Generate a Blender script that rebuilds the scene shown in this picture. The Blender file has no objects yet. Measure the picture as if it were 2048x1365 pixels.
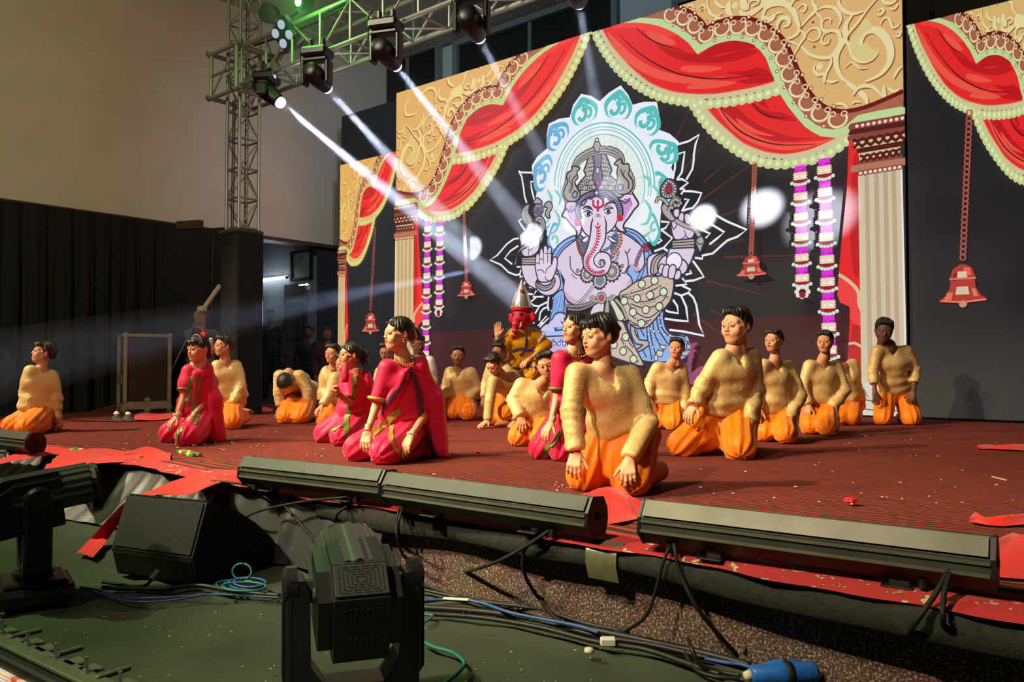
import bpy, math, random
import numpy as np
from mathutils import Vector, Matrix
from mathutils.geometry import tessellate_polygon
random.seed(7); RNG = np.random.default_rng(7)
SC = bpy.context.scene
COL = SC.collection
# ---------------------------------------------------------------- camera
F, YAW, PIT, H = 1590.0, math.radians(39.2), math.atan(43.5 / 1590), 0.63
FW = np.array([-math.sin(YAW) * math.cos(PIT), math.cos(YAW) * math.cos(PIT), math.sin(PIT)])
RT = np.array([math.cos(YAW), math.sin(YAW), 0.0]); UPV = np.cross(RT, FW)
CAM = np.array([0.0, 0.0, H])
cd = bpy.data.cameras.new('camera'); co = bpy.data.objects.new('camera', cd); COL.objects.link(co)
cd.sensor_width = 36.0; cd.lens = F * 36.0 / 2048.0; cd.clip_start = 0.05; cd.clip_end = 200
co.matrix_world = Matrix(((RT[0], UPV[0], -FW[0], 0), (RT[1], UPV[1], -FW[1], 0), (RT[2], UPV[2], -FW[2], H), (0, 0, 0, 1)))
SC.camera = co
# ---------------------------------------------------------------- colour management, world
SC.view_settings.view_transform = 'Standard'; SC.view_settings.look = 'None'
SC.view_settings.exposure = 0.0; SC.view_settings.gamma = 1.0; SC.view_settings.use_curve_mapping = False
W = bpy.data.worlds.new('world'); SC.world = W; W.use_nodes = True
W.node_tree.nodes['Background'].inputs['Color'].default_value = (0.55, 0.6, 0.75, 1)
W.node_tree.nodes['Background'].inputs['Strength'].default_value = 0.012
SC.cycles.max_bounces = 5; SC.cycles.diffuse_bounces = 2; SC.cycles.glossy_bounces = 2; SC.cycles.volume_bounces = 0
SC.cycles.transmission_bounces = 3; SC.cycles.transparent_max_bounces = 12
SC.cycles.sample_clamp_indirect = 3.0; SC.cycles.caustics_reflective = False; SC.cycles.caustics_refractive = False
SC.cycles.use_denoising = True
SC.cycles.volume_step_rate = 1.0

def ray(x, y): return FW + RT * ((x - 1024) / F) - UPV * ((y - 682.5) / F)
def onz(x, y, z=0.0): d = ray(x, y); return CAM + d * ((z - H) / d[2])
def ony(x, y, Y): d = ray(x, y); return CAM + d * (Y / d[1])
def onx(x, y, X): d = ray(x, y); return CAM + d * (X / d[0])
def atd(x, y, dep): return CAM + ray(x, y) * dep
def proj(P):
    v = np.asarray(P, float) - CAM; z = v @ FW
    return np.stack([1024 + F * (v @ RT) / z, 682.5 - F * (v @ UPV) / z, z], -1)

# ---------------------------------------------------------------- lights
def look(o, p, t):
    d = Vector(t) - Vector(p); o.location = p; o.rotation_euler = d.to_track_quat('-Z', 'Y').to_euler()
def spot(name, p, t, power, size, color, blend=0.3, rad=0.08):
    l = bpy.data.lights.new(name, 'SPOT'); l.energy = power; l.color = color; l.spot_size = math.radians(size)
    l.spot_blend = blend; l.shadow_soft_size = rad
    o = bpy.data.objects.new(name, l); COL.objects.link(o); look(o, p, t); return o
def area(name, p, t, power, sx, sy, color):
    l = bpy.data.lights.new(name, 'AREA'); l.energy = power; l.color = color; l.shape = 'RECTANGLE'; l.size = sx; l.size_y = sy
    o = bpy.data.objects.new(name, l); COL.objects.link(o); look(o, p, t); return o
WARM = (1.0, 0.80, 0.56)
spot('key_light_left', (-10.0, -1.4, 6.2), (-6.4, 4.0, 0.3), 3800, 44, WARM, 0.6, 0.12)
spot('key_light_centre', (-6.2, -2.2, 6.0), (-3.0, 4.2, 0.4), 4300, 38, WARM, 0.6, 0.12)
spot('key_light_front', (-2.4, -2.4, 5.6), (-1.0, 3.6, 0.0), 800, 56, WARM, 0.9, 0.2)
spot('wash_back', (-6.0, 0.4, 5.8), (-5.0, 7.4, 0.3), 1500, 62, (1.0, 0.84, 0.62), 0.9, 0.2)
spot('wall_wash_warm', (-3.5, -5.0, 4.2), (-13.0, 5.6, 2.2), 1700, 74, (1.0, 0.80, 0.55), 1.0, 0.5)
spot('wall_wash_olive', (-4.0, -6.0, 2.5), (-13.0, 1.5, 2.6), 900, 60, (0.85, 0.95, 0.36), 1.0, 0.5)
spot('wall_wash_blue', (-7.0, 6.5, 5.5), (-13.0, 11.5, 3.4), 420, 90, (0.6, 0.74, 1.0), 1.0, 0.4)
spot('back_wall_blue', (-6.0, 5.0, 6.6), (-8.5, 11.8, 6.2), 520, 80, (0.5, 0.75, 0.9), 1.0, 0.4)
spot('floor_green', (-6.5, -1.0, 4.6), (-2.2, 1.3, -0.3), 900, 80, (0.62, 1.0, 0.36), 0.9, 0.05)
spot('fascia_warm', (-2.2, -2.2, 5.0), (-0.9, 2.3, -0.15), 1300, 40, (1.0, 0.80, 0.58), 0.7, 0.03)

# ---------------------------------------------------------------- materials
def lin(c):
    c = np.asarray(c, float) / 255.0
    return tuple(np.where(c <= 0.04045, c / 12.92, ((c + 0.055) / 1.055) ** 2.4))
MATS = {}
def newmat(name):
    m = bpy.data.materials.new(name); m.use_nodes = True; nt = m.node_tree
    return m, nt, nt.nodes['Principled BSDF']
def N(nt, t, **kw):
    n = nt.nodes.new(t)
    for k, v in kw.items():
        if hasattr(n, k): setattr(n, k, v)
        else: n.inputs[k].default_value = v
    return n
def pm(name, col, rough=0.6, metal=0.0, var=0.12, scale=30.0, bump=0.0, bscale=80.0, spec=0.4, sheen=0.0, coords='Object', dust=None):
    """principled material: base colour modulated by noise, optional bump"""
    if name in MATS: return MATS[name]
    m, nt, b = newmat(name); L = nt.links
    c = lin(col)
    tc = N(nt, 'ShaderNodeTexCoord'); nz = N(nt, 'ShaderNodeTexNoise', Scale=scale, Detail=4.0)
    L.new(tc.outputs[coords], nz.inputs['Vector'])
    cr = N(nt, 'ShaderNodeValToRGB')
    cr.color_ramp.elements[0].position = 0.3; cr.color_ramp.elements[1].position = 0.7
    cr.color_ramp.elements[0].color = tuple(x * (1 - var) for x in c) + (1,)
    cr.color_ramp.elements[1].color = tuple(min(1, x * (1 + var)) for x in c) + (1,)
    L.new(nz.outputs['Fac'], cr.inputs['Fac']); L.new(cr.outputs['Color'], b.inputs['Base Color'])
    b.inputs['Roughness'].default_value = rough; b.inputs['Metallic'].default_value = metal
    b.inputs['Specular IOR Level'].default_value = spec; b.inputs['Sheen Weight'].default_value = sheen
    if bump:
        n2 = N(nt, 'ShaderNodeTexNoise', Scale=bscale, Detail=5.0); L.new(tc.outputs[coords], n2.inputs['Vector'])
        bp = N(nt, 'ShaderNodeBump', Strength=bump, Distance=0.02); L.new(n2.outputs['Fac'], bp.inputs['Height']); L.new(bp.outputs['Normal'], b.inputs['Normal'])
    MATS[name] = m; return m
def em(name, col, s):
    if name in MATS: return MATS[name]
    m, nt, b = newmat(name); c = lin(col)
    b.inputs['Base Color'].default_value = (0.02, 0.02, 0.02, 1); b.inputs['Emission Color'].default_value = c + (1,); b.inputs['Emission Strength'].default_value = s
    MATS[name] = m; return m

# ---------------------------------------------------------------- mesh helpers: a "geo" is (V n x 3, list of faces)
def tag(o, label=None, cat=None, group=None, kind=None):
    if label: o['label'] = label
    if cat: o['category'] = cat
    if group: o['group'] = group
    if kind: o['kind'] = kind
    return o
def mk(name, geo, mat, parent=None, smooth=False, loc=None):
    me = bpy.data.meshes.new(name); me.from_pydata([tuple(map(float, v)) for v in geo[0]], [], [tuple(map(int, f)) for f in geo[1]])
    me.update()
    if smooth: me.polygons.foreach_set('use_smooth', np.ones(len(me.polygons), bool))
    if mat: me.materials.append(mat)
    o = bpy.data.objects.new(name, me); COL.objects.link(o)
    if parent: o.parent = parent
    if loc is not None: o.location = loc
    return o
def mknp(name, V, Fc, mat, parent=None, smooth=True, cols=None):
    """fast mesh from arrays; Fc is n x 3 or n x 4"""
    me = bpy.data.meshes.new(name); n = len(V); k = Fc.shape[1]; m = len(Fc)
    me.vertices.add(n); me.vertices.foreach_set('co', np.ascontiguousarray(V, np.float32).ravel())
    me.loops.add(m * k); me.loops.foreach_set('vertex_index', np.ascontiguousarray(Fc, np.int32).ravel())
    me.polygons.add(m); me.polygons.foreach_set('loop_start', np.arange(0, m * k, k, dtype=np.int32)); me.polygons.foreach_set('loop_total', np.full(m, k, np.int32))
    me.update(calc_edges=True)
    if smooth: me.polygons.foreach_set('use_smooth', np.ones(m, bool))
    if cols is not None:
        a = me.color_attributes.new('Col', 'FLOAT_COLOR', 'POINT')
        a.data.foreach_set('color', np.concatenate([cols, np.ones((n, 1))], 1).astype(np.float32).ravel())
    if mat: me.materials.append(mat)
    o = bpy.data.objects.new(name, me); COL.objects.link(o)
    if parent: o.parent = parent
    return o
def empty(name, loc=(0, 0, 0), label=None, cat=None, group=None, rz=0.0):
    o = bpy.data.objects.new(name, None); COL.objects.link(o); o.location = loc; o.rotation_euler = (0, 0, rz); o.empty_display_size = 0.1
    return tag(o, label, cat, group)
def join(*gs):
    V, Fc, n = [], [], 0
    for g in gs:
        V += [tuple(v) for v in g[0]]; Fc += [tuple(i + n for i in f) for f in g[1]]; n += len(g[0])
    return V, Fc
def tf(g, M):
    return [tuple(M @ Vector(v)) for v in g[0]], g[1]
def box(cx, cy, cz, sx, sy, sz):
    x, y, z = sx / 2, sy / 2, sz / 2
    V = [(cx + a * x, cy + b * y, cz + c * z) for c in (-1, 1) for b in (-1, 1) for a in (-1, 1)]
    return V, [(0, 2, 3, 1), (4, 5, 7, 6), (0, 1, 5, 4), (2, 6, 7, 3), (0, 4, 6, 2), (1, 3, 7, 5)]
def bbox(cx, cy, cz, sx, sy, sz, b=0.01):
    """box with chamfered edges"""
    V, Fc = [], []
    h = (sx / 2, sy / 2, sz / 2); b = min(b, min(h) * 0.9)
    idx = {}
    for sxx in (-1, 1):
        for syy in (-1, 1):
            for szz in (-1, 1):
                s = (sxx, syy, szz)
                for ax in range(3):
                    p = [s[i] * (h[i] - (0 if i == ax else b)) for i in range(3)]
                    idx[(s, ax)] = len(V); V.append((cx + p[0], cy + p[1], cz + p[2]))
    def s3(ax, a, u, v):
        r = [0, 0, 0]; r[ax] = a; r[(ax + 1) % 3] = u; r[(ax + 2) % 3] = v; return tuple(r)
    for ax in range(3):
        for a in (-1, 1):
            q = [idx[(s3(ax, a, u, v), ax)] for u, v in ((-1, -1), (1, -1), (1, 1), (-1, 1))]
            Fc.append(tuple(q) if a > 0 else tuple(q[::-1]))
        a1, a2 = (ax + 1) % 3, (ax + 2) % 3
        for u in (-1, 1):
            for v in (-1, 1):
                q = [idx[(s3(ax, -1, u, v), a1)], idx[(s3(ax, 1, u, v), a1)], idx[(s3(ax, 1, u, v), a2)], idx[(s3(ax, -1, u, v), a2)]]
                Fc.append(tuple(q) if u * v > 0 else tuple(q[::-1]))
    for s in [(a, b_, c) for a in (-1, 1) for b_ in (-1, 1) for c in (-1, 1)]:
        q = [idx[(s, i)] for i in range(3)]
        Fc.append(tuple(q) if s[0] * s[1] * s[2] > 0 else tuple(q[::-1]))
    return V, Fc
def frame_of(d):
    d = np.asarray(d, float); d = d / (np.linalg.norm(d) + 1e-12)
    u = np.cross(d, (0, 0, 1.0))
    if np.linalg.norm(u) < 1e-3: u = np.cross(d, (1.0, 0, 0))
    u /= np.linalg.norm(u); return d, u, np.cross(u, d)
def tube(pts, r, n=8, cap=True):
    """tube along a polyline; r scalar or list"""
    pts = [np.asarray(p, float) for p in pts]; m = len(pts); rs = r if hasattr(r, '__len__') else [r] * m
    V, Fc = [], []; u = None
    for i, p in enumerate(pts):
        d = pts[min(i + 1, m - 1)] - pts[max(i - 1, 0)]; d = d / (np.linalg.norm(d) + 1e-12)
        if u is None: _, u, _ = frame_of(d)
        u = u - d * (u @ d); u /= (np.linalg.norm(u) + 1e-12); w = np.cross(d, u)
        for k in range(n):
            a = 2 * math.pi * k / n; V.append(p + rs[i] * (math.cos(a) * u + math.sin(a) * w))
    for i in range(m - 1):
        for k in range(n):
            k2 = (k + 1) % n; Fc.append((i * n + k, i * n + k2, (i + 1) * n + k2, (i + 1) * n + k))
    if cap: Fc.append(tuple(range(n))[::-1]); Fc.append(tuple((m - 1) * n + k for k in range(n)))
    return V, Fc
def cyl(a, b, r, n=12, r2=None): return tube([a, b], [r, r if r2 is None else r2], n)
def lathe(prof, n=20, M=None):
    V, Fc = [], []
    for r, z in prof:
        for k in range(n):
            a = 2 * math.pi * k / n; V.append((r * math.cos(a), r * math.sin(a), z))
    for i in range(len(prof) - 1):
        for k in range(n):
            k2 = (k + 1) % n; Fc.append((i * n + k, i * n + k2, (i + 1) * n + k2, (i + 1) * n + k))
    Fc.append(tuple(range(n))[::-1]); Fc.append(tuple((len(prof) - 1) * n + k for k in range(n)))
    g = (V, Fc); return tf(g, M) if M is not None else g
def prism(poly, axis, a0, a1):
    """extrude a 2-D polygon along axis (0,1,2) from a0 to a1; polygon coordinates are the two other axes in order"""
    n = len(poly); V = []
    for a in (a0, a1):
        for p in poly:
            q = list(p); q.insert(axis, a); V.append(tuple(q))
    Fc = [tuple(range(n))[::-1], tuple(range(n, 2 * n))]
    for i in range(n):
        j = (i + 1) % n; Fc.append((i, j, n + j, n + i))
    if axis == 1: Fc = [f[::-1] for f in Fc]
    return V, Fc
def cr(pts, n=6, closed=False):
    """Catmull-Rom through points (any dimension)"""
    P = np.asarray(pts, float); m = len(P); out = []
    if m < 3: return P
    rng_ = range(m) if closed else range(m - 1)
    for i in rng_:
        if closed: p0, p1, p2, p3 = P[i - 1], P[i], P[(i + 1) % m], P[(i + 2) % m]
        else: p0, p1, p2, p3 = P[max(i - 1, 0)], P[i], P[i + 1], P[min(i + 2, m - 1)]
        for t in np.arange(n) / n:
            out.append(0.5 * (2 * p1 + (p2 - p0) * t + (2 * p0 - 5 * p1 + 4 * p2 - p3) * t * t + (3 * p1 - p0 - 3 * p2 + p3) * t ** 3))
    if not closed: out.append(P[-1])
    return np.array(out)
def vnoise(P, f, seed=0):
    """cheap smooth pseudo-noise in about [-1,1] for n x 3 points"""
    r = np.random.default_rng(seed); s = 0
    for k in range(5):
        w = r.normal(size=3); w *= f * (0.7 + 0.25 * k) / np.linalg.norm(w); s = s + np.sin(P @ w + r.uniform(0, 6.28)) * (0.8 ** k)
    return s / 2.6
DY = 9.9          # the screens' plane
# ================================================================ LED screens: flat pictures of coloured cells
XC = -6.455; HC = 5.53
def pl(pts):
    """photo points -> (u, v) on the screens' plane, u from the centre screen's middle"""
    P = np.array([ony(x, y, DY) for x, y in pts]); return np.stack([P[:, 0] - XC, P[:, 2]], 1)
class Art:
    def __init__(s): s.items = []
    def poly(s, P, c): s.items.append((np.asarray(P, float), c, None))
    def fill(s, pts, c, sm=0): s.poly(pl(cr(pts, sm, True) if sm else pts), c)
    def strokeuv(s, P, w, c, taper=False):
        P = np.asarray(P, float)
        d = np.gradient(P, axis=0); d /= np.linalg.norm(d, axis=1, keepdims=True) + 1e-9
        nrm = np.stack([-d[:, 1], d[:, 0]], 1)
        ww = np.full(len(P), w / 2.0)
        if taper: ww = ww * np.sin(np.linspace(0.12, 0.92, len(P)) * math.pi)
        A, B = P + nrm * ww[:, None], P - nrm * ww[:, None]
        s.items.append((np.concatenate([A, B]), c, len(P)))
    def stroke(s, pts, w, c, sm=6, taper=False, closed=False):
        q = cr(pts, sm, closed) if sm else np.asarray(pts, float)
        if closed: q = np.concatenate([q, q[:1]])
        s.strokeuv(pl(q), w, c, taper)
    def disc(s, p, r, c, n=10, uv=False, ry=None):
        P = np.asarray(p) if uv else pl([p])[0]; a = np.arange(n) * 2 * math.pi / n
        s.poly(np.stack([P[0] + r * np.cos(a), P[1] + (ry or r) * np.sin(a)], 1), c)
    def ell(s, p, rx, ry, c, n=24, a0=0.0):
        a = np.arange(n) * 2 * math.pi / n; s.fill(np.stack([p[0] + rx * np.cos(a), p[1] + ry * np.sin(a)], 1), c)
    def arc(s, p, rx, ry, a0, a1, w, c, n=16):
        a = np.radians(np.linspace(a0, a1, n)); s.stroke(np.stack([p[0] + rx * np.cos(a), p[1] - ry * np.sin(a)], 1), w, c, 0)
    def emit(s, out, M=(1, 0, 1, 0), clip=None, tint=None):
        """append triangles to out = [V, F, C]; u' = M0*u+M1, v' = M2*v+M3"""
        for P, c, ns in s.items:
            Q = np.stack([P[:, 0] * M[0] + M[1], P[:, 1] * M[2] + M[3]], 1)
            if ns: tris = [t for i in range(ns - 1) for t in ((i, i + 1, ns + i + 1), (i, ns + i + 1, ns + i))]
            else: tris = tessellate_polygon([[Vector((q[0], q[1], 0)) for q in Q]])
            col = np.array(c, float)
            if tint is not None: col = col * tint
            col = lin(np.clip(col, 0, 255)); out[3] += 1; y = DY - 0.004 - out[3] * 0.00006
            polys = []
            if clip and (Q[:, 0].min() < clip[0] or Q[:, 0].max() > clip[1] or Q[:, 1].min() < clip[2] or Q[:, 1].max() > clip[3]):
                for t in tris:
                    g = [tuple(Q[i]) for i in t]
                    for ax, lim, sg in ((0, clip[0], 1), (0, clip[1], -1), (1, clip[2], 1), (1, clip[3], -1)):
                        r = []
                        for i in range(len(g)):
                            a, b = g[i - 1], g[i]; da, db = sg * (a[ax] - lim), sg * (b[ax] - lim)
                            if (da >= 0) != (db >= 0):
                                k = da / (da - db); r.append((a[0] + (b[0] - a[0]) * k, a[1] + (b[1] - a[1]) * k))
                            if db >= 0: r.append(b)
                        g = r
                        if not g: break
                    if len(g) >= 3: polys.append(g)
                for g in polys:
                    n0 = len(out[0]); out[0] += [(XC + a, y, b) for a, b in g]; out[1].append(tuple(range(n0, n0 + len(g)))); out[2] += [col] * len(g)
            else:
                n0 = len(out[0]); out[0] += [(XC + a, y, b) for a, b in Q]; out[1] += [tuple(n0 + i for i in t) for t in tris]; out[2] += [col] * len(Q)
GRN, TAN, BEAD, BEADC = (188, 212, 150), (208, 190, 152), (200, 202, 150), (214, 240, 168)
RED, DRED, HRED, LRED, LINE = (228, 40, 42), (190, 24, 34), (236, 84, 68), (240, 62, 56), (96, 18, 26)
BRN, DLN, GOLD, SWL, SWD = (166, 98, 74), (108, 22, 18), (216, 174, 112), (226, 212, 160), (146, 84, 52)
R = Art()     # right half of the draped border (mirrored for the left half)
topE = [(1199, 64), (1210, 60.6), (1409, 0), (1500, -28), (1806, -122)]
R.fill([(1199, 64), (1409, 0), (1806, -122), (1811, 205), (1773, 206), (1735, 221), (1701, 229), (1680, 228), (1657, 221), (1637, 206), (1619, 182), (1600, 141), (1575, 88), (1531, 52), (1481, 41), (1450, 47), (1419, 60), (1394, 34), (1343, 18)], GOLD)
def Z(x0, y0, pts, k=7.984): return [(x0 + a / k, y0 + b / k) for a, b in pts]
SW = [(1560, 0, 9, [(0, 110), (150, 130), (250, 230), (320, 400), (355, 490), (300, 590), (200, 650), (130, 660)]), (1560, 0, 7, [(20, 560), (20, 440), (80, 340), (170, 350), (180, 430), (100, 470)]),
 (1560, 0, 8, [(560, 0), (570, 100), (610, 200), (480, 340), (360, 490)]), (1560, 0, 7, [(640, 200), (750, 150), (880, 160), (980, 250), (1010, 360), (960, 480)]),
 (1560, 0, 8, [(610, 230), (700, 340), (700, 450), (760, 540), (880, 530), (970, 560), (1000, 680), (960, 800), (850, 940), (700, 960), (520, 910), (400, 800), (340, 760), (220, 710), (150, 680)]),
 (1560, 0, 4, [(830, 420), (850, 350), (790, 330), (720, 380), (720, 480)]), (1560, 0, 5, [(440, 610), (520, 510), (620, 490), (680, 550), (660, 640), (570, 690), (450, 650)]), (1560, 0, 6, [(370, 520), (440, 610), (360, 740), (260, 930)]),
 (1560, 0, 5, [(830, 640), (810, 720), (740, 740), (700, 680), (740, 590), (860, 530)]), (1560, 0, 8, [(990, 0), (980, 100), (1050, 210), (1170, 260), (1280, 250), (1380, 220)]),
 (1560, 0, 13, [(1200, 270), (1110, 400), (1080, 500), (1090, 640), (1020, 740), (950, 880), (930, 1000), (960, 1150), (1050, 1300), (1250, 1420)]), (1560, 0, 7, [(1600, 0), (1440, 180), (1280, 400), (1090, 640), (1150, 780), (1190, 920), (1280, 1010), (1400, 1030), (1520, 980), (1600, 880)]),
 (1560, 0, 16, [(1340, 820), (1330, 680), (1400, 560), (1540, 520), (1680, 600), (1770, 740), (1800, 900), (1770, 1050), (1640, 1220), (1400, 1340)]), (1560, 0, 4, [(1070, 1120), (1170, 1035), (1250, 1080), (1320, 1130), (1440, 1120)]),
 (1560, 0, 5, [(1640, 430), (1680, 350), (1750, 325), (1800, 390), (1830, 480), (1900, 470), (1950, 400)]), (1560, 0, 5, [(1570, 270), (1640, 280), (1690, 220), (1650, 180), (1600, 220)]), (1560, 0, 5, [(1780, 180), (1850, 190), (1900, 130), (1850, 95)]),
 (1560, 0, 5, [(1860, 620), (1930, 620), (1950, 560), (1890, 560)]), (1560, 0, 7, [(740, 1365), (740, 1220), (650, 1230), (580, 1150), (610, 1050)]), (1560, 0, 6, [(850, 940), (850, 1050), (780, 1200), (750, 1365)]),
 (1560, 0, 7, [(1640, 0), (1700, 80), (1780, 100), (1860, 70), (1930, 0)]), (1560, 0, 5, [(310, 190), (400, 110), (460, 150), (420, 230), (370, 200)]), (1560, 0, 6, [(1850, 1290), (1900, 1180), (1990, 1090)]), (1560, 0, 6, [(780, 1320), (860, 1345), (970, 1320)]),
 (1560, 0, 11, [(1100, 1365), (1300, 1500), (1400, 1600), (1430, 1700)]), (1560, 0, 8, [(1200, 1560), (1300, 1430), (1500, 1420), (1700, 1600)]), (1560, 0, 8, [(1690, 1400), (1700, 1530), (1720, 1620)]), (1560, 0, 6, [(920, 1720), (960, 1690), (1050, 1700), (1130, 1780)]), (1560, 0, 5, [(1190, 1700), (1240, 1650), (1320, 1670)]), (1560, 0, 6, [(1760, 1430), (1850, 1500), (1950, 1450)]),
 (1400, 0, 7, [(180, 0), (170, 130), (220, 250), (310, 300), (420, 240)]), (1400, 0, 7, [(300, 0), (310, 80), (390, 150), (470, 150)]), (1400, 0, 15, [(520, 60), (500, 150), (510, 230), (590, 320)]), (1400, 0, 18, [(740, 0), (745, 110), (800, 200)]),
 (1400, 0, 15, [(690, 200), (730, 280), (820, 270), (950, 200), (1050, 140)]), (1400, 0, 6, [(880, 140), (960, 100), (980, 50), (900, 40), (830, 90), (820, 200)]), (1400, 0, 14, [(1060, 270), (1090, 180), (1200, 110), (1350, 90), (1450, 130), (1540, 230), (1600, 370), (1640, 480)]),
 (1400, 0, 13, [(1050, 260), (1060, 330), (1140, 360), (1220, 310), (1205, 260)]), (1400, 0, 5, [(1240, 290), (1300, 240), (1360, 250)]), (1400, 0, 10, [(1280, 530), (1280, 440), (1340, 340), (1430, 330), (1470, 390), (1440, 450), (1370, 470)]), (1400, 0, 7, [(240, 410), (320, 330), (420, 345)]),
 (1400, 0, 9, [(560, -120), (650, -220), (800, -260), (960, -200), (1020, -80), (1180, 30)]), (1400, 0, 9, [(1500, 140), (1540, 40), (1660, -20), (1760, -160), (1700, -300)]), (1400, 0, 9, [(1850, -40), (1830, -200), (1900, -380), (2100, -480), (2350, -420), (2450, -240)]), (1400, 0, 8, [(2500, -100), (2700, -160), (2880, -260), (2900, -480), (2750, -620)]), (1400, 0, 10, [(1300, -120), (1420, -260), (1480, -400)]),
 (1344, 0, 5, [(300, 150), (360, 120), (420, 170)]), (1344, 0, 5, [(480, 160), (560, 120), (600, 200)])]
for x0, y0, w, p in SW:
    q = pl(cr(Z(x0, y0, p), 7)); w = w * 0.0072 * 0.78
    R.strokeuv(q + (0.012, -0.017), w, SWD, True); R.strokeuv(q, w, SWL, True)
R.fill(Z(1400, 0, [(1010, 120), (1030, 40), (1100, -60), (1370, -60), (1370, 60), (1320, 100), (1180, 110), (1080, 180)]), SWL)
R.fill(Z(1560, 0, [(1160, 700), (1250, 560), (1340, 430), (1390, 330), (1480, 400), (1500, 500), (1400, 560), (1310, 680), (1300, 790), (1400, 720), (1480, 790), (1560, 850), (1600, 800), (1590, 880), (1500, 980), (1380, 1020), (1260, 980), (1180, 880)]), (214, 196, 132), 3)
for a in [Z(1400, 0, [(600, 125)])[0], Z(1560, 0, [(670, 1100)])[0]]: R.disc(a, 0.043, SWL)
for x, y in [(90, 210), (1850, 400), (1870, 790)]: R.disc(Z(1400, 0, [(x, y)])[0], 0.018, SWD); 
# brown ornament band
BO = [(1343, 17.6), (1372, 22), (1394, 33.7), (1412, 49.8), (1419, 59.4), (1438, 50.5), (1459, 44), (1481, 40.7), (1506, 42.6), (1531, 51.4), (1556, 67.6), (1575, 87.7), (1591, 119), (1600, 141), (1619, 180), (1637, 203.8), (1657, 218.8), (1680, 225.7), (1701, 226.3), (1735, 218.8), (1773, 203.8), (1811, 187)]
GO = [(1287, 40), (1330, 42.5), (1361, 56.3), (1386, 73.8), (1408, 94), (1431, 82), (1456, 74.5), (1485, 72), (1512, 77.7), (1535, 92.7), (1553, 111.5), (1564, 135), (1571.6, 165), (1581, 186.4), (1600, 216.5), (1619, 239), (1638, 254), (1655, 260.5), (1672, 263.3), (1695, 256.4), (1721, 234.5), (1760, 226), (1807, 217.6)]
GI = [(1247, 52), (1292, 50.6), (1330, 58.8), (1361.6, 73.8), (1383, 90), (1402, 113.6), (1425, 100.2), (1450, 90.2), (1477, 86.4), (1506, 91.4), (1525, 104), (1538, 121.5), (1548, 147.8), (1555, 166.5), (1566, 192.6), (1581, 216.5), (1600, 240), (1616, 258), (1634, 270), (1648, 277), (1677, 280)]
R.fill(BO + [(1811, 218)] + GO[::-1] + [(1290, 39), (1316, 28)], BRN)
R.stroke(BO, 0.052, DLN, 4); R.stroke([(1290, 38), (1316, 29), (1343, 18)], 0.04, DLN, 0)
R.fill(GO + [(1816, 220), (1827, 221), (1826, 230), (1792, 236), (1760, 244), (1723, 251), (1708, 257), (1705, 266), (1698, 271)] + GI[::-1] + [(1255, 48)], GRN)
orn = [(1349, 34, -1), (1374, 40, -1), (1396, 56, -1), (1419, 74, 0), (1451, 61.5, .2), (1483, 57.5, 0), (1513, 61, -.15), (1539, 73, -.5), (1559.5, 94.5, -.8), (1573.5, 122, -1.05), (1584.5, 152, -1.05), (1601, 182, -.9), (1620.5, 209, -.8), (1646, 231, -.6), (1681, 243, -.15)]
om = np.array([(math.cos(a) * 0.105, math.sin(a) * 0.095) for a in np.radians(np.arange(-215, 36, 25))])
sp = np.array([(0.062 + 0.042 * (1 - t * .55) * math.cos(a), 0.058 + 0.042 * (1 - t * .55) * math.sin(a)) for t, a in zip(np.linspace(0, 1, 9), np.linspace(0.0, 5.6, 9))])
for x, y, a in orn:
    c, s = math.cos(a * .85), math.sin(a * .85); M2 = np.array([[c, -s], [s, c]]); o = pl([(x, y)])[0]
    for q, w in ((om * 1.0, .03), (sp, .014), (sp * (-1, 1), .014)):
        R.strokeuv(q @ M2.T + o, w + .012, (132, 70, 52)); R.strokeuv(q @ M2.T + o, w, (232, 212, 168))
for i in range(len(orn) - 1):
    a, b = pl([orn[i][:2]])[0], pl([orn[i + 1][:2]])[0]; d = b - a; n_ = np.array([-d[1], d[0]]) / np.linalg.norm(d)
    for k in (.125, -.125): R.disc((a + b) / 2 + n_ * k, .027, (120, 40, 36), 8, True); R.disc((a + b) / 2 + n_ * k, .018, (236, 206, 190), 8, True)
# upper red swag
RI = [(1212.6, 62), (1232.6, 96.4), (1267.7, 136.4), (1305, 167.8), (1342.8, 184), (1380, 191), (1435.5, 192), (1487.7, 184), (1525, 176.4), (1556, 167.5)]
R.fill(RI + GI[:14][::-1], RED)
R.fill([(1232, 62), (1247, 52), (1292, 51), (1330, 59), (1362, 75), (1340, 78), (1300, 66), (1262, 60)], LRED, 3)
R.fill([(1222, 68), (1240, 84), (1280, 120), (1330, 146), (1400, 160), (1460, 158), (1400, 172), (1330, 164), (1275, 138), (1240, 106)], HRED, 3)
R.fill([(1300, 68), (1330, 74), (1352, 84), (1360, 94), (1340, 94), (1312, 84)], HRED, 3)
R.fill([(1318, 92), (1350, 104), (1402, 114), (1440, 118), (1500, 104), (1520, 110), (1470, 128), (1400, 130), (1350, 118)], DRED, 3)
R.fill([(1425, 100.2), (1450, 90.2), (1477, 86.4), (1506, 91.4), (1519, 100), (1490, 106), (1450, 112), (1404, 122)], DRED, 2)
R.fill([(1460, 150), (1500, 146), (1525, 140), (1546, 150), (1553, 166), (1510, 172), (1480, 168), (1506, 160)], DRED, 3)
R.fill([(1380, 136), (1440, 138), (1450, 143), (1410, 150), (1370, 146)], HRED, 3); R.fill([(1400, 170), (1450, 166), (1480, 170), (1440, 180), (1380, 182)], HRED, 3)
R.stroke([(1245.6, 73.6), (1271, 98), (1305, 124), (1355, 149), (1405, 160), (1440, 162), (1480, 160), (1525, 153)], 0.022, LINE, 5, True)
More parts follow.
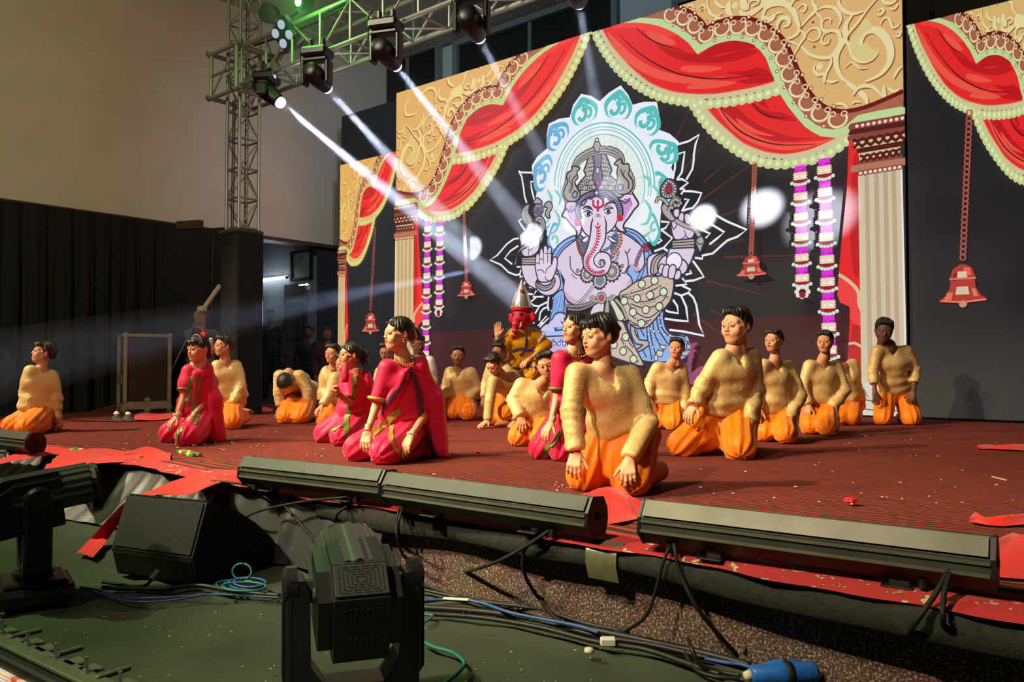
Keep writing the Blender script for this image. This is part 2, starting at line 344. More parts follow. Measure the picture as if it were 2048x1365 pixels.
R.stroke([(1280, 60), (1300, 78), (1330, 94), (1376, 107)], 0.022, LINE, 5, True)
TO = [(1204, 63), (1222.6, 100), (1252.6, 140), (1287.7, 166.5), (1325, 187.8), (1368, 201), (1400, 202.7), (1444, 201.5), (1487.7, 195), (1525, 187.7), (1559, 177.7)]
# lower red swag
RI2 = [(1420, 219), (1443.8, 246.5), (1470, 270), (1494.5, 289.9), (1535.5, 306.3), (1576.5, 311.7), (1617.5, 304.9), (1645, 295), (1677, 280)]
TO2 = [(1402, 217), (1426, 251.6), (1456, 284), (1494.5, 306), (1535.5, 318.6), (1584.7, 322.7), (1631, 314.5), (1672, 296.7), (1699.5, 276)]
R.fill(TO2 + [(1706, 266), (1690, 272)] + GI[14:][::-1] + [(1562, 180), (1525, 190), (1444, 203), (1402, 206)], TAN)
R.fill(RI2 + GI[14:][::-1] + [(1562, 180), (1525, 190), (1444, 203), (1408, 205)], RED)
R.fill([(1440, 216), (1480, 250), (1520, 276), (1570, 290), (1640, 286), (1672, 281), (1620, 300), (1560, 303), (1500, 284), (1460, 252)], HRED, 3)
R.fill([(1444, 216), (1500, 262), (1560, 286), (1640, 280), (1590, 278), (1520, 252), (1470, 212)], DRED, 3)
R.fill([(1480, 240), (1520, 264), (1556, 276), (1520, 272), (1490, 256)], HRED, 3)
R.fill([(1508, 208), (1540, 226), (1570, 230), (1600, 246), (1560, 244), (1524, 230)], DRED, 3); R.fill([(1530, 200), (1545, 222), (1536, 220), (1520, 206)], DRED, 3)
R.stroke([(1446, 218), (1464, 244), (1490, 268), (1530, 286), (1575, 294), (1640, 292)], 0.022, LINE, 5, True); R.stroke([(1510, 210), (1530, 230), (1555, 239), (1578, 240)], 0.022, LINE, 5, True)
R.fill(RI + TO[::-1], TAN); R.stroke(RI, .012, (206, 110, 80), 2); R.stroke(RI2, .012, (206, 110, 80), 2)
def beads(art, pts, r, n):
    q = pl(cr(pts, 12)); s = np.concatenate([[0], np.cumsum(np.linalg.norm(np.diff(q, axis=0), axis=1))]); n = int(round(s[-1] / n))
    for t in np.linspace(0, s[-1], n + 1):
        p = np.array([np.interp(t, s, q[:, 0]), np.interp(t, s, q[:, 1])])
        art.disc(p, r, BEAD, 12, True); art.disc(p + (0.006, 0.004), r * .5, (214, 224, 160), 8, True); art.disc(p + (0.006, 0.006), r * .32, BEADC, 8, True)
beads(R, [(1412, 213), (1437, 211), (1467, 208), (1497, 202.7), (1529, 195.8), (1559, 186)], .072, .108)
beads(R, [(1197, 66), (1201, 77), (1219, 109), (1248, 146), (1285, 176), (1330, 198), (1387, 209), (1408, 211)], .072, .108)
beads(R, [(1396, 216), (1412, 241), (1440, 272), (1483, 305), (1522, 325), (1571, 332), (1639, 321), (1670, 307), (1699, 286)], .072, .108)
C1, C2, C3 = (138, 66, 56), (78, 26, 24), (176, 118, 90)
R.fill([(1704, 285), (1722, 300), (1727, 560), (1728, 830), (1712, 832), (1700, 760), (1703, 700), (1706, 640), (1705, 615), (1687, 607), (1681, 592), (1684, 545), (1691, 470), (1700, 380)], RED)
R.fill([(1684, 545), (1681, 592), (1687, 607), (1705, 615), (1708, 622), (1705, 637), (1713, 649), (1727, 653), (1727, 590), (1710, 575)], (236, 66, 66))
R.fill([(1712, 330), (1722, 330), (1725, 540), (1712, 540), (1706, 440)], DRED, 3)
R.fill([(1713, 649), (1728, 654), (1728, 740), (1712, 735), (1702, 706)], DRED)
R.stroke([(1684, 551), (1706, 566), (1722, 585), (1724, 608), (1731, 626)], .04, TAN, 5); R.stroke([(1703, 689), (1715, 687), (1728, 694)], .03, TAN, 4)
R.fill([(1722, 352), (1808, 338), (1815, 640), (1818, 790), (1729, 790), (1727, 640)], (206, 192, 158))
for k in (.2, .42, .63, .82):
    R.strokeuv(pl([(1722 + 86 * k, 352 - 14 * k), (1727 + 88 * k, 640), (1729 + 89 * k, 790)]), .05, (186, 160, 136))
R.stroke([(1808, 338), (1815, 640), (1818, 790)], .02, (232, 224, 232), 0)
def slab(p0, p1, w, c): R.strokeuv(pl([p0, p1]), w, c); R.disc(p0, w / 2, c); R.disc(p1, w / 2, c)
R.fill([(1712, 290), (1822, 268), (1808, 290), (1803, 322), (1726, 338), (1722, 304)], (214, 186, 142))
slab((1711, 259), (1820, 241), .095, C1); slab((1710, 270), (1818, 252), .07, C2); slab((1708, 281), (1821, 264), .085, C1)
slab((1724, 306), (1808, 292), .06, C2); slab((1728, 332), (1802, 319), .085, C1); slab((1714, 342), (1822, 326), .085, C3)
for k in np.linspace(.06, .94, 12):
    a, b = pl([(1712 + 104 * k, 291 - 18 * k)])[0], pl([(1726 + 80 * k, 321 - 14 * k)])[0]
    z = 1 if int(k * 12) % 2 else -1
    R.strokeuv(cr([a + (.035 * z, .04), a + (-.03 * z, 0), a + (.03 * z, -.06)], 4), .034, C2); R.strokeuv(cr([b + (.03 * z, .03), b + (-.025 * z, 0), b + (.025 * z, -.05)], 4), .03, C2)
for k in np.linspace(.04, .96, 9):
    R.disc((1716 + 98 * k, 258 - 17 * k), .02, (240, 216, 200), 8); R.disc((1724 + 84 * k, 351 - 13 * k), .035, (120, 44, 40), 8); R.disc((1724 + 84 * k, 351 - 13 * k), .022, (232, 200, 186), 8)
BW = (206, 206, 190)
R.fill([(1719, 764), (1830, 764), (1850, 785), (1858, 811), (1872, 818), (1881, 842), (1700, 842), (1704, 815), (1716, 806), (1708, 790)], BW)
R.fill([(1719, 764), (1724, 784), (1745, 796), (1728, 764)], (160, 140, 126)); R.stroke([(1712, 795), (1780, 806), (1856, 810)], .014, (110, 80, 80), 4); R.stroke([(1712, 814), (1780, 822), (1858, 816)], .014, (110, 80, 80), 4)
def garland(art, x0, y0, x1, y1, n, sc=.052):
    P = pl([(x0, y0), (x1, y1)]); d = (P[1] - P[0]) / n
    for i in range(n):
        p = P[0] + d * i; w = .17; h = abs(d[1])
        def bl(f0, f1, wd, c, z):
            u0, u1 = p[1] - h * f0, p[1] - h * f1; k = 8
            Lf = [(p[0] - wd / 2 + (.012 if j % 2 else -.008), u0 + (u1 - u0) * j / k) for j in range(k + 1)]; Rt = [(p[0] + wd / 2 - (.012 if j % 2 else -.008), u0 + (u1 - u0) * j / k) for j in range(k + 1)]
            art.poly(Lf + Rt[::-1], c)
        bl(.0, .42, w * .82, (226, 50, 214), 0); bl(.34, .74, w, (232, 212, 184), 0); bl(.7, .92, w * 1.15, (150, 30, 44), 0)
        for q in np.linspace(-1, 1, 6): art.disc(p + (q * w * .6, -h * (.95 - .12 * q * q)), .024, (206, 226, 204), 7, True)
        for q in (-.04, .02, .045): art.disc(p + (q, -h * .25), .013, (180, 20, 170), 6, True); art.disc(p + (q, -h * .55), .016, (250, 240, 226), 6, True)
G = Art()
garland(G, 1609, 336, 1614, 578, 6); garland(G, 1657, 322, 1669, 722, 9)
for q in np.linspace(0, 6.2, 9): G.disc(pl([(1614.5, 586)])[0] + (.07 * math.cos(q), .06 * math.sin(q)), .03, (232, 220, 206), 7, True)
G.disc((1614.5, 592), .04, (150, 30, 44))
def bell(art, c0, c1, b0, b1, w, nl):
    P = pl([c0, c1]); 
    for t in np.linspace(0, 1, nl):
        p = P[0] + (P[1] - P[0]) * t; a = np.linspace(0, 6.283, 10)
        art.strokeuv(np.stack([p[0] + .026 * np.cos(a), p[1] + .036 * np.sin(a)], 1), .016, (168, 84, 70))
    q = pl([b0, b1]); c = q[0]; h = q[0][1] - q[1][1]; w = w / 2
    pr = [(.12, 0), (.2, .03), (.42, .12), (.5, .28), (.56, .36), (.5, .4), (.55, .62), (.75, .82), (1.0, .93), (.98, .97), (0, 1.0)]
    S = [(c[0] + a * w, c[1] - b * h) for a, b in pr] + [(c[0] - a * w, c[1] - b * h) for a, b in pr[::-1]]
    art.poly(S, (176, 52, 48))
    for (a0, a1, f, cc) in ((.05, .3, .16, (226, 96, 78)), (-.36, -.2, .3, (120, 26, 30)), (-.2, .16, .26, (214, 196, 168)), (-.25, .22, .66, (206, 190, 160)), (.36, .52, .72, (214, 120, 92)), (-.66, -.4, .8, (220, 110, 84))):
        art.poly([(c[0] + a0 * w, c[1] - (f - .08) * h), (c[0] + a1 * w, c[1] - (f - .08) * h), (c[0] + a1 * w * 1.25, c[1] - (f + .13) * h), (c[0] + a0 * w * 1.25, c[1] - (f + .13) * h)], cc)
    art.strokeuv([(c[0] - .56 * w, c[1] - .37 * h), (c[0] + .56 * w, c[1] - .37 * h)], .02, (220, 110, 84)); art.strokeuv([(c[0] - .95 * w, c[1] - .94 * h), (c[0], c[1] - .99 * h), (c[0] + .95 * w, c[1] - .94 * h)], .02, (226, 120, 96))
    art.disc(c + (0, -1.04 * h), .04, (200, 140, 110), 8, True)
bell(G, (1520, 336), (1513, 508), (1513, 514), (1511, 554), .40, 26)
# ---------------------------------------------------------------- the seated elephant-headed deity on the centre screen
A = Art()
OUT, SKIN, SKS, GRY, GRY2, WHT, TEAL, BLU, BLU2, DHO, DHS = (52, 46, 72), (220, 204, 224), (190, 164, 188), (174, 167, 156), (112, 106, 108), (232, 236, 246), (84, 190, 186), (140, 180, 236), (96, 130, 210), (206, 186, 168), (182, 150, 136)
def shp(pts, c, w=.022, sm=4, oc=OUT, k=None):
    if k: pts = Z(k[0], k[1], pts)
    A.fill(pts, c, sm); A.stroke(pts, w, oc, sm if sm else 1, closed=True)
def ln(pts, w=.018, c=OUT, sm=5, k=None, t=False):
    if k: pts = Z(k[0], k[1], pts)
    A.stroke(pts, w, c, sm, t)
# dark red floor of the picture and faint red rays
A.poly([(-4.2, 0), (4.2, 0), (4.2, 1.235), (-4.2, 1.16)], (64, 26, 30))
for i in range(26):
    a = math.radians(-60 + i * 10.5 + (i % 3) * 2); c = pl([(1235, 520)])[0]; r0, r1 = 1.45 + .2 * (i % 2), 2.1 + .35 * ((i * 7) % 3)
    d = np.array([math.cos(a), math.sin(a)]); n_ = np.array([-d[1], d[0]])
    A.poly([c + d * r0 - n_ * .02, c + d * r1, c + d * r0 + n_ * .02], (78, 38, 42))
# lotus petals drawn in white line
LT = [(1356.6, 289, 1378, 282.7, 1399, 269.6, 1391.6, 287.8, 1388, 310, 1388, 320, 1385, 338.8, 1372.8, 360), (1352.8, 310, 1369.7, 304, 1366.6, 326, 1364, 345, 1354, 360), (1347.8, 326, 1351, 325.6, 1350, 339, 1347.8, 347.6),
 (1354, 359.5, 1365, 358.8, 1376.6, 366, 1360, 379), (1360, 379, 1369, 378, 1362.8, 389.5), (1367.8, 382.6, 1384, 383, 1403.5, 386.4, 1395.4, 405, 1385.4, 416.4, 1374, 419, 1364, 422.7), (1364, 422.7, 1378, 399, 1369, 399),
 (1400, 415, 1425.5, 426.5, 1444, 437.7, 1456, 444, 1494, 460, 1475, 474, 1455.5, 481, 1444, 491, 1425.5, 507.6, 1406.7, 511), (1412, 440, 1419, 446.5, 1449, 464.7, 1435, 477, 1419, 489.4), (1400, 457.8, 1420.4, 467.8, 1411.7, 476.6),
 (1390, 516, 1405.4, 518, 1405.4, 510), (1386, 522, 1399, 540, 1408, 554, 1388, 561.4, 1371.6, 562.7), (1380, 541.4, 1384, 546.4, 1371.6, 550), (1365, 556.4, 1374, 569, 1351.5, 572), (1364, 571.5, 1381.6, 580, 1376.6, 586.5, 1362.8, 591.5, 1349, 586.5),
 (1376.6, 586, 1386.6, 595, 1393, 610, 1396.6, 632.8, 1399, 650, 1408.5, 672, 1370, 664, 1339, 660), (1362.8, 592, 1372.8, 614, 1374, 625, 1376.6, 643, 1351.5, 641, 1330, 637.6), (1346.5, 600, 1355, 612.5, 1357, 627, 1339, 624.4, 1331.5, 621),
 (1322.7, 460, 1345, 476.6, 1327.8, 496, 1309, 503), (1317.7, 476.6, 1324, 481, 1315, 487.8), (1322.7, 443.4, 1339, 445, 1331.5, 456.5, 1322, 460), (1327.8, 497, 1337.8, 503.8),
 (1068, 345.7, 1040, 345, 1038, 342, 1044, 353.8, 1047.6, 376, 1050, 395, 1054, 406.4), (1077.7, 363, 1062, 363.8, 1064, 380, 1069, 400), (1045, 438.4, 1038, 441.5, 1044, 452, 1050, 460),
 (1040, 549, 1032.6, 550.8, 1017.6, 545, 1002.5, 530, 980, 520.4, 995, 511, 1013.8, 488.8, 1027.6, 478.8, 1039, 476.9), (1040, 549, 1044, 535, 1034, 533.9), (1040.7, 549, 1041, 555, 1046, 552.7), (1037, 492, 1021, 502.6, 1010, 517, 1025, 529),
 (1051, 563, 1046, 575, 1043, 588), (1059, 574, 1072.7, 576.5), (1074, 580, 1066.4, 594, 1087.7, 594), (1050, 587.7, 1066, 589), (1072.7, 595, 1061.4, 605, 1067.7, 611.5, 1077.7, 612.8), (1098, 594, 1096, 610, 1098, 622), (1067.6, 647.7, 1070, 629, 1080, 612, 1095, 604.6), (1079, 642, 1081, 626, 1087, 618, 1097.7, 614)]
for p in LT:
    q = np.array(p).reshape(-1, 2); A.stroke(q, .030, WHT, 1)
for x0, y0, x1, y1 in ((1080, 655, 1098, 636), (1080, 648, 1094, 632), (1083, 660, 1100, 644), (1076, 652, 1088, 645)): A.stroke([(x0, y0), (x1, y1)], .022, WHT, 0)
# halo with om petals
A.fill([(1107, 491), (1094, 470), (1096, 440), (1090, 420), (1072, 395), (1076, 376), (1066, 350), (1064, 332), (1075, 314), (1095, 297), (1094, 270), (1098, 248), (1118, 238), (1140, 235), (1147, 210), (1163, 188), (1183, 192), (1200, 203), (1218, 186), (1242, 171), (1257, 190), (1266, 210), (1288, 204), (1314, 204), (1319, 230), (1319, 260), (1340, 268), (1358, 284), (1353, 305), (1348, 322), (1343, 336), (1350, 350), (1345, 370), (1325, 400), (1322, 430), (1320, 462), (1300, 484), (1240, 495)], WHT)
OMS = [[(-.62, .72), (-.3, .98), (.02, .82), (.0, .5), (-.3, .38)], [(-.2, .4), (.12, .22), (.1, -.3), (-.2, -.62), (-.62, -.6), (-.86, -.2)], [(.1, .05), (.36, .3), (.7, .28), (.88, -.05), (.72, -.5), (.3, -.66)], [(.1, .85), (.34, .62), (.66, .84)]]
PET = [((1242, 171), (1206, 235), (1262, 243)), ((1163, 188), (1147, 258), (1200, 236)), ((1097.6, 248), (1106, 312), (1146, 262)), ((1064, 332), (1086, 392), (1112, 318)), ((1314, 204.5), (1262, 250), (1310, 280)), ((1358, 284), (1290, 292), (1336, 336)), ((1356, 372), (1300, 345), (1330, 412)), ((1326, 470), (1296, 420), (1296, 486)), ((1072, 430), (1108, 404), (1100, 462)), ((1092, 486), (1118, 440), (1118, 500))]
for i, (t, l, r_) in enumerate(PET):
    T, L_, R_ = pl([t])[0], pl([l])[0], pl([r_])[0]; b = (L_ + R_) / 2; ax = T - b; wx = (R_ - L_) / 2
    def petal(s0, s1):
        o = []
        for f, w in ((0, .62), (.22, .95), (.42, 1.02), (.62, .86), (.82, .5), (1.0, 0)): o.append(b + ax * (.04 + (f - .0) * s1) - wx * w * s0)
        for f, w in ((.82, .5), (.62, .86), (.42, 1.02), (.22, .95), (0, .62)): o.append(b + ax * (.04 + f * s1) + wx * w * s0)
        return cr(o, 3, True)
    tl = TEAL if i not in (3, 8, 9, 2) else (104, 176, 216)
    A.poly(petal(.98, .84), tl); A.poly(petal(.74, .66), WHT)
    sc = .30 * np.linalg.norm(ax); m = b + ax * .36; e2 = ax / np.linalg.norm(ax); e1 = np.array([e2[1], -e2[0]]); sx = .56 * np.linalg.norm(wx)
    if i < 7:
        for st, w in zip(OMS, (.052, .062, .05, .034)): A.strokeuv(cr([m + e1 * p[0] * sx + e2 * p[1] * sc for p in st], 5), w, tl)
        A.disc(m + e1 * .42 * sx + e2 * 1.06 * sc, .034, tl, 8, True)
    else: A.strokeuv(cr([m + e1 * p[0] * sx + e2 * p[1] * sc for p in OMS[1]], 5), .04, (130, 204, 196))
hc = (1210, 372)
A.ell(hc, 103, 129, (236, 242, 246), 40); A.arc(hc, 100, 126, 0, 180, .022, TEAL, 40); A.arc(hc, 93, 118, -10, 190, .014, (120, 190, 196), 40); A.arc(hc, 88, 112, -10, 190, .014, (120, 190, 196), 40)
A.ell(hc, 80, 103, (226, 238, 230), 40); A.arc(hc, 80, 103, -20, 200, .016, (110, 190, 186), 40)
for i in range(36):
    a = math.radians(i * 10); A.stroke([(hc[0] + 52 * math.cos(a), hc[1] - 66 * math.sin(a)), (hc[0] + 76 * math.cos(a), hc[1] - 98 * math.sin(a))], .012, (208, 226, 196), 0)
for p in ([(1290, 400), (1302, 420), (1296, 445), (1282, 450)], [(1306, 372), (1318, 385), (1312, 404)], [(1286, 352), (1300, 360), (1298, 376)], [(1110, 420), (1120, 440), (1112, 462), (1100, 470)], [(1110, 380), (1122, 396), (1118, 412)], [(1272, 470), (1288, 474), (1304, 462)], [(1096, 380), (1104, 398), (1100, 420)]): A.stroke(p, .05, (126, 204, 190), 5, True)
# blue shawl behind the shoulders
shp([(1160, 470), (1135, 478), (1114, 496), (1105, 520), (1110, 560), (1122, 600), (1110, 640), (1130, 640), (1134, 600), (1126, 560), (1122, 520), (1136, 494), (1166, 482)], BLU)
shp([(1248, 456), (1275, 464), (1296, 486), (1308, 510), (1325, 508), (1318, 518), (1304, 530), (1296, 560), (1262, 572), (1254, 540), (1276, 500), (1262, 476), (1244, 466)], BLU)
for p in ([(1165, 476), (1140, 484), (1118, 504), (1110, 522)], [(1250, 461), (1274, 471), (1294, 494), (1300, 512)], [(1254, 466), (1272, 478), (1288, 498)], [(1316, 512), (1296, 524), (1286, 548), (1280, 564)], [(1308, 512), (1290, 522), (1280, 548), (1272, 566)]): ln(p, .014)
# blue fall of cloth on the left and seat
shp([(1128, 580), (1109, 592), (1106, 612), (1100, 638), (1092, 660), (1075, 668), (1130, 668), (1128, 632), (1130, 606)], BLU)
for p in ([(1124, 590), (1118, 620), (1116, 660)], [(1118, 592), (1110, 630), (1100, 664)], [(1113, 594), (1106, 626), (1094, 660)], [(1127, 600), (1124, 630), (1124, 664)]): ln(p, .014, BLU2)
for x, y in ((1107, 597), (1111, 604), (1104, 622), (1122, 612), (1117, 626), (1102, 640), (1116, 641)): A.disc((x, y), .02, OUT, 8); A.disc((x, y), .012, WHT, 8)
shp([(1084, 664), (1130, 660), (1130, 674), (1084, 674)], (170, 196, 240), sm=0); shp([(1086, 674), (1128, 672), (1140, 700), (1106, 706), (1090, 690)], (186, 186, 240), sm=0)
for c, r_ in (((1122, 640), 15), ((1112, 652), 15), ((1097, 662), 14), ((1126, 663), 14)): A.arc(c, r_, r_, 0, 180, .02, OUT, 14)
for c, r_ in (((1122, 642), 14), ((1112, 654), 14), ((1097, 663), 13)): A.fill([(c[0] - r_, c[1]), (c[0] - r_ * .7, c[1] - r_ * .7), (c[0], c[1] - r_), (c[0] + r_ * .7, c[1] - r_ * .7), (c[0] + r_, c[1])], (206, 200, 236), 3)
ln([(1092, 680), (1100, 690), (1108, 680), (1116, 690), (1124, 680), (1132, 692)], .02, OUT, 0)
for x in (1110, 1119, 1129): A.disc((x, 688), .035, OUT, 8); A.disc((x, 688), .022, WHT, 8)
shp([(1066, 700), (1090, 690), (1088, 720), (1072, 730)], (188, 206, 196), sm=0)
# left raised arm with its carved staff
shp([(1060, 409), (1050, 414), (1045, 426), (1047, 440), (1056, 452), (1062, 462), (1068, 455), (1064, 436), (1058, 424)], GRY)
ln([(1054, 418), (1051, 430), (1058, 448)], .012)
A.disc((1077.7, 421.5), .108, OUT, 20, ry=.122); A.disc((1077.7, 421.5), .092, (150, 138, 150), 20, ry=.106)
for k in range(-3, 4): ln([(1067 + k * 3, 412 + abs(k)), (1078 + k * 3, 431 - abs(k))], .008, OUT, 0); ln([(1088 + k * 3, 412 + abs(k)), (1077 + k * 3, 431 - abs(k))], .008, OUT, 0)
shp([(1068, 407), (1072, 399), (1076, 396), (1084, 402), (1085, 408)], GRY)
shp([(1090, 414), (1096, 404), (1104, 406), (1106, 416), (1100, 428), (1102, 436), (1096, 436), (1092, 428), (1096, 416)], GRY)
shp([(1071, 440), (1080, 432), (1090, 440), (1092, 455), (1086, 470), (1078, 477), (1072, 474), (1080, 460), (1082, 448), (1076, 444), (1075, 446)], GRY); ln([(1075, 442), (1084, 440), (1087, 454), (1082, 468)], .012)
shp([(1040, 472), (1043, 490), (1045, 506), (1050, 513), (1066, 512), (1079, 500), (1080, 478), (1072, 464), (1052, 464)], SKIN)
shp([(1064, 486), (1050, 490), (1040, 500), (1034, 514), (1030, 528), (1027, 530), (1033, 530), (1036, 514), (1042, 503), (1055, 495)], GRY)
ln([(1058, 494), (1059, 503), (1058, 512)], .012); ln([(1060, 502), (1066, 498), (1070, 490)], .012)
shp([(1046, 528), (1047, 550), (1056, 568), (1068, 576), (1080, 578), (1076, 530)], SKIN)
shp([(1044, 516), (1072, 514), (1073, 524), (1072, 530), (1046, 530)], GRY, sm=0); ln([(1045, 520), (1072, 520)], .012, OUT, 0); ln([(1046, 525), (1072, 526)], .012, OUT, 0)
# torso, belly and arms
shp([(1160, 478), (1140, 490), (1124, 505), (1114, 525), (1118, 545), (1130, 560), (1128, 580), (1136, 601), (1155, 610), (1180, 606), (1205, 600), (1240, 592), (1264, 572), (1264, 556), (1255, 545), (1264, 530), (1276, 545), (1290, 530), (1287, 498), (1272, 482), (1250, 468), (1228, 462), (1200, 470)], SKIN)
A.fill([(1130, 582), (1138, 601), (1156, 609), (1200, 600), (1160, 602), (1142, 592)], (206, 172, 200), 3); A.fill([(1262, 556), (1264, 572), (1252, 582), (1256, 568)], (206, 172, 190), 3); A.fill([(1262, 532), (1276, 545), (1280, 536), (1266, 528)], (200, 168, 186), 2)
ln([(1141.6, 513), (1142.8, 535), (1151.6, 547.7), (1164, 553)]); ln([(1251, 502), (1256, 512), (1258, 530), (1251, 545), (1244, 547)]); ln([(1262, 498), (1256, 508)]); ln([(1144, 548), (1148, 553), (1155, 558)], .012); ln([(1250, 549), (1258, 543)], .012); ln([(1108, 548), (1120, 542), (1128, 556)], .012)
for p in ((1157, 542), (1245, 533)): A.disc(p, .035, OUT, 10); A.disc(p, .026, (170, 130, 170), 10)
# bent left hand, palm outwards
shp([(1074, 563), (1075, 578), (1084, 588), (1096, 592), (1110, 588), (1121, 575), (1122, 560), (1114, 548), (1090, 552)], SKIN)
shp([(1075, 562), (1078, 576), (1090, 582), (1104, 578), (1112, 564), (1109, 556), (1102, 568), (1090, 572), (1080, 566)], GRY); ln([(1077, 566), (1086, 576), (1100, 574), (1110, 562)], .012); ln([(1078, 562), (1088, 572), (1100, 570), (1108, 559)], .012)
shp([(1072, 532), (1072.7, 520), (1074, 510), (1079, 507), (1080, 512), (1082, 500), (1087, 498), (1088.5, 506), (1089, 494), (1095, 492), (1097, 500), (1099, 495), (1104, 497), (1104.5, 520), (1105, 530), (1108, 516), (1114, 515), (1116.5, 526), (1113, 543), (1106.5, 558), (1098, 564), (1087.7, 565), (1079, 562), (1074, 547)], (226, 208, 228), sm=3)
for p in ([(1080.5, 512), (1080.5, 530)], [(1088.5, 505), (1088.5, 528)], [(1097.5, 500), (1097, 526)], [(1076, 542), (1084, 540), (1090, 546)], [(1105, 531), (1096, 538), (1092, 548)], [(1092, 553), (1094, 560), (1102, 562)], [(1074, 528), (1080, 526)], [(1082, 519), (1087, 519)], [(1091, 508), (1096, 507)], [(1099, 508), (1104, 507)]): ln(p, .014)
# necklace, medallions, thread, belt
def string(pts, r, n, c1, c2):
    q = pl(cr(pts, 8)); s = np.concatenate([[0], np.cumsum(np.linalg.norm(np.diff(q, axis=0), axis=1))])
    for t in np.linspace(0, s[-1], n):
        p = (np.interp(t, s, q[:, 0]), np.interp(t, s, q[:, 1])); A.disc(p, r, c1, 8, True); A.disc(p, r * .6, c2, 8, True)
A.fill([(1160, 478), (1172, 478), (1188, 500), (1172, 540), (1164, 515)], (112, 106, 128), 3); A.fill([(1226, 470), (1240, 470), (1238, 500), (1226, 520), (1222, 495)], (112, 106, 128), 3)
string([(1156, 480), (1158, 492), (1162, 505), (1168, 514)], .032, 8, (98, 76, 70), (150, 70, 66)); string([(1243, 470), (1244, 482), (1240, 494), (1230, 508)], .036, 8, (200, 180, 160), (150, 56, 60))
string([(1165, 478), (1170, 490), (1176, 500)], .026, 6, OUT, (100, 150, 190)); string([(1234, 462), (1232, 476), (1226, 492), (1210, 502)], .028, 8, OUT, (90, 150, 200)); string([(1168, 515), (1172, 528), (1170, 536)], .02, 6, OUT, (200, 200, 220)); string([(1239, 505), (1236, 516), (1231, 528)], .024, 6, OUT, (200, 200, 220))
for c, r_, cc in (((1177, 549), .12, GRY), ((1226, 544), .14, GRY), ((1202, 562), .115, GRY)):
    for q in range(14): A.disc(pl([c])[0] + (r_ * math.cos(q * .449), r_ * math.sin(q * .449)), .026, OUT, 7, True)
    A.disc(c, r_ * 1.02, OUT, 20); A.disc(c, r_ * .9, cc, 20); A.disc(c, r_ * .66, OUT, 18); A.disc(c, r_ * .58, (132, 128, 136), 18)
    for q in range(12): A.disc(pl([c])[0] + (r_ * .72 * math.cos(q * .524), r_ * .72 * math.sin(q * .524)), .012, WHT, 6, True)
    A.disc(c, r_ * .3, (70, 140, 150) if c[0] == 1202 else (196, 190, 150), 12)
for o_ in (0, 3.2): ln([(1189 + o_, 571), (1175, 590 + o_), (1162 + o_, 603 + o_), (1148, 612 + o_ * .6), (1138, 607 + o_), (1134, 601)], .034, OUT); ln([(1189 + o_, 571), (1175, 590 + o_), (1162 + o_, 603 + o_), (1148, 612 + o_ * .6), (1138, 607 + o_), (1134, 601)], .014, WHT)
ln([(1196, 579), (1201, 577.5), (1206, 580)], .026)
for i in range(22):
    t = i / 21; A.disc((1136 + t * 60, 612 - 12 * t + 6 * math.sin(t * 3.1)), .03, OUT, 7); A.disc((1136 + t * 60, 612 - 12 * t + 6 * math.sin(t * 3.1)), .02, GRY, 7); A.disc((1140 + t * 52, 619 - 12 * t + 6 * math.sin(t * 3.1)), .026, OUT, 7); A.disc((1140 + t * 52, 619 - 12 * t + 6 * math.sin(t * 3.1)), .016, GRY, 7)
# right lap: tan dhoti, blue skirt, sash
shp([(1327, 620), (1330, 640), (1336, 660), (1350, 671), (1370, 669), (1382, 684), (1387, 700), (1362, 722), (1300, 724), (1282, 716), (1272, 695), (1258, 644), (1300, 650)], BLU)
for p in ([(1322, 630), (1326, 655), (1340, 672), (1352, 678)], [(1316, 636), (1320, 660), (1334, 682), (1340, 690)], [(1308, 644), (1312, 668), (1322, 690), (1330, 702)], [(1302, 648), (1305, 675), (1310, 696), (1316, 714)], [(1296, 652), (1298, 680), (1304, 706), (1306, 720)], [(1284, 660), (1292, 674)], [(1276, 660), (1284, 690), (1296, 716)], [(1352, 672), (1372, 674), (1380, 690)], [(1346, 676), (1366, 684), (1374, 704)]): ln(p, .018)
for x, y in ((1323, 652), (1331, 670), (1343, 672), (1304, 658), (1311, 663), (1319, 664), (1300, 669), (1310, 680), (1322, 683), (1308, 695), (1325, 636)): A.disc((x, y), .026, OUT, 8); A.disc((x, y), .017, WHT, 8)
for p in ([(1318, 700), (1330, 704), (1326, 714), (1314, 712)], [(1324, 690), (1336, 692), (1332, 700), (1322, 696)], [(1370, 674), (1378, 672), (1382, 682), (1374, 684)], [(1376, 688), (1386, 690), (1384, 700), (1376, 698)], [(1366, 704), (1382, 700), (1378, 712), (1366, 712)], [(1310, 712), (1318, 710), (1318, 722), (1312, 722)]): shp(p, (210, 210, 190) if p[0][0] < 1340 else (180, 180, 186), .016, 0)
shp([(1245, 642), (1256, 660), (1264, 678), (1273, 695), (1282, 712), (1289, 732), (1257, 725), (1215, 708), (1200, 690), (1215, 650)], DHO, sm=3)
for p in ([(1244, 676), (1252, 690), (1266, 704), (1280, 726)], [(1256, 672), (1262, 686), (1270, 696)], [(1222, 712), (1256, 724), (1288, 734)], [(1226, 718), (1260, 730), (1290, 742)]): ln(p, .016)
shp([(1266, 646), (1276, 652), (1272, 662), (1282, 680), (1298, 682), (1300, 692), (1280, 704), (1276, 700), (1290, 690), (1274, 688), (1264, 664)], (186, 180, 176), sm=2)
shp([(1242, 588), (1256, 578), (1272, 566), (1290, 556), (1312, 549), (1330, 552), (1349, 558), (1349, 582), (1342, 605), (1326, 624), (1310, 643), (1296, 655), (1280, 658), (1264, 650), (1258, 636), (1248, 612)], DHO, sm=3)
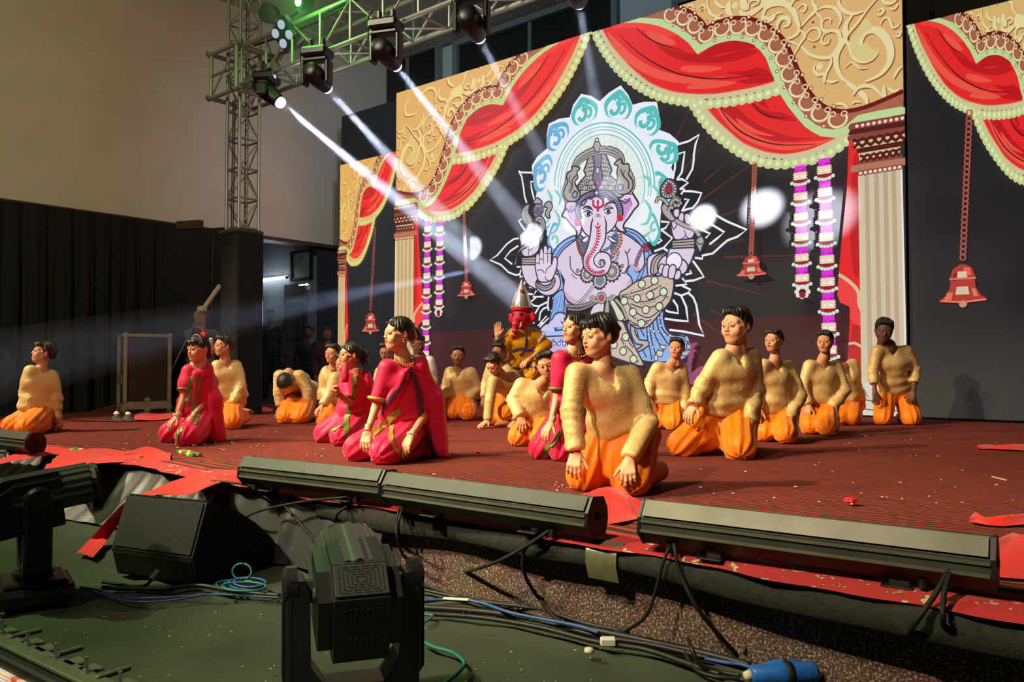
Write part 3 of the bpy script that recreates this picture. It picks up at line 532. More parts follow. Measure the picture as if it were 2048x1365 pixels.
for p in ([(1246, 592), (1270, 586), (1300, 576), (1318, 564)], [(1246, 594), (1280, 592), (1306, 582), (1326, 572)], [(1258, 596), (1290, 604), (1316, 596), (1330, 584)], [(1264, 608), (1290, 616), (1320, 610), (1336, 592)], [(1256, 604), (1276, 626), (1300, 636), (1322, 622)], [(1262, 616), (1268, 634), (1288, 644), (1306, 640)], [(1262, 648), (1280, 652), (1300, 646)], [(1260, 640), (1276, 650)]): ln(p, .016)
for p in ([(1262, 600), (1290, 610), (1312, 604), (1290, 606)], [(1268, 612), (1294, 622), (1316, 616), (1294, 618)], [(1250, 594), (1284, 592), (1304, 584), (1284, 588)]): A.fill(p, DHS, 3)
for x, y in ((1286.4, 569), (1312, 562), (1330, 584.6), (1303, 591.5), (1277, 597.8), (1251.4, 602.8), (1321.5, 614), (1294.6, 620), (1269, 625), (1285.8, 647.6), (1254.4, 674.5), (1249.4, 703), (1270, 719), (1231, 690)): A.disc((x, y), .066, OUT, 14); A.disc((x, y), .052, (214, 226, 190), 8)
for x, y in ((1268, 584), (1320, 574), (1338, 596), (1312, 602), (1286, 608), (1262, 588), (1252, 640), (1226, 702), (1276, 640), (1252, 690)): A.disc((x, y), .022, OUT, 8); A.disc((x, y), .013, WHT, 8)
shp([(1221, 601), (1229, 599), (1241, 615), (1253, 637), (1240, 642), (1231, 622)], (210, 214, 184), sm=2); ln([(1234, 599), (1248, 616), (1258, 640)], .05, OUT); ln([(1234, 599), (1248, 616), (1258, 640)], .034, GRY)
shp([(1215, 604), (1222, 606), (1220, 640), (1206, 650), (1212, 624)], GRY, sm=2); shp([(1190, 612), (1212, 604), (1206, 636), (1184, 634)], SKIN, sm=2)
A.disc((1206, 596.5), .092, OUT, 18); A.disc((1206, 596.5), .08, GRY, 18); A.disc((1206, 596.5), .05, OUT, 14); A.disc((1206, 596.5), .04, (206, 62, 78), 14)
for p in ([(1182, 594), (1190, 602), (1198, 604)], [(1186, 592), (1194, 598)], [(1216, 602), (1224, 596), (1230, 592)], [(1222, 602), (1230, 596), (1234, 591)]): ln(p, .05); ln(p, .034, GRY)
# right raised arm with fly-whisk, lower right hand with a ball
shp([(1346.5, 497), (1340, 506), (1336, 520), (1345, 545), (1364, 545), (1380, 533), (1389, 514), (1390, 496)], SKIN)
shp([(1345, 445), (1346.5, 464), (1351.5, 478), (1363, 482), (1385, 478), (1392, 468), (1391, 452), (1380, 444), (1360, 446)], SKIN)
for p in ([(1350, 424), (1355, 419), (1361, 420), (1362, 430), (1358, 436), (1352, 434)], [(1362, 430), (1367, 426), (1371, 430), (1370, 444), (1363, 446), (1360, 440)], [(1372, 432), (1378, 428), (1384, 434), (1382, 450), (1374, 448)], [(1346, 446), (1348, 438), (1354, 438), (1357, 450), (1350, 460)]): shp(p, SKIN, .016, 3)
ln([(1372, 462), (1374, 472), (1364, 480)], .012); ln([(1374, 472), (1382, 478), (1390, 474)], .012)
shp([(1347, 482), (1391, 478), (1393, 484), (1391, 496), (1348, 498)], GRY, sm=0); ln([(1347, 487), (1392, 484)], .014, OUT, 0); ln([(1347, 493), (1392, 490)], .014, OUT, 0)
shp([(1326, 415), (1330, 430), (1342, 442), (1348, 444), (1354, 440), (1348, 430), (1342, 420), (1334, 408)], GRY, sm=3); ln([(1354, 442), (1372, 452), (1392, 460), (1404, 476)], .07); ln([(1354, 442), (1372, 452), (1392, 460), (1404, 476)], .048, GRY)
shp([(1400, 476), (1408, 474), (1412, 486), (1408, 494), (1404, 506), (1397, 494), (1394, 484)], GRY, sm=2); ln([(1396, 484), (1403, 490), (1412, 486)], .014)
shp([(1332, 364), (1338, 360), (1348, 361), (1356, 370), (1358, 380), (1354, 392), (1342, 398), (1330, 397), (1324, 388), (1325, 376)], (140, 126, 116), .026, 3)
string([(1340, 363), (1350, 370), (1354, 382), (1348, 392), (1338, 395), (1330, 390), (1330, 378), (1336, 368)], .021, 15, OUT, WHT)
shp([(1342, 368), (1347, 378), (1346, 386), (1340, 389), (1335, 385), (1336, 377)], (170, 40, 56), .016, 3)
for x, y in ((1352, 396), (1358, 398), (1362, 402), (1364, 408), (1360, 412), (1354, 412), (1348, 402)): A.disc((x, y), .036, OUT, 8); A.disc((x, y), .025, GRY, 8)
for p in ([(1316, 408), (1318, 400), (1326, 398), (1334, 404), (1340, 412)], [(1344, 416), (1348, 404), (1356, 400), (1360, 404)], [(1340, 424), (1344, 416), (1350, 418)]): ln(p, .06); ln(p, .034, GRY)
shp([(1298, 522), (1304, 512), (1320, 507), (1336, 512), (1336, 532), (1326, 552), (1312, 551), (1300, 552)], SKIN); shp([(1306, 550), (1306, 530), (1314, 514), (1330, 507), (1337, 508), (1326, 518), (1319, 532), (1319, 546)], GRY); ln([(1311, 548), (1312, 530), (1320, 516), (1332, 509)], .012)
shp([(1362, 520), (1372, 522), (1379, 532), (1376, 544), (1368, 550), (1362, 544)], SKIN)
A.disc((1351.6, 523.9), .128, OUT, 24); A.disc((1351.6, 523.9), .112, (240, 238, 244), 24)
for p in ([(1322, 534), (1326, 529), (1331, 531), (1331, 540), (1326, 549), (1320, 546)], [(1330, 536), (1336, 530), (1342, 533), (1341, 548), (1336, 556), (1328, 552)], [(1342, 536), (1349, 530), (1355, 534), (1355, 548), (1350, 558), (1340, 556)], [(1355, 546), (1359, 541), (1365, 544), (1364, 556), (1358, 561), (1352, 558)]): shp(p, SKIN, .018, 3)
for c in ((1294, 494), (1297, 499)): A.disc(c, .05, OUT, 12); A.disc(c, .036, (190, 60, 70), 12)
for x, y in ((1282, 512), (1279, 518), (1277, 524), (1276, 530), (1284, 506), (1288, 500)): A.disc((x, y), .035, OUT, 8); A.disc((x, y), .025, (150, 116, 160), 8)
# ears, head, trunk
PUR = (196, 150, 206)
for E_, I_ in (([(1152, 404), (1136.6, 406), (1134, 420), (1127.8, 433), (1136.6, 438), (1146.6, 451), (1155, 460), (1158, 470), (1155, 477), (1166, 466), (1168, 430), (1164, 410)], [(1146, 414), (1140, 426), (1146, 442), (1156, 456), (1158, 430), (1154, 414)]), ([(1246, 391), (1266, 387), (1274, 396), (1281, 410), (1272.6, 420), (1262.6, 435), (1252.6, 448), (1251, 457), (1256, 465), (1244, 464), (1234, 452), (1236, 430), (1240, 400)], [(1252, 400), (1264, 402), (1268, 412), (1260, 426), (1250, 444), (1247, 420)])):
    shp(E_, (226, 206, 232), .03, 3); A.fill(I_, PUR, 3); ln([I_[0], I_[1], I_[2]], .012, (140, 60, 110))
shp([(1163, 400), (1163, 430), (1165, 446), (1170, 462), (1182, 474), (1205, 474), (1226, 462), (1237, 446), (1241, 430), (1240, 404), (1232, 392), (1203, 388), (1176, 390)], (226, 212, 230), .022, 3)
TR = [(1190, 440), (1185.4, 466.5), (1183, 480), (1178, 498), (1171, 516), (1170.4, 530), (1176, 542), (1188, 551), (1203, 553), (1217, 548), (1225, 534), (1226, 520), (1220.5, 508.8), (1209, 504.5), (1203, 505), (1209, 494), (1214, 482.5), (1216, 466), (1214, 440)]
shp(TR, (226, 210, 230), .024, 3); A.fill([(1191, 443), (1213, 443), (1216, 436), (1188, 436)], (226, 212, 230))
ln([(1203, 505), (1196, 511), (1191.5, 520), (1194, 530), (1202, 536), (1211, 534), (1214, 527), (1211, 521), (1204, 521)]); ln([(1204, 521), (1201, 528), (1206, 533)], .012); shp([(1204, 524), (1210, 522), (1213, 532), (1206, 535)], SKS, .012, 2)
RD = (186, 40, 74)
ln([(1200, 455), (1201, 470), (1198, 486), (1191, 502), (1182, 514), (1178, 526), (1182, 538), (1192, 546), (1205, 547), (1214, 541)], .014, RD)
V_ = cr([(1200, 455), (1201, 470), (1198, 486), (1191, 502), (1182, 514), (1178, 526), (1182, 538), (1192, 546), (1205, 547), (1214, 541)], 3)
for i in range(1, len(V_) - 1):
    d = V_[i + 1] - V_[i - 1]; d = d / np.linalg.norm(d); n_ = np.array([-d[1], d[0]])
    for s in (1, -1): ln([V_[i], V_[i] - d * 3 + n_ * s * 4.6], .018, RD, 0)
A.fill([(1200, 444), (1202, 450), (1200, 454), (1198, 450)], RD); ln([(1194, 453), (1200, 456), (1206, 452)], .016, RD)
ln([(1191, 401), (1191, 412), (1200, 417), (1210, 412), (1210, 400)], .036, RD); ln([(1200, 402), (1200, 424)], .03, RD, 0); A.fill([(1200, 400), (1203, 406), (1200, 411), (1197, 406)], RD); A.fill([(1200, 416), (1203, 421), (1200, 427), (1197, 421)], RD)
ln([(1190, 436), (1186, 450), (1185, 464)], .012); ln([(1213, 434), (1216, 448), (1215, 460)], .012); ln([(1196, 434), (1205, 433)], .012); ln([(1196, 431), (1205, 430)], .01)
ln([(1168, 420), (1176, 415), (1184, 416), (1189, 420)], .034, OUT, 5, None, True); ln([(1212, 414), (1220, 408), (1228, 406), (1234, 409)], .034, OUT, 5, None, True)
for c, s in (((1181, 429), 1), ((1221, 424), -1)):
    A.fill([(c[0] - 9, c[1] - 1), (c[0], c[1] - 6), (c[0] + 9, c[1] + (1 if s > 0 else -4)), (c[0] + 2, c[1] + 6), (c[0] - 6, c[1] + 4)], WHT, 3); ln([(c[0] - 10, c[1] - 2), (c[0], c[1] - 6.5), (c[0] + 9, c[1] + (1 if s > 0 else -5))], .02); ln([(c[0] - 8, c[1] + 1), (c[0] - 2, c[1] + 6), (c[0] + 7, c[1] + 2)], .012); A.disc(c, .036, (60, 60, 70), 12)
    ln([(c[0] - 10, c[1] - 6), (c[0], c[1] - 11), (c[0] + 10, c[1] - 6)], .012)
shp([(1168, 482), (1178, 474), (1181, 472), (1181, 480), (1174, 487)], WHT, .016, 2); shp([(1220, 478), (1223, 474), (1232, 480), (1239, 485), (1230, 486)], WHT, .016, 2)
# crown
shp([(1153, 398), (1154, 382), (1166, 364), (1176, 352), (1172, 343), (1177, 331), (1180, 318), (1185, 308), (1192, 297), (1199, 288), (1206, 297), (1213, 308), (1219, 318), (1224, 331), (1228, 343), (1224, 352), (1236, 362), (1246, 376), (1250, 394), (1240, 396), (1225, 388), (1200, 386), (1175, 390), (1163, 402)], GRY, .026, 2)
for y, w in ((318, 18), (327, 22), (335, 25), (343, 27), (352, 24), (362, 34), (372, 42), (381, 46)):
    ln([(1200 - w, y + 4), (1200 - w * .5, y + 1), (1200, y), (1200 + w * .5, y + 1), (1200 + w, y + 4)], .014)
    for k in range(-4, 5): A.disc((1200 + k * w / 5, y + 4 - 2 * (1 - abs(k) / 5)), .010, (232, 228, 216), 6)
for x, y in ((1166, 376), (1178, 366), (1224, 366), (1236, 378), (1184, 378), (1216, 378)): A.disc((x, y), .05, OUT, 10); A.disc((x, y), .038, GRY, 10); A.disc((x, y), .018, OUT, 8)
shp([(1194, 300), (1204, 300), (1208, 318), (1206, 336), (1210, 356), (1200, 380), (1190, 356), (1194, 336), (1191, 318)], (134, 122, 150), .02, 2); A.disc((1200, 343), .04, OUT, 10, ry=.06); A.disc((1200, 343), .026, (206, 200, 216), 10, ry=.045); A.disc((1200, 366), .04, OUT, 10, ry=.06); A.disc((1200, 366), .028, (196, 110, 196), 10, ry=.05)
A.disc((1198.4, 282.5), .042, OUT, 12); A.disc((1198.4, 282.5), .024, (220, 220, 226), 12); shp([(1194, 286), (1203, 286), (1206, 294), (1212, 302), (1200, 306), (1186, 302), (1192, 294)], GRY, .018, 2)
def fan(pts, n, r0, sgn=1):
    q = cr(pts, 8); k = np.linspace(0, len(q) - 1, n).astype(int)
    for i in k: A.disc(q[i], r0, OUT, 8)
    for i in k: A.disc(q[i], r0 * .68, GRY, 8)
LA = [(1152, 336), (1158, 322), (1168, 313), (1180, 306), (1190, 302)]; RA = [(1208, 299), (1224, 300), (1238, 305), (1247, 314), (1250, 324)]
fan(LA, 10, .048); fan(RA, 10, .048)
for p in (LA, RA): q = [(x + (4 if x < 1200 else -3), y + 6) for x, y in p]; ln(q, .085); ln(q, .062, GRY); ln(q, .012, OUT)
LS = [(1151.6, 334), (1149, 342), (1141, 348), (1138, 356), (1141, 364), (1136, 376), (1133, 390), (1139, 402), (1150, 405), (1161, 401), (1166, 390), (1160, 378), (1155, 366), (1161, 357), (1159, 347), (1165, 338)]
RS = [(1233, 330), (1241, 334), (1239, 345), (1240, 357), (1238, 370), (1235, 380), (1241, 388), (1252, 391), (1264, 387), (1271, 375), (1269, 361), (1262, 351), (1264, 342), (1262, 330), (1250, 330), (1246, 320)]
fan([(1142, 350), (1140, 362), (1135, 376), (1133, 390), (1138, 402)], 11, .044); fan([(1263, 345), (1269, 358), (1271, 374), (1266, 386)], 10, .044)
shp(LS, GRY, .024, 3); shp(RS, GRY, .024, 3)
ln([(1158, 352), (1150, 362), (1150, 376), (1144, 388)], .02); ln([(1146, 352), (1144, 362), (1148, 372), (1142, 384)], .012); ln([(1246, 340), (1252, 354), (1262, 366), (1262, 380)], .02); ln([(1256, 342), (1252, 350), (1258, 362)], .012)
for c in ((1155, 391), (1246, 377)): A.disc(c, .06, OUT, 12); A.disc(c, .046, GRY2, 12); A.disc(c, .03, (150, 170, 226), 12)
HB = [(1164, 440), (1161, 420), (1166, 404), (1178, 394), (1200, 388), (1224, 390), (1238, 402), (1245, 418), (1246, 434)]
ln(HB, .11, (54, 48, 82), 8)
for o_ in (-3, 0, 3):
    q = [(x + o_ * (1 if 1170 < x < 1240 else 0) * 0 + (o_ if x < 1172 or x > 1236 else 0), y + (o_ if 1172 <= x <= 1236 else 0)) for x, y in HB]; string(q, .012, 44, (54, 48, 82), (214, 214, 236))
for p in ((1161, 447), (1246, 438)): A.fill([(p[0] - 5, p[1] - 6), (p[0] + 5, p[1] - 6), (p[0] + 6, p[1] + 4), (p[0], p[1] + 7), (p[0] - 5, p[1] + 4)], (196, 36, 50), 2)
for p in ([(1168, 412), (1174, 412), (1180, 402)], [(1182, 396), (1188, 400), (1194, 396)], [(1204, 396), (1212, 399), (1218, 392)], [(1220, 394), (1226, 402), (1234, 402)], [(1139, 420), (1148, 424), (1156, 420)], [(1250, 404), (1258, 408), (1266, 400)]): string(p, .018, 9, OUT, (110, 106, 150))
shp([(1200, 378), (1206, 388), (1200, 397), (1194, 388)], (120, 116, 128), .02, 0); A.disc((1200, 388), .022, WHT, 4)
# lotus behind the front boys
MAG = (150, 66, 108)
for p in ([(1388, 690), (1396, 686), (1402, 687), (1396, 694), (1392, 704), (1394, 716), (1386, 712)], [(1384, 708), (1392, 700), (1400, 701), (1393, 708), (1391, 722), (1386, 742), (1382, 726)], [(1380, 760), (1394, 742), (1410, 732), (1414, 740), (1408, 756), (1392, 770)]): A.fill(p, MAG, 3)
A.fill([(1384, 760), (1390, 735), (1384, 720), (1376, 735), (1374, 750)], (120, 70, 110), 3)
# ---------------------------------------------------------------- emit onto the three screens
def screen_mat():
    m, nt, b = newmat('led_picture'); L = nt.links
    at = N(nt, 'ShaderNodeAttribute'); at.attribute_name = 'Col'
    tc = N(nt, 'ShaderNodeTexCoord'); sx = N(nt, 'ShaderNodeSeparateXYZ'); L.new(tc.outputs['Object'], sx.inputs[0])
    def cell(o):
        f = N(nt, 'ShaderNodeMath', operation='FRACT'); k = N(nt, 'ShaderNodeMath', operation='MULTIPLY'); k.inputs[1].default_value = 1 / .018; L.new(o, k.inputs[0]); L.new(k.outputs[0], f.inputs[0])
        a = N(nt, 'ShaderNodeMath', operation='SUBTRACT'); L.new(f.outputs[0], a.inputs[0]); a.inputs[1].default_value = .5
        c = N(nt, 'ShaderNodeMath', operation='ABSOLUTE'); L.new(a.outputs[0], c.inputs[0]); return c.outputs[0]
    mx = N(nt, 'ShaderNodeMath', operation='MAXIMUM'); L.new(cell(sx.outputs['X']), mx.inputs[0]); L.new(cell(sx.outputs['Z']), mx.inputs[1])
    mr = N(nt, 'ShaderNodeMapRange'); mr.inputs['From Min'].default_value = .30; mr.inputs['From Max'].default_value = .5; mr.inputs['To Min'].default_value = 1.04; mr.inputs['To Max'].default_value = .86
    L.new(mx.outputs[0], mr.inputs['Value'])
    L.new(at.outputs['Color'], b.inputs['Emission Color']); L.new(mr.outputs['Result'], b.inputs['Emission Strength'])
    b.inputs['Base Color'].default_value = (.05, .05, .052, 1); b.inputs['Roughness'].default_value = .62; b.inputs['Specular IOR Level'].default_value = .25
    m.cycles.emission_sampling = 'NONE'
    return m
LEDM = screen_mat()
BGC = (30, 30, 34)
def screen(name, u0, u1, h, parts, label):
    e = empty(name, (XC + (u0 + u1) / 2, DY, 0), label, 'screen')
    out = [[], [], [], 0]
    bg = Art(); bg.poly([(u0, .02), (u1, .02), (u1, h), (u0, h)], BGC); bg.emit(out)
    for art, M, tint in parts: art.emit(out, M, (u0 - .03, u1 + .03, .02, h + .002), tint)
    V = np.array(out[0]) - np.array(e.location); me = bpy.data.meshes.new('picture'); me.from_pydata(V.tolist(), [], out[1])
    a = me.color_attributes.new('Col', 'FLOAT_COLOR', 'POINT'); a.data.foreach_set('color', np.concatenate([np.array(out[2]), np.ones((len(V), 1))], 1).astype(np.float32).ravel())
    me.materials.append(LEDM); o = bpy.data.objects.new('picture', me); COL.objects.link(o); o.parent = e
    back = pm('led_cabinet', (22, 22, 24), .6)
    mk('cabinet', box(0, .09, h / 2 + .01, u1 - u0, .17, h), back, e)
    for x in np.linspace(-(u1 - u0) / 2 + .25, (u1 - u0) / 2 - .25, max(2, int((u1 - u0) / 2) + 1)):
        mk('hanging_bracket', bbox(x, .1, h + .07, .05, .05, .14, .008), back, e)
    return e
screen('led_screen', -4.216, 4.216, HC, [(A, (1, 0, 1, 0), None), (R, (1, 0, 1, 0), None), (R, (-1, 0, 1, 0), np.array([1.05, 1.0, .86])), (G, (1, 0, 1, 0), None), (G, (-1, 0, 1, 0), None)], 'large central LED wall showing a seated elephant-headed deity under red drapes')
BL = Art(); bell(BL, (753, 458), (744, 618), (744, 626), (743, 664), .50, 24)
screen('led_screen', -6.03, -4.245, 4.51, [(R, (-.405, -4.262, .8156, 0), np.array([1.06, .98, .78])), (BL, (1, 0, 1, 0), None)], 'narrow LED wall showing a drape edge, pillar and one bell, beside the dark passage')
BR = Art(); bell(BR, (1940, 228), (1927, 515), (1926, 530), (1923, 606), .46, 28)
screen('led_screen', 4.245, 6.6, 4.51, [(R, (.405, 4.262, .8156, 0), np.array([.98, 1.0, .96])), (BR, (1, 0, 1, 0), None)], 'LED wall with a drape corner and one large bell on black background')
# ================================================================ setting
PLAST = pm('plaster', (196, 186, 172), .85, var=.04, scale=2.0, bump=.05, bscale=60)
BLK = pm('black_cloth', (11, 11, 12), .9, var=.25, scale=8, sheen=.05)
BLKP = pm('black_paint', (18, 18, 20), .45, var=.2, scale=14)
DKBR = pm('dark_wood', (74, 48, 40), .6, var=.2, scale=6)
XW, YB, ZF = -13.2, 11.8, -0.30
def struct(name, geo, mat, smooth=False, parent=None):
    o = mk(name, geo, mat, parent, smooth)
    if not parent: tag(o, kind='structure')
    return o
struct('wall_left', box(XW - .15, 5.0, 5.15, .3, 14.2, 4.25), PLAST)
struct('trim_1', box(XW + .012, 5.0, 3.02 - .03, .34, 13.6, .07), DKBR)
wb = struct('wall_back', box((XW + 4) / 2, YB + .15, 3.45, 4 - XW, .3, 7.5), pm('plaster_back', (176, 180, 178), .85, var=.05, scale=2))
struct('ceiling', box(-5, 4, 7.35, 19, 18, .2), pm('ceiling_paint', (170, 168, 160), .9, var=.04, scale=2))
# lower floor: black matting with creases
def floor_mesh():
    nx, ny = 150, 110; X = np.linspace(-14, 4, nx); Y = np.linspace(-3, 2.6, ny); gx, gy = np.meshgrid(X, Y, indexing='ij')
    P = np.stack([gx.ravel(), gy.ravel(), np.zeros(nx * ny)], 1)
    dirn = P[:, 0] * .72 + P[:, 1] * .62
    z = .010 * np.sin(dirn * 26 + 1.6 * vnoise(P, 2.2, 3)) * np.clip(vnoise(P, 1.7, 5) + .55, 0, 1) + .006 * vnoise(P, 9, 8)
    P[:, 2] = ZF + z - .016
    i = np.arange(nx * ny).reshape(nx, ny); Fq = np.stack([i[:-1, :-1], i[1:, :-1], i[1:, 1:], i[:-1, 1:]], -1).reshape(-1, 4); return P, Fq
V, Fq = floor_mesh()
fl = mknp('floor', V, Fq, pm('black_matting', (48, 56, 36), .8, var=.3, scale=3.0, bump=.25, bscale=240, sheen=.1)); tag(fl, kind='structure')
mk('subfloor', box(-6, 6.5, ZF - .08, 22, 13, .1), pm('hall_floor', (38, 38, 36), .7), fl)
# side passage behind the left wall
GREYW = pm('grey_wall', (118, 124, 128), .85, var=.06, scale=2)
struct('wall_passage', box(-15.1, 9.95, 1.7, 3.5, .2, 4.2), GREYW)
struct('wall_passage_side', box(-16.9, 7.6, 1.7, .2, 5, 4.2), GREYW)
pc = struct('ceiling_passage', box(-15.1, 7.6, 3.42, 3.5, 5.2, .12), pm('passage_ceiling', (120, 122, 124), .9))
mk('coving', join(box(-15.1, 9.78, 3.30, 3.4, .14, .08), box(-15.1, 9.81, 3.22, 3.4, .06, .05)), pm('coving_paint', (150, 156, 160), .8), pc)
tl = empty('tube_light', ony(546, 559, 9.78), 'glowing white tube light on the passage wall, half hidden by the black pillar cover', 'light')
a, b = ony(506, 565, 9.76) - np.array(tl.location), ony(573, 555, 9.76) - np.array(tl.location)
mk('tube', cyl(a, b, .022, 10), em('tube_glow', (225, 240, 255), 14.0), tl); mk('batten', box(0, .06, .03, .95, .05, .05), pm('white_enamel', (220, 220, 220), .5), tl)
for p, s in ((a, -1), (b, 1)): mk('end_cap', cyl(p - np.array((.02, 0, 0)), p + np.array((.03, 0, 0)), .028, 10), BLKP, tl)
area('tube_fill', tuple(np.array(tl.location) + (0, -.12, 0)), tuple(np.array(tl.location) + (0, -3, -.6)), 7, .9, .06, (.85, .93, 1.0))
spot('tube_wall_glow', tuple(np.array(tl.location) + (0, -.45, -.05)), tuple(np.array(tl.location) + (0, .5, 0)), 10, 150, (.8, .92, 1.0), 1.0, .3)
dr = struct('door_1', bbox(-13.72, 9.8, 1.0, .72, .06, 2.5, .01), pm('dark_door', (60, 58, 56), .6))
for z in (.45, 1.5): mk('panel', bbox(-13.72, 9.755, z, .52, .03, .8, .012), MATS['dark_door'], dr)
w4 = struct('window_4', box(-13.55, 9.84, 2.62, .58, .03, .52), pm('dim_glass', (86, 98, 104), .25))
for g in (box(-13.55, 9.82, 2.90, .68, .06, .05), box(-13.55, 9.82, 2.34, .68, .06, .05), box(-13.87, 9.82, 2.62, .05, .06, .6), box(-13.23, 9.82, 2.62, .05, .06, .6)): mk('window_frame', g, BLKP, w4)
w5 = struct('window_5', box(-13.46, 9.84, 2.05, .36, .03, .42), pm('lit_grille_glass', (130, 142, 148), .3))
for k in range(4): mk('bar', cyl((-13.64, 9.815, 1.89 + k * .1), (-13.28, 9.815, 1.89 + k * .1), .008, 6), BLKP, w5)
t2 = empty('tube_light', (-13.42, 9.78, 2.21), 'short glowing tube above the grilled window at the passage end', 'light'); mk('tube', cyl((-.14, 0, 0), (.12, 0, 0), .014, 8), MATS['tube_glow'], t2); mk('batten', box(0, .03, .02, .3, .03, .03), BLKP, t2)
# back wall windows, dark
DKG = pm('dark_glass', (24, 30, 28), .25, var=.1, spec=.6); FRM = pm('window_paint', (104, 112, 110), .7)
def win(n, p0, p1, bot):
    A_, B_ = ony(*p0, YB), ony(*p1, YB); x0, x1, zt = A_[0], B_[0], (A_[2] + B_[2]) / 2
    w = struct('window_%d' % n, box((x0 + x1) / 2, YB - .005, (zt + bot) / 2, x1 - x0, .03, zt - bot), DKG)
    for g in (box((x0 + x1) / 2, YB - .05, zt + .06, x1 - x0 + .24, .12, .12), box(x0 - .06, YB - .05, (zt + bot) / 2, .12, .12, zt - bot), box(x1 + .06, YB - .05, (zt + bot) / 2, .12, .12, zt - bot), box((x0 + x1) / 2, YB - .03, (zt + bot) / 2, .07, .06, zt - bot)): mk('window_frame', g, FRM, w)
    mk('sill', box((x0 + x1) / 2, YB - .07, bot - .04, x1 - x0 + .3, .16, .08), FRM, w)
win(1, (762, 137), (877, 96), 3.2); win(2, (920, 92), (1228, -8), 3.2); win(3, (1362, 0), (1700, -80), 3.2)
# ---------------------------------------------------------------- stage
st = struct('stage', box(-3.7, 6.36, -.16, 13.9, 7.96, .28), DKBR)
def stripe_mat():
    m, nt, b = newmat('striped_carpet'); L = nt.links
    tc = N(nt, 'ShaderNodeTexCoord'); mp = N(nt, 'ShaderNodeMapping'); mp.inputs['Scale'].default_value = (.35, 1, 1); L.new(tc.outputs['Object'], mp.inputs[0])
    n1 = N(nt, 'ShaderNodeTexNoise', Scale=1.6, Detail=3.0); L.new(mp.outputs[0], n1.inputs['Vector'])
    sx = N(nt, 'ShaderNodeSeparateXYZ'); L.new(tc.outputs['Object'], sx.inputs[0])
    ma = N(nt, 'ShaderNodeMath', operation='MULTIPLY_ADD'); L.new(n1.outputs['Fac'], ma.inputs[0]); ma.inputs[1].default_value = .16; L.new(sx.outputs['Y'], ma.inputs[2])
    k = N(nt, 'ShaderNodeMath', operation='MULTIPLY'); L.new(ma.outputs[0], k.inputs[0]); k.inputs[1].default_value = 2 * math.pi / .042
    s = N(nt, 'ShaderNodeMath', operation='SINE'); L.new(k.outputs[0], s.inputs[0])
    mp2 = N(nt, 'ShaderNodeMapping'); mp2.inputs['Scale'].default_value = (2.5, 30, 1); L.new(tc.outputs['Object'], mp2.inputs[0])
    n2 = N(nt, 'ShaderNodeTexNoise', Scale=2.2, Detail=5.0); L.new(mp2.outputs[0], n2.inputs['Vector'])
    ad = N(nt, 'ShaderNodeMath', operation='MULTIPLY_ADD'); L.new(n2.outputs['Fac'], ad.inputs[0]); ad.inputs[1].default_value = 3.4; L.new(s.outputs[0], ad.inputs[2])
    mr = N(nt, 'ShaderNodeMapRange'); mr.inputs['From Min'].default_value = 1.0; mr.inputs['From Max'].default_value = 2.6; L.new(ad.outputs[0], mr.inputs['Value'])
    crp = N(nt, 'ShaderNodeValToRGB'); e = crp.color_ramp.elements; e[0].color = lin((58, 42, 34)) + (1,); e[1].color = lin((160, 58, 48)) + (1,); e[0].position = .15; e[1].position = .85
    e2 = crp.color_ramp.elements.new(.5); e2.color = lin((104, 58, 46)) + (1,)
    L.new(mr.outputs[0], crp.inputs[0]); L.new(crp.outputs[0], b.inputs['Base Color']); b.inputs['Roughness'].default_value = .95; b.inputs['Specular IOR Level'].default_value = .15
    n3 = N(nt, 'ShaderNodeTexNoise', Scale=160.0); L.new(tc.outputs['Object'], n3.inputs['Vector']); bp = N(nt, 'ShaderNodeBump', Strength=.35, Distance=.01); L.new(n3.outputs['Fac'], bp.inputs['Height']); L.new(bp.outputs[0], b.inputs['Normal'])
    return m
CARP = stripe_mat()
def edge_y(x): return 2.33 + .018 * np.sin(x * 2.3) + .012 * np.sin(x * 5.1 + 1)
def carpet():
    nx, ny = 230, 120; X = np.linspace(-10.55, 3.1, nx); T = np.linspace(0, 1, ny) ** 1.5
    gx, gt = np.meshgrid(X, T, indexing='ij'); gy = edge_y(gx) + gt * (9.72 - edge_y(gx)); P = np.stack([gx.ravel(), gy.ravel(), np.zeros(nx * ny)], 1)
    d = P[:, 1] - 2.33; w = np.exp(-(d / .35) ** 2)
    P[:, 2] = .004 + .003 * vnoise(P * (.5, 3, 1), 3, 11) + w * .014 * np.sin(P[:, 1] * 30 + 2.2 * vnoise(P, 1.5, 4)) * np.clip(d / .08, 0, 1) + .012 * w
    i = np.arange(nx * ny).reshape(nx, ny); return P, np.stack([i[:-1, :-1], i[1:, :-1], i[1:, 1:], i[:-1, 1:]], -1).reshape(-1, 4)
V, Fq = carpet(); cp = tag(mknp('carpet', V, Fq, CARP), 'worn red carpet with thin dark stripes covering the stage', 'carpet')
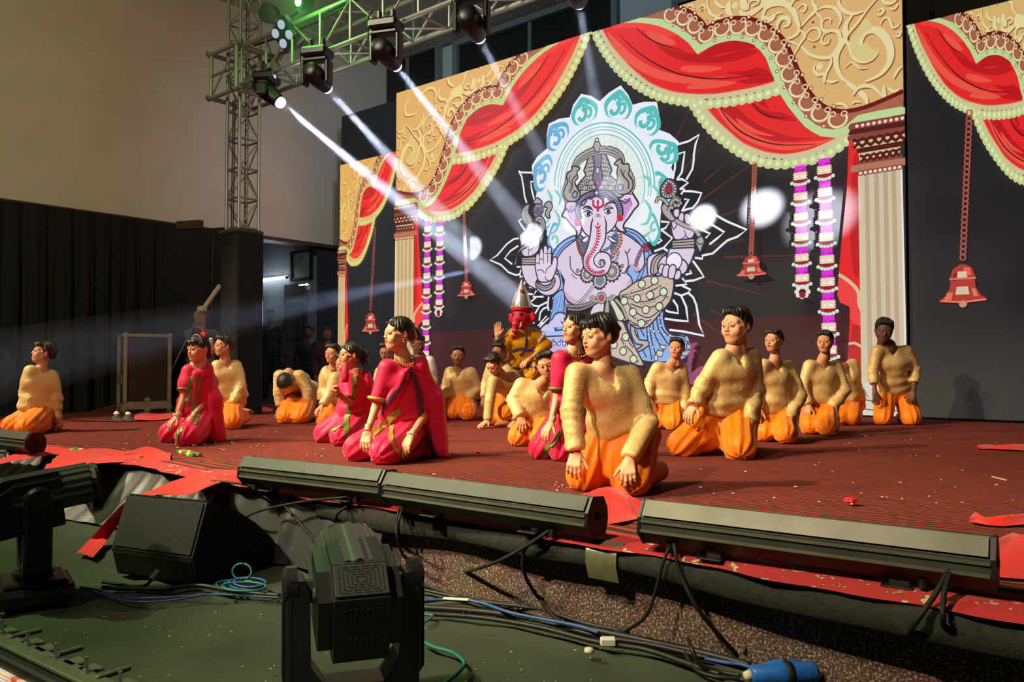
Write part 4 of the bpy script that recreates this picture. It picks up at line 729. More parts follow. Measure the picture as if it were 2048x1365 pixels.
def floral_mat():
    m, nt, b = newmat('floral_strip'); L = nt.links; tc = N(nt, 'ShaderNodeTexCoord')
    v = N(nt, 'ShaderNodeTexVoronoi', Scale=13.0); n1 = N(nt, 'ShaderNodeTexNoise', Scale=22.0, Detail=4.0); mx = N(nt, 'ShaderNodeMixRGB'); mx.inputs[0].default_value = .22
    L.new(tc.outputs['Object'], n1.inputs['Vector']); L.new(tc.outputs['Object'], mx.inputs[1]); L.new(n1.outputs['Color'], mx.inputs[2]); L.new(mx.outputs[0], v.inputs['Vector'])
    c = N(nt, 'ShaderNodeValToRGB'); c.color_ramp.interpolation = 'CONSTANT'; e = c.color_ramp.elements; e[0].color = lin((206, 176, 134)) + (1,); e[1].position = .30; e[1].color = lin((172, 40, 44)) + (1,)
    q = e.new(.12); q.color = lin((196, 150, 112)) + (1,); q = e.new(.24); q.color = lin((84, 60, 44)) + (1,); L.new(v.outputs['Distance'], c.inputs[0]); L.new(c.outputs[0], b.inputs['Base Color']); b.inputs['Roughness'].default_value = .95
    return m
FLO = floral_mat()
def ribbon_y(x0, x1, n, ya, yb, za, zb, sag=0):
    X = np.linspace(x0, x1, n); V = []; 
    for x in X: e = edge_y(x); q = .012 * math.sin(x * 9) + .008 * math.sin(x * 23); V += [(x, e + ya, za), (x, e + (ya + yb) / 2, (za + zb) / 2 + .006), (x, e + yb + q, zb)]
    V = np.array(V); i = np.arange(n - 1) * 3; Fq = np.concatenate([np.stack([i + k, i + k + 3, i + k + 4, i + k + 1], 1) for k in (0, 1)]); return V, Fq
V, Fq = ribbon_y(-10.5, 3.1, 240, .075, -.055, .024, .006); mknp('floral_border', V, Fq, FLO, cp)
# fascia, black roll along its top, black skirting cloth on the left
fz = struct('stage_front', box(0.2, 2.39, -.16, 6.2, .04, .30), None)
def speck_mat():
    m, nt, b = newmat('speckled_carpet'); L = nt.links; tc = N(nt, 'ShaderNodeTexCoord')
    n1 = N(nt, 'ShaderNodeTexNoise', Scale=130.0, Detail=3.0); n2 = N(nt, 'ShaderNodeTexNoise', Scale=9.0); L.new(tc.outputs['Object'], n1.inputs['Vector']); L.new(tc.outputs['Object'], n2.inputs['Vector'])
    c = N(nt, 'ShaderNodeValToRGB'); e = c.color_ramp.elements; e[0].position = .36; e[0].color = lin((62, 46, 40)) + (1,); e[1].position = .74; e[1].color = lin((206, 188, 168)) + (1,); q = e.new(.52); q.color = lin((96, 68, 58)) + (1,)
    L.new(n1.outputs['Fac'], c.inputs[0]); mx = N(nt, 'ShaderNodeMixRGB', blend_type='MULTIPLY'); mx.inputs[0].default_value = .5; L.new(c.outputs[0], mx.inputs[1]); L.new(n2.outputs['Color'], mx.inputs[2]); L.new(mx.outputs[0], b.inputs['Base Color']); b.inputs['Roughness'].default_value = 1.0
    return m
fz.data.materials.clear(); fz.data.materials.append(speck_mat())
BORD = pm('black_felt', (40, 40, 34), .95, var=.3, scale=40, bump=.3, bscale=200)
X = np.linspace(-3.0, 3.1, 120); V = []
for x in X:
    e = edge_y(x); w = .010 * math.sin(x * 3.1) + .006 * math.sin(x * 8)
    V += [(x, e + .03, .012), (x, e - .025, .008), (x, e - .05, -.02), (x, e - .046, -.07 + w), (x, e - .03, -.085 + w), (x, e + .04, -.08)]
V = np.array(V); i = np.arange(len(X) - 1) * 6; mknp('edge_roll', V, np.concatenate([np.stack([i + k, i + k + 6, i + k + 7, i + k + 1], 1) for k in range(5)]), BORD, fz)
mk('clear_tape', tube([(-1.17 + .09 * k / 4, 0, 0) for k in range(5)], .001, 4), None, fz) if False else None
V = []; X = np.linspace(-10.5, -2.6, 420); rows = 9
for x in X:
    e = edge_y(x); u = (x + 2.6); fl_ = .5 + .5 * math.sin(x * 7 + 2 * math.sin(x * 2.1))
    am = .05 * max(0, math.sin(x * 31 + 3 * math.sin(x * 3))) * (.4 + .6 * fl_)
    for r in range(rows):
        t = r / (rows - 1); out = -.03 - (.10 + .25 * max(0, min(1, (-3.6 - x) / 1.5))) * t ** 1.2 - am * math.sin(min(1, t * 1.3) * 2.4) * .8
        z = .010 + (ZF - .01) * t ** (1.0 if x > -3.6 else .9); V.append((x, e + .03 + out, z))
V = np.array(V); i = np.arange(len(X) - 1) * rows
sk = mknp('skirting_cloth', V, np.concatenate([np.stack([i + k, i + k + rows, i + k + rows + 1, i + k + 1], 1) for k in range(rows - 1)]), pm('black_satin', (20, 20, 17), .5, var=.25, scale=6, spec=.5, sheen=.2))
tag(sk, 'gathered black satin cloth hanging over the left part of the stage front', 'cloth')
# ---------------------------------------------------------------- black drapes on the left
def drape(p0, p1, z0, z1, n, amp, name, mat, label):
    p0, p1 = np.array(p0, float), np.array(p1, float); d = p1 - p0; nr = np.array([d[1], -d[0]]) / np.linalg.norm(d); V = []; L_ = np.linalg.norm(d)
    for i in range(n):
        t = i / (n - 1); w = amp * (math.sin(t * L_ * 22 + 2 * math.sin(t * L_ * 3)) + .4 * math.sin(t * L_ * 53)); q = p0 + d * t
        for z, k in ((z1, .3), (z1 * .6 + z0 * .4, 1), (z0, 1.3)): V.append((q[0] + nr[0] * w * k, q[1] + nr[1] * w * k, z))
    V = np.array(V); i = np.arange(n - 1) * 3
    return tag(mknp(name, V, np.concatenate([np.stack([i + k, i + k + 3, i + k + 4, i + k + 1], 1) for k in (0, 1)]), mat), label, 'curtain')
drape((-12.9, -2.5), (-12.9, 8.1), ZF, 2.98, 480, .05, 'black_curtain', BLK, 'long pleated black curtain under the beige wall at the far left')
A0, A1 = atd(330, 800, 11.2), atd(452, 800, 10.9)
mk_ = lambda z0, z1: (np.array([(A0[0], A0[1], z0), (A1[0], A1[1], z0), (A1[0], A1[1], z1), (A0[0], A0[1], z1)]))
dv = A1 - A0; ang = math.atan2(dv[1], dv[0]); wd = math.hypot(dv[0], dv[1])
bp = empty('black_partition', ((A0[0] + A1[0]) / 2, (A0[1] + A1[1]) / 2, 0), 'flat black partition panel beside the tower foot, behind the man with the pole', 'panel', rz=ang)
mk('board', bbox(0, 0, 1.10, wd, .05, 2.80, .01), BLKP, bp); mk('top_rail', bbox(-wd * .12, 0, 2.56, wd * .4, .09, .12, .01), pm('rail_brown', (60, 44, 36), .7), bp); mk('cable_pair', join(tube([(.25, -.04, 2.4), (.24, -.05, 1.2), (.27, -.05, .1)], .006, 5), tube([(.30, -.04, 2.4), (.30, -.05, 1.1), (.29, -.05, .1)], .005, 5)), BLKP, bp)
bn = drape((-12.52, 10.0), (-10.66, 10.0), 4.4, 5.52, 40, .006, 'black_banner', pm('dark_banner', (44, 50, 54), .8), 'plain dark cloth stretched above the narrow LED wall')
# ================================================================ truss tower and beam
ALU = pm('truss_metal', (168, 170, 160), .45, metal=.7, var=.15, scale=20)
UC = bpy.data.meshes.new('bar'); _g = lathe([(1, -.5), (1, .5)], 10); UC.from_pydata(_g[0], [], _g[1]); UC.materials.append(ALU); UC.polygons.foreach_set('use_smooth', np.ones(len(UC.polygons), bool))
def bar(name, a, b, r, parent):
    """a bar of shared mesh between two points in the parent's space"""
    a, b = Vector(a), Vector(b); d = b - a; o = bpy.data.objects.new(name, UC); COL.objects.link(o); o.parent = parent
    o.location = (a + b) / 2; o.rotation_mode = 'QUATERNION'; o.rotation_quaternion = d.to_track_quat('Z', 'Y'); o.scale = (r, r, d.length); return o
TX, TY, TW = -8.80, 5.28, .27
tw = empty('truss_tower', (TX, TY, ZF), 'square lattice tower of silver tubes standing by the dark passage', 'truss')
ztop = 5.9 - ZF
for x in (0, TW):
    for y in (0, TW): bar('chord', (x, y, .0), (x, y, ztop), .022, tw)
zs = np.arange(2.2, ztop, .36)
C4 = [(0, 0), (TW, 0), (TW, TW), (0, TW)]
for j, z in enumerate(zs):
    for k in range(4):
        a, b = C4[k], C4[(k + 1) % 4]; bar('rung', a + (z,), b + (z,), .013, tw)
        if j + 1 < len(zs):
            if (j + k) % 2: a, b = b, a
            bar('brace', a + (z,), b + (zs[j + 1],), .009, tw)
# sleeve block where the beam meets the tower
for dz in (3.86 - ZF, 4.40 - ZF):
    for y in (-.14, TW + .14): bar('sleeve_rail', (-.2, y, dz), (TW + .25, y, dz), .026, tw)
    for x in (-.14, TW + .14): bar('sleeve_rail', (x, -.2, dz), (x, TW + .2, dz), .026, tw)
for x in (-.14, TW + .14):
    for y in (-.14, TW + .14): bar('sleeve_post', (x, y, 3.86 - ZF), (x, y, 4.40 - ZF), .024, tw)
bar('sleeve_brace', (-.14, -.14, 3.86 - ZF), (TW + .14, -.14, 4.40 - ZF), .012, tw); bar('sleeve_brace', (-.14, -.14, 4.13 - ZF), (TW + .14, -.14, 4.13 - ZF), .018, tw)
mk('hoist_chain', tube([(.07 + .004 * (k % 2), .2 + .004 * ((k // 2) % 2), 2.1 + k * .03) for k in range(120)], [.012 if k % 2 else .006 for k in range(120)], 5), pm('chain_steel', (70, 66, 60), .5, metal=.6), tw)
for q in ((.17, -.03), (.22, -.035)): mk('cable', tube(cr([(q[0], q[1], 4.1), (q[0] + .01, q[1] - .01, 3.2), (q[0] - .015, q[1], 2.4), (q[0], q[1], 1.0)], 6), .008, 6), BLKP, tw)
co_ = empty('tower_cover', (TX + TW / 2, TY + TW / 2, 0), 'tall black cloth cover boxed around the foot of the lattice tower', 'cover')
mk('cloth_box', bbox(0, 0, 1.0, TW + .10, TW + .10, 2.42, .02), BLK, co_); mk('top_flap', bbox(0, -.02, 2.215, TW + .13, TW + .13, .05, .02), pm('grey_cloth', (70, 68, 60), .9), co_)
bm = empty('truss_beam', (TX + TW + .14, TY - .05, 0), 'long horizontal box truss carrying the stage lights', 'truss')
BZ0, BZ1, BY0, BY1, BXL = 3.93, 4.38, -.02, .40, 11.0
for z in (BZ0, BZ1):
    for y in (BY0, BY1): bar('chord', (0, y, z), (BXL, y, z), .026, bm)
n = 22; st_ = BXL / n
for i in range(n + 1):
    x = i * st_
    for y in (BY0, BY1): bar('upright', (x, y, BZ0), (x, y, BZ1), .016, bm)
    for z in (BZ0, BZ1): bar('crossbar', (x, BY0, z), (x, BY1, z), .014, bm)
    if i < n:
        for y in (BY0, BY1): bar('brace', (x, y, BZ0 if i % 2 else BZ1), (x + st_, y, BZ1 if i % 2 else BZ0), .013, bm)
        for z in (BZ0, BZ1): bar('brace', (x, BY0 if i % 2 else BY1, z), (x + st_, BY1 if i % 2 else BY0, z), .011, bm)
mk('cable_run', tube(cr([(.2, .02, 4.36), (1.2, .0, 4.30), (2.3, .02, 4.37), (3.4, .0, 4.31), (4.6, .02, 4.36), (6, 0, 4.3)], 8), .014, 6), BLKP, bm)
# ================================================================ beam lights hanging from the truss
LENS = em('lens_glow', (255, 255, 255), 30.0); BODY = pm('fixture_black', (9, 9, 10), .45, var=.15, scale=20, spec=.5); LCD = em('display_blue', (150, 160, 255), 2.0); RUB = pm('rubber_black', (12, 12, 13), .7)
def orient(fwd, upish=(0, 0, 1)):
    f = Vector(fwd).normalized(); x = Vector(upish).cross(f); 
    if x.length < 1e-3: x = Vector((1, 0, 0))
    x.normalize(); y = f.cross(x); M = Matrix((x, y, f)).transposed().to_4x4(); return M
def beam_light(px, target, label, beam_len, power, haze, cone=2.2, lens_r=.062):
    Y = TY - .07; lens = ony(px[0], px[1], Y); d = (np.array(target) - lens); d /= np.linalg.norm(d)
    piv = lens - d * .20; top = np.array([piv[0], piv[1], BZ0])
    e = empty('moving_head_light', tuple(top), label, 'stage light', 'beam lights under the truss')
    yaw = math.atan2(d[0], -d[1]); Rz = Matrix.Rotation(-yaw * 0 + math.atan2(d[1], d[0]) + math.pi / 2, 4, 'Z')
    dz = top[2] - piv[2]
    [mk('clamp', tf(bbox(x_, 0, .0, .04, .06, .10, .01), Rz), BODY, e) for x_ in (-.07, .07)]
    bs = mk('base', tf(bbox(0, 0, -.10, .30, .22, .10, .025), Rz), BODY, e); mk('display', tf(box(-.03, -.112, -.09, .05, .004, .03), Rz), LCD, bs)
    mk('connector', tf(box(-.09, -.112, -.09, .03, .01, .03), Rz), pm('orange_plastic', (220, 90, 30), .5), bs)
    mk('yoke', tf(join(bbox(-.135, 0, -(dz + .15) / 2 - .06, .045, .12, dz - .10, .015), bbox(.135, 0, -(dz + .15) / 2 - .06, .045, .12, dz - .10, .015), bbox(0, 0, -.17, .27, .12, .05, .015)), Rz), BODY, e)
    M = Matrix.Translation((0, 0, -dz)) @ orient(d)
    hd = mk('head', tf(lathe([(.055, -.17), (.085, -.15), (.10, -.05), (.098, .06), (.078, .17), (.074, .195), (.066, .20)], 16), M), BODY, e, True)
    mk('lens', tf(lathe([(lens_r, .196), (lens_r * .97, .225), (lens_r * .75, .25), (.01, .265)], 20), M), LENS, hd); mk('lens_ring', tf(lathe([(.068, .17), (.073, .200), (.066, .202), (.064, .194)], 20), M), BODY, hd)
    mk('safety_cable', tf(tube(cr([(.12, 0, -.08), (.17, .02, -.2), (.16, .05, -.02), (.1, .06, .03)], 6), .006, 5), Rz), RUB, e)
    spot('beam_lamp', tuple(lens + d * .09), tuple(lens + d), power * 40, cone * 2 * 1.02, (.78, .85, 1.0), .35, .03)
    if haze: beam_haze(lens, d, beam_len, cone, haze, lens_r)
    return lens, d
def haze_mat(dens):
    nm = 'haze_%.3f' % dens
    if nm in MATS: return MATS[nm]
    m = bpy.data.materials.new(nm); m.use_nodes = True; nt = m.node_tree; nt.nodes.remove(nt.nodes['Principled BSDF']); L = nt.links
    v = N(nt, 'ShaderNodeVolumeScatter'); v.inputs['Color'].default_value = (.8, .87, 1, 1); v.inputs['Anisotropy'].default_value = .2
    tc = N(nt, 'ShaderNodeTexCoord'); nz = N(nt, 'ShaderNodeTexNoise', Scale=7.0, Detail=3.0); L.new(tc.outputs['Object'], nz.inputs['Vector'])
    mr = N(nt, 'ShaderNodeMapRange'); mr.inputs['From Min'].default_value = .3; mr.inputs['From Max'].default_value = .7; mr.inputs['To Min'].default_value = dens * .45; mr.inputs['To Max'].default_value = dens * 1.6
    L.new(nz.outputs['Fac'], mr.inputs['Value']); L.new(mr.outputs[0], v.inputs['Density']); L.new(v.outputs[0], nt.nodes['Material Output'].inputs['Volume'])
    MATS[nm] = m; return m
def beam_haze(p, d, ln_, cone, dens, r0):
    r1 = r0 + math.tan(math.radians(cone)) * ln_ * 1.05; g = lathe([(r0 * .98, 0), (r1, ln_)], 20)
    o = mk('haze', tf(g, Matrix.Translation(Vector(p + d * .075)) @ orient(d)), haze_mat(dens), None); tag(o, 'bluish haze lit inside a beam of stage light', 'haze', 'lit haze in the light beams', 'stuff'); return o
DANC = atd(1038, 600, 8.45)
beam_light((559, 204), DANC, 'black moving light nearest the lattice tower, its white beam crossing to the masked dancer', np.linalg.norm(DANC - ony(559, 204, TY)) - .1, 900, .10)
beam_light((652, 174), ony(945, 497, DY), 'second black moving light out from the tower, beam falling right', np.linalg.norm(ony(945, 497, DY) - ony(652, 174, TY)) - .02, 800, .10)
beam_light((790, 129), ony(1065, 472, DY), 'third black moving light out from the tower, above the drape corner', np.linalg.norm(ony(1065, 472, DY) - ony(790, 129, TY)) - .02, 700, .075)
beam_light((957, 72), ony(1150, 440, DY), 'fourth black moving light out from the tower, tilted and cut by the top', np.linalg.norm(ony(1150, 440, DY) - ony(957, 72, TY)) - .02, 260, .07)
beam_light((1157, 2), ony(1222, 380, DY), 'fifth black moving light out from the tower, only its lens showing at the top edge', np.linalg.norm(ony(1222, 380, DY) - ony(1157, 2, TY)) - .02, 200, .06)
for (sx, sy), pw, cn, tx in (((1405, 436), 420, 2.0, -1.9), ((1525, 416), 260, 2.8, -.9), ((1640, 440), 120, 4.0, .1)):
    spot('beam_lamp', (tx, TY, 3.6), tuple(ony(sx, sy, DY)), pw * 130, cn * 2, (.85, .9, 1.0), .8, .03)
# four-lamp blinder and small par on the beam
bl = empty('blinder_light', tuple(ony(566, 68, TY - .12)), 'black four-lens blinder light hung on the truss under green glow', 'stage light')
M = orient((.15, -1, -.45)) @ Matrix.Rotation(math.radians(30), 4, 'Z')
mk('housing', tf(bbox(0, 0, -.05, .30, .30, .12, .03), M), BODY, bl); mk('bracket', tube([(-.1, .05, .08), (0, .1, .22), (.1, .12, .26)], .014, 6), BODY, bl)
for a in (-.07, .07):
    for b in (-.07, .07): mk('lens', tf(lathe([(.05, .008), (.05, .02), (.03, .03), (.005, .034)], 14), M @ Matrix.Translation((a, b, 0))), em('lens_dim', (225, 235, 255), .55), bl)
pr_ = empty('par_light', tuple(ony(600, 4, TY + .05)), 'small green-glowing light at the very top of the truss', 'stage light'); mk('can', tf(lathe([(.04, -.2), (.09, -.12), (.095, .02), (.09, .03)], 14), orient((.1, -1, -.3))), BODY, pr_); mk('lens', tf(lathe([(.085, .025), (.01, .035)], 14), orient((.1, -1, -.3))), em('lens_green', (190, 255, 190), 20), pr_)
l_ = bpy.data.lights.new('par_lamp', 'POINT'); l_.energy = 20; l_.color = (.15, 1, .12); l_.shadow_soft_size = .08; lo = bpy.data.objects.new('par_lamp', l_); COL.objects.link(lo); lo.location = tuple(ony(596, 12, TY - .35))
ph = empty('par_light', tuple(ony(536, 26, TY + .1)), 'round dark unlit LED can beside the tower, below the truss top chord', 'stage light'); mk('can', tf(lathe([(.06, -.16), (.11, -.1), (.115, .02)], 16), orient((.5, -1, -.2))), BODY, ph); mk('face', tf(lathe([(.105, .022), (.01, .026)], 16), orient((.5, -1, -.2))), pm('lens_grey', (60, 66, 62), .3), ph)
# unseen lamp added before the LED wall, standing for a beam bounced left off it
SRC = ony(950, 540, DY - .25); TGT = atd(60, 720, 7.6)
d_ = (TGT - SRC) / np.linalg.norm(TGT - SRC); spot('added_bounce_lamp', tuple(SRC), tuple(TGT), 9000, 4.4, (.6, .7, 1.0), .5, .03)
beam_haze(SRC, d_, np.linalg.norm(TGT - SRC) + 2.2, 2.1, .05, .08)
gz = lathe([(.01, -.5), (.3, -.4), (.5, 0), (.3, .4), (.01, .5)], 14); o = mk('haze', tf(gz, Matrix.Translation(Vector(ony(596, 14, TY - .3)))), haze_mat(.05), None); tag(o, 'green-lit puff of haze round the small light at the very top', 'haze', None, 'stuff')
# ================================================================ people: smooth bodies and clothes from blended distance fields
class Field:
    def __init__(s, lo, hi, h):
        s.h = h; s.lo = np.asarray(lo, float); n = np.ceil((np.asarray(hi) - s.lo) / h).astype(int) + 1; s.n = n
        s.ax = [s.lo[i] + h * np.arange(n[i]) for i in range(3)]; s.D = np.full(n, 1.0, np.float32)
    def sub(s, lo, hi):
        i0 = [max(0, int((lo[i] - s.lo[i]) / s.h)) for i in range(3)]; i1 = [min(s.n[i], int((hi[i] - s.lo[i]) / s.h) + 2) for i in range(3)]
        if any(i1[i] <= i0[i] for i in range(3)): return None, None
        sl = tuple(slice(i0[i], i1[i]) for i in range(3))
        P = np.meshgrid(*[s.ax[i][sl[i]] for i in range(3)], indexing='ij'); return sl, P
    def put(s, sl, d, k, mode):
        A_ = s.D[sl]
        if mode == 'sub': d = -d; 
        if mode == 'add':
            h = np.clip(.5 + .5 * (A_ - d) / k, 0, 1) if k > 0 else (d < A_).astype(np.float32); s.D[sl] = A_ * (1 - h) + d * h - k * h * (1 - h)
        else:
            h = np.clip(.5 - .5 * (A_ - d) / k, 0, 1) if k > 0 else (d > A_).astype(np.float32); s.D[sl] = A_ * (1 - h) + d * h + k * h * (1 - h)
    def cap(s, a, b, ra, rb=None, k=.02, mode='add', cut=None):
        a, b = np.asarray(a, float), np.asarray(b, float); rb = ra if rb is None else rb; R_ = max(ra, rb) + k + 3 * s.h
        sl, P = s.sub(np.minimum(a, b) - R_, np.maximum(a, b) + R_)
        if sl is None: return
        ab = b - a; L2 = ab @ ab + 1e-9; q = [P[i] - a[i] for i in range(3)]; t = np.clip((q[0] * ab[0] + q[1] * ab[1] + q[2] * ab[2]) / L2, 0, 1)
        d = np.sqrt((q[0] - t * ab[0]) ** 2 + (q[1] - t * ab[1]) ** 2 + (q[2] - t * ab[2]) ** 2) - (ra + (rb - ra) * t)
        if cut is not None: d = np.maximum(d, (P[0] - cut[0][0]) * cut[1][0] + (P[1] - cut[0][1]) * cut[1][1] + (P[2] - cut[0][2]) * cut[1][2])
        s.put(sl, d.astype(np.float32), k, mode)
    def ell(s, c, r, k=.02, mode='add', B=None):
        c = np.asarray(c, float); r = np.asarray(r, float); R_ = r.max() + k + 3 * s.h; sl, P = s.sub(c - R_, c + R_)
        if sl is None: return
        q = [P[i] - c[i] for i in range(3)]
        if B is not None: q = [q[0] * B[0][i] + q[1] * B[1][i] + q[2] * B[2][i] for i in range(3)]
        k0 = np.sqrt(sum((q[i] / r[i]) ** 2 for i in range(3))); k1 = np.sqrt(sum((q[i] / r[i] ** 2) ** 2 for i in range(3))) + 1e-6
        s.put(sl, (k0 * (k0 - 1) / k1).astype(np.float32), k, mode)
    def half(s, p, n, k=0.0):
        """keep the side where (x-p).n < 0"""
        P = np.meshgrid(*s.ax, indexing='ij', sparse=True); d = ((P[0] - p[0]) * n[0] + (P[1] - p[1]) * n[1] + (P[2] - p[2]) * n[2]).astype(np.float32); s.put((slice(None),) * 3, np.broadcast_to(d, s.D.shape), k, 'max')
    def mesh(s, relax=1):
        D = s.D; S = D < 0; n = D.shape
        c = S[:-1, :-1, :-1].astype(np.int8)
        for o in ((1, 0, 0), (0, 1, 0), (1, 1, 0), (0, 0, 1), (1, 0, 1), (0, 1, 1), (1, 1, 1)): c = c + S[o[0]:n[0] - 1 + o[0], o[1]:n[1] - 1 + o[1], o[2]:n[2] - 1 + o[2]]
        act = (c > 0) & (c < 8); I = np.argwhere(act); idx = np.full(act.shape, -1, np.int32); idx[act] = np.arange(len(I))
        V = np.zeros((len(I), 3)); cnt = np.zeros(len(I)); cor = [(a, b, d) for a in (0, 1) for b in (0, 1) for d in (0, 1)]
        val = {o: D[I[:, 0] + o[0], I[:, 1] + o[1], I[:, 2] + o[2]] for o in cor}
        for o in cor:
            for ax in range(3):
                if o[ax]: continue
                o2 = list(o); o2[ax] = 1; v0, v1 = val[o], val[tuple(o2)]; m = (v0 < 0) != (v1 < 0); t = v0[m] / (v0[m] - v1[m]); p = np.tile(np.array(o, float), (m.sum(), 1)); p[:, ax] += t; V[m] += p; cnt[m] += 1
        V = s.lo + (I + V / cnt[:, None]) * s.h; Fs = []
        for ax in range(3):
            a1, a2 = (ax + 1) % 3, (ax + 2) % 3; sh = [slice(0, n[i] - 1) for i in range(3)]; A_ = [slice(1, n[i] - 1) for i in range(3)]; A_[ax] = slice(0, n[ax] - 1); B_ = list(A_); B_[ax] = slice(1, n[ax])
            s0, s1 = S[tuple(A_)], S[tuple(B_)]
            for flip, m in ((False, s0 & ~s1), (True, ~s0 & s1)):
                q = np.argwhere(m)
                if not len(q): continue
                q[:, a1] += 1; q[:, a2] += 1; r = []
                for d1, d2 in ((-1, -1), (0, -1), (0, 0), (-1, 0)):
                    u = q.copy(); u[:, a1] += d1; u[:, a2] += d2; r.append(idx[u[:, 0], u[:, 1], u[:, 2]])
                f = np.stack(r, 1); Fs.append(f[:, ::-1] if flip else f)
        Fq = np.concatenate(Fs) if Fs else np.zeros((0, 4), int)
        for _ in range(relax):
            W_ = np.zeros_like(V); ct = np.zeros(len(V))
            for k in range(4): np.add.at(W_, Fq[:, k], V[Fq[:, (k + 1) % 4]] + V[Fq[:, (k + 3) % 4]]); np.add.at(ct, Fq[:, k], 2)
            V = .5 * V + .5 * W_ / np.maximum(ct, 1)[:, None]
        return V, Fq
def normals(V, Fq):
    nr = np.zeros_like(V); fn = np.cross(V[Fq[:, 2]] - V[Fq[:, 0]], V[Fq[:, 3]] - V[Fq[:, 1]])
    for k in range(4): np.add.at(nr, Fq[:, k], fn)
    return nr / (np.linalg.norm(nr, axis=1, keepdims=True) + 1e-9)
def cat(*ms):
    V, Fq, C, n = [], [], [], 0
    for v, f, c in ms: V.append(v); Fq.append(f + n); C.append(c); n += len(v)
    return np.concatenate(V), np.concatenate(Fq), np.concatenate(C)
# ---- head template: face looks along +Y, z up, origin between the ears
def seg_d(P, pts):
    d = np.full(len(P), 9.0)
    for a, b in zip(pts[:-1], pts[1:]):
        a, b = np.array(a, float), np.array(b, float); ab = b - a; t = np.clip((P - a) @ ab / (ab @ ab), 0, 1); d = np.minimum(d, np.linalg.norm(P - a - t[:, None] * ab, axis=1))
    return d
def eyeball(c, r, gaze):
    nu, nv = 14, 10; V, Fq, C = [], [], []; g = np.array(gaze, float); g /= np.linalg.norm(g); _, u, w = frame_of(g)
    for j in range(nv + 1):
        a = math.pi * (j / nv) ** 1.25 * .75
        for i in range(nu):
            b = 2 * math.pi * i / nu; V.append(np.array(c) + r * (math.cos(a) * g + math.sin(a) * (math.cos(b) * u + math.sin(b) * w))); C.append((.012, .008, .006) if a < .52 else (.62, .58, .55))
    for j in range(nv):
        for i in range(nu): Fq.append((j * nu + i, j * nu + (i + 1) % nu, (j + 1) * nu + (i + 1) % nu, (j + 1) * nu + i))
    return np.array(V), np.array(Fq)[:, ::-1], np.array(C)
HEADS = {}
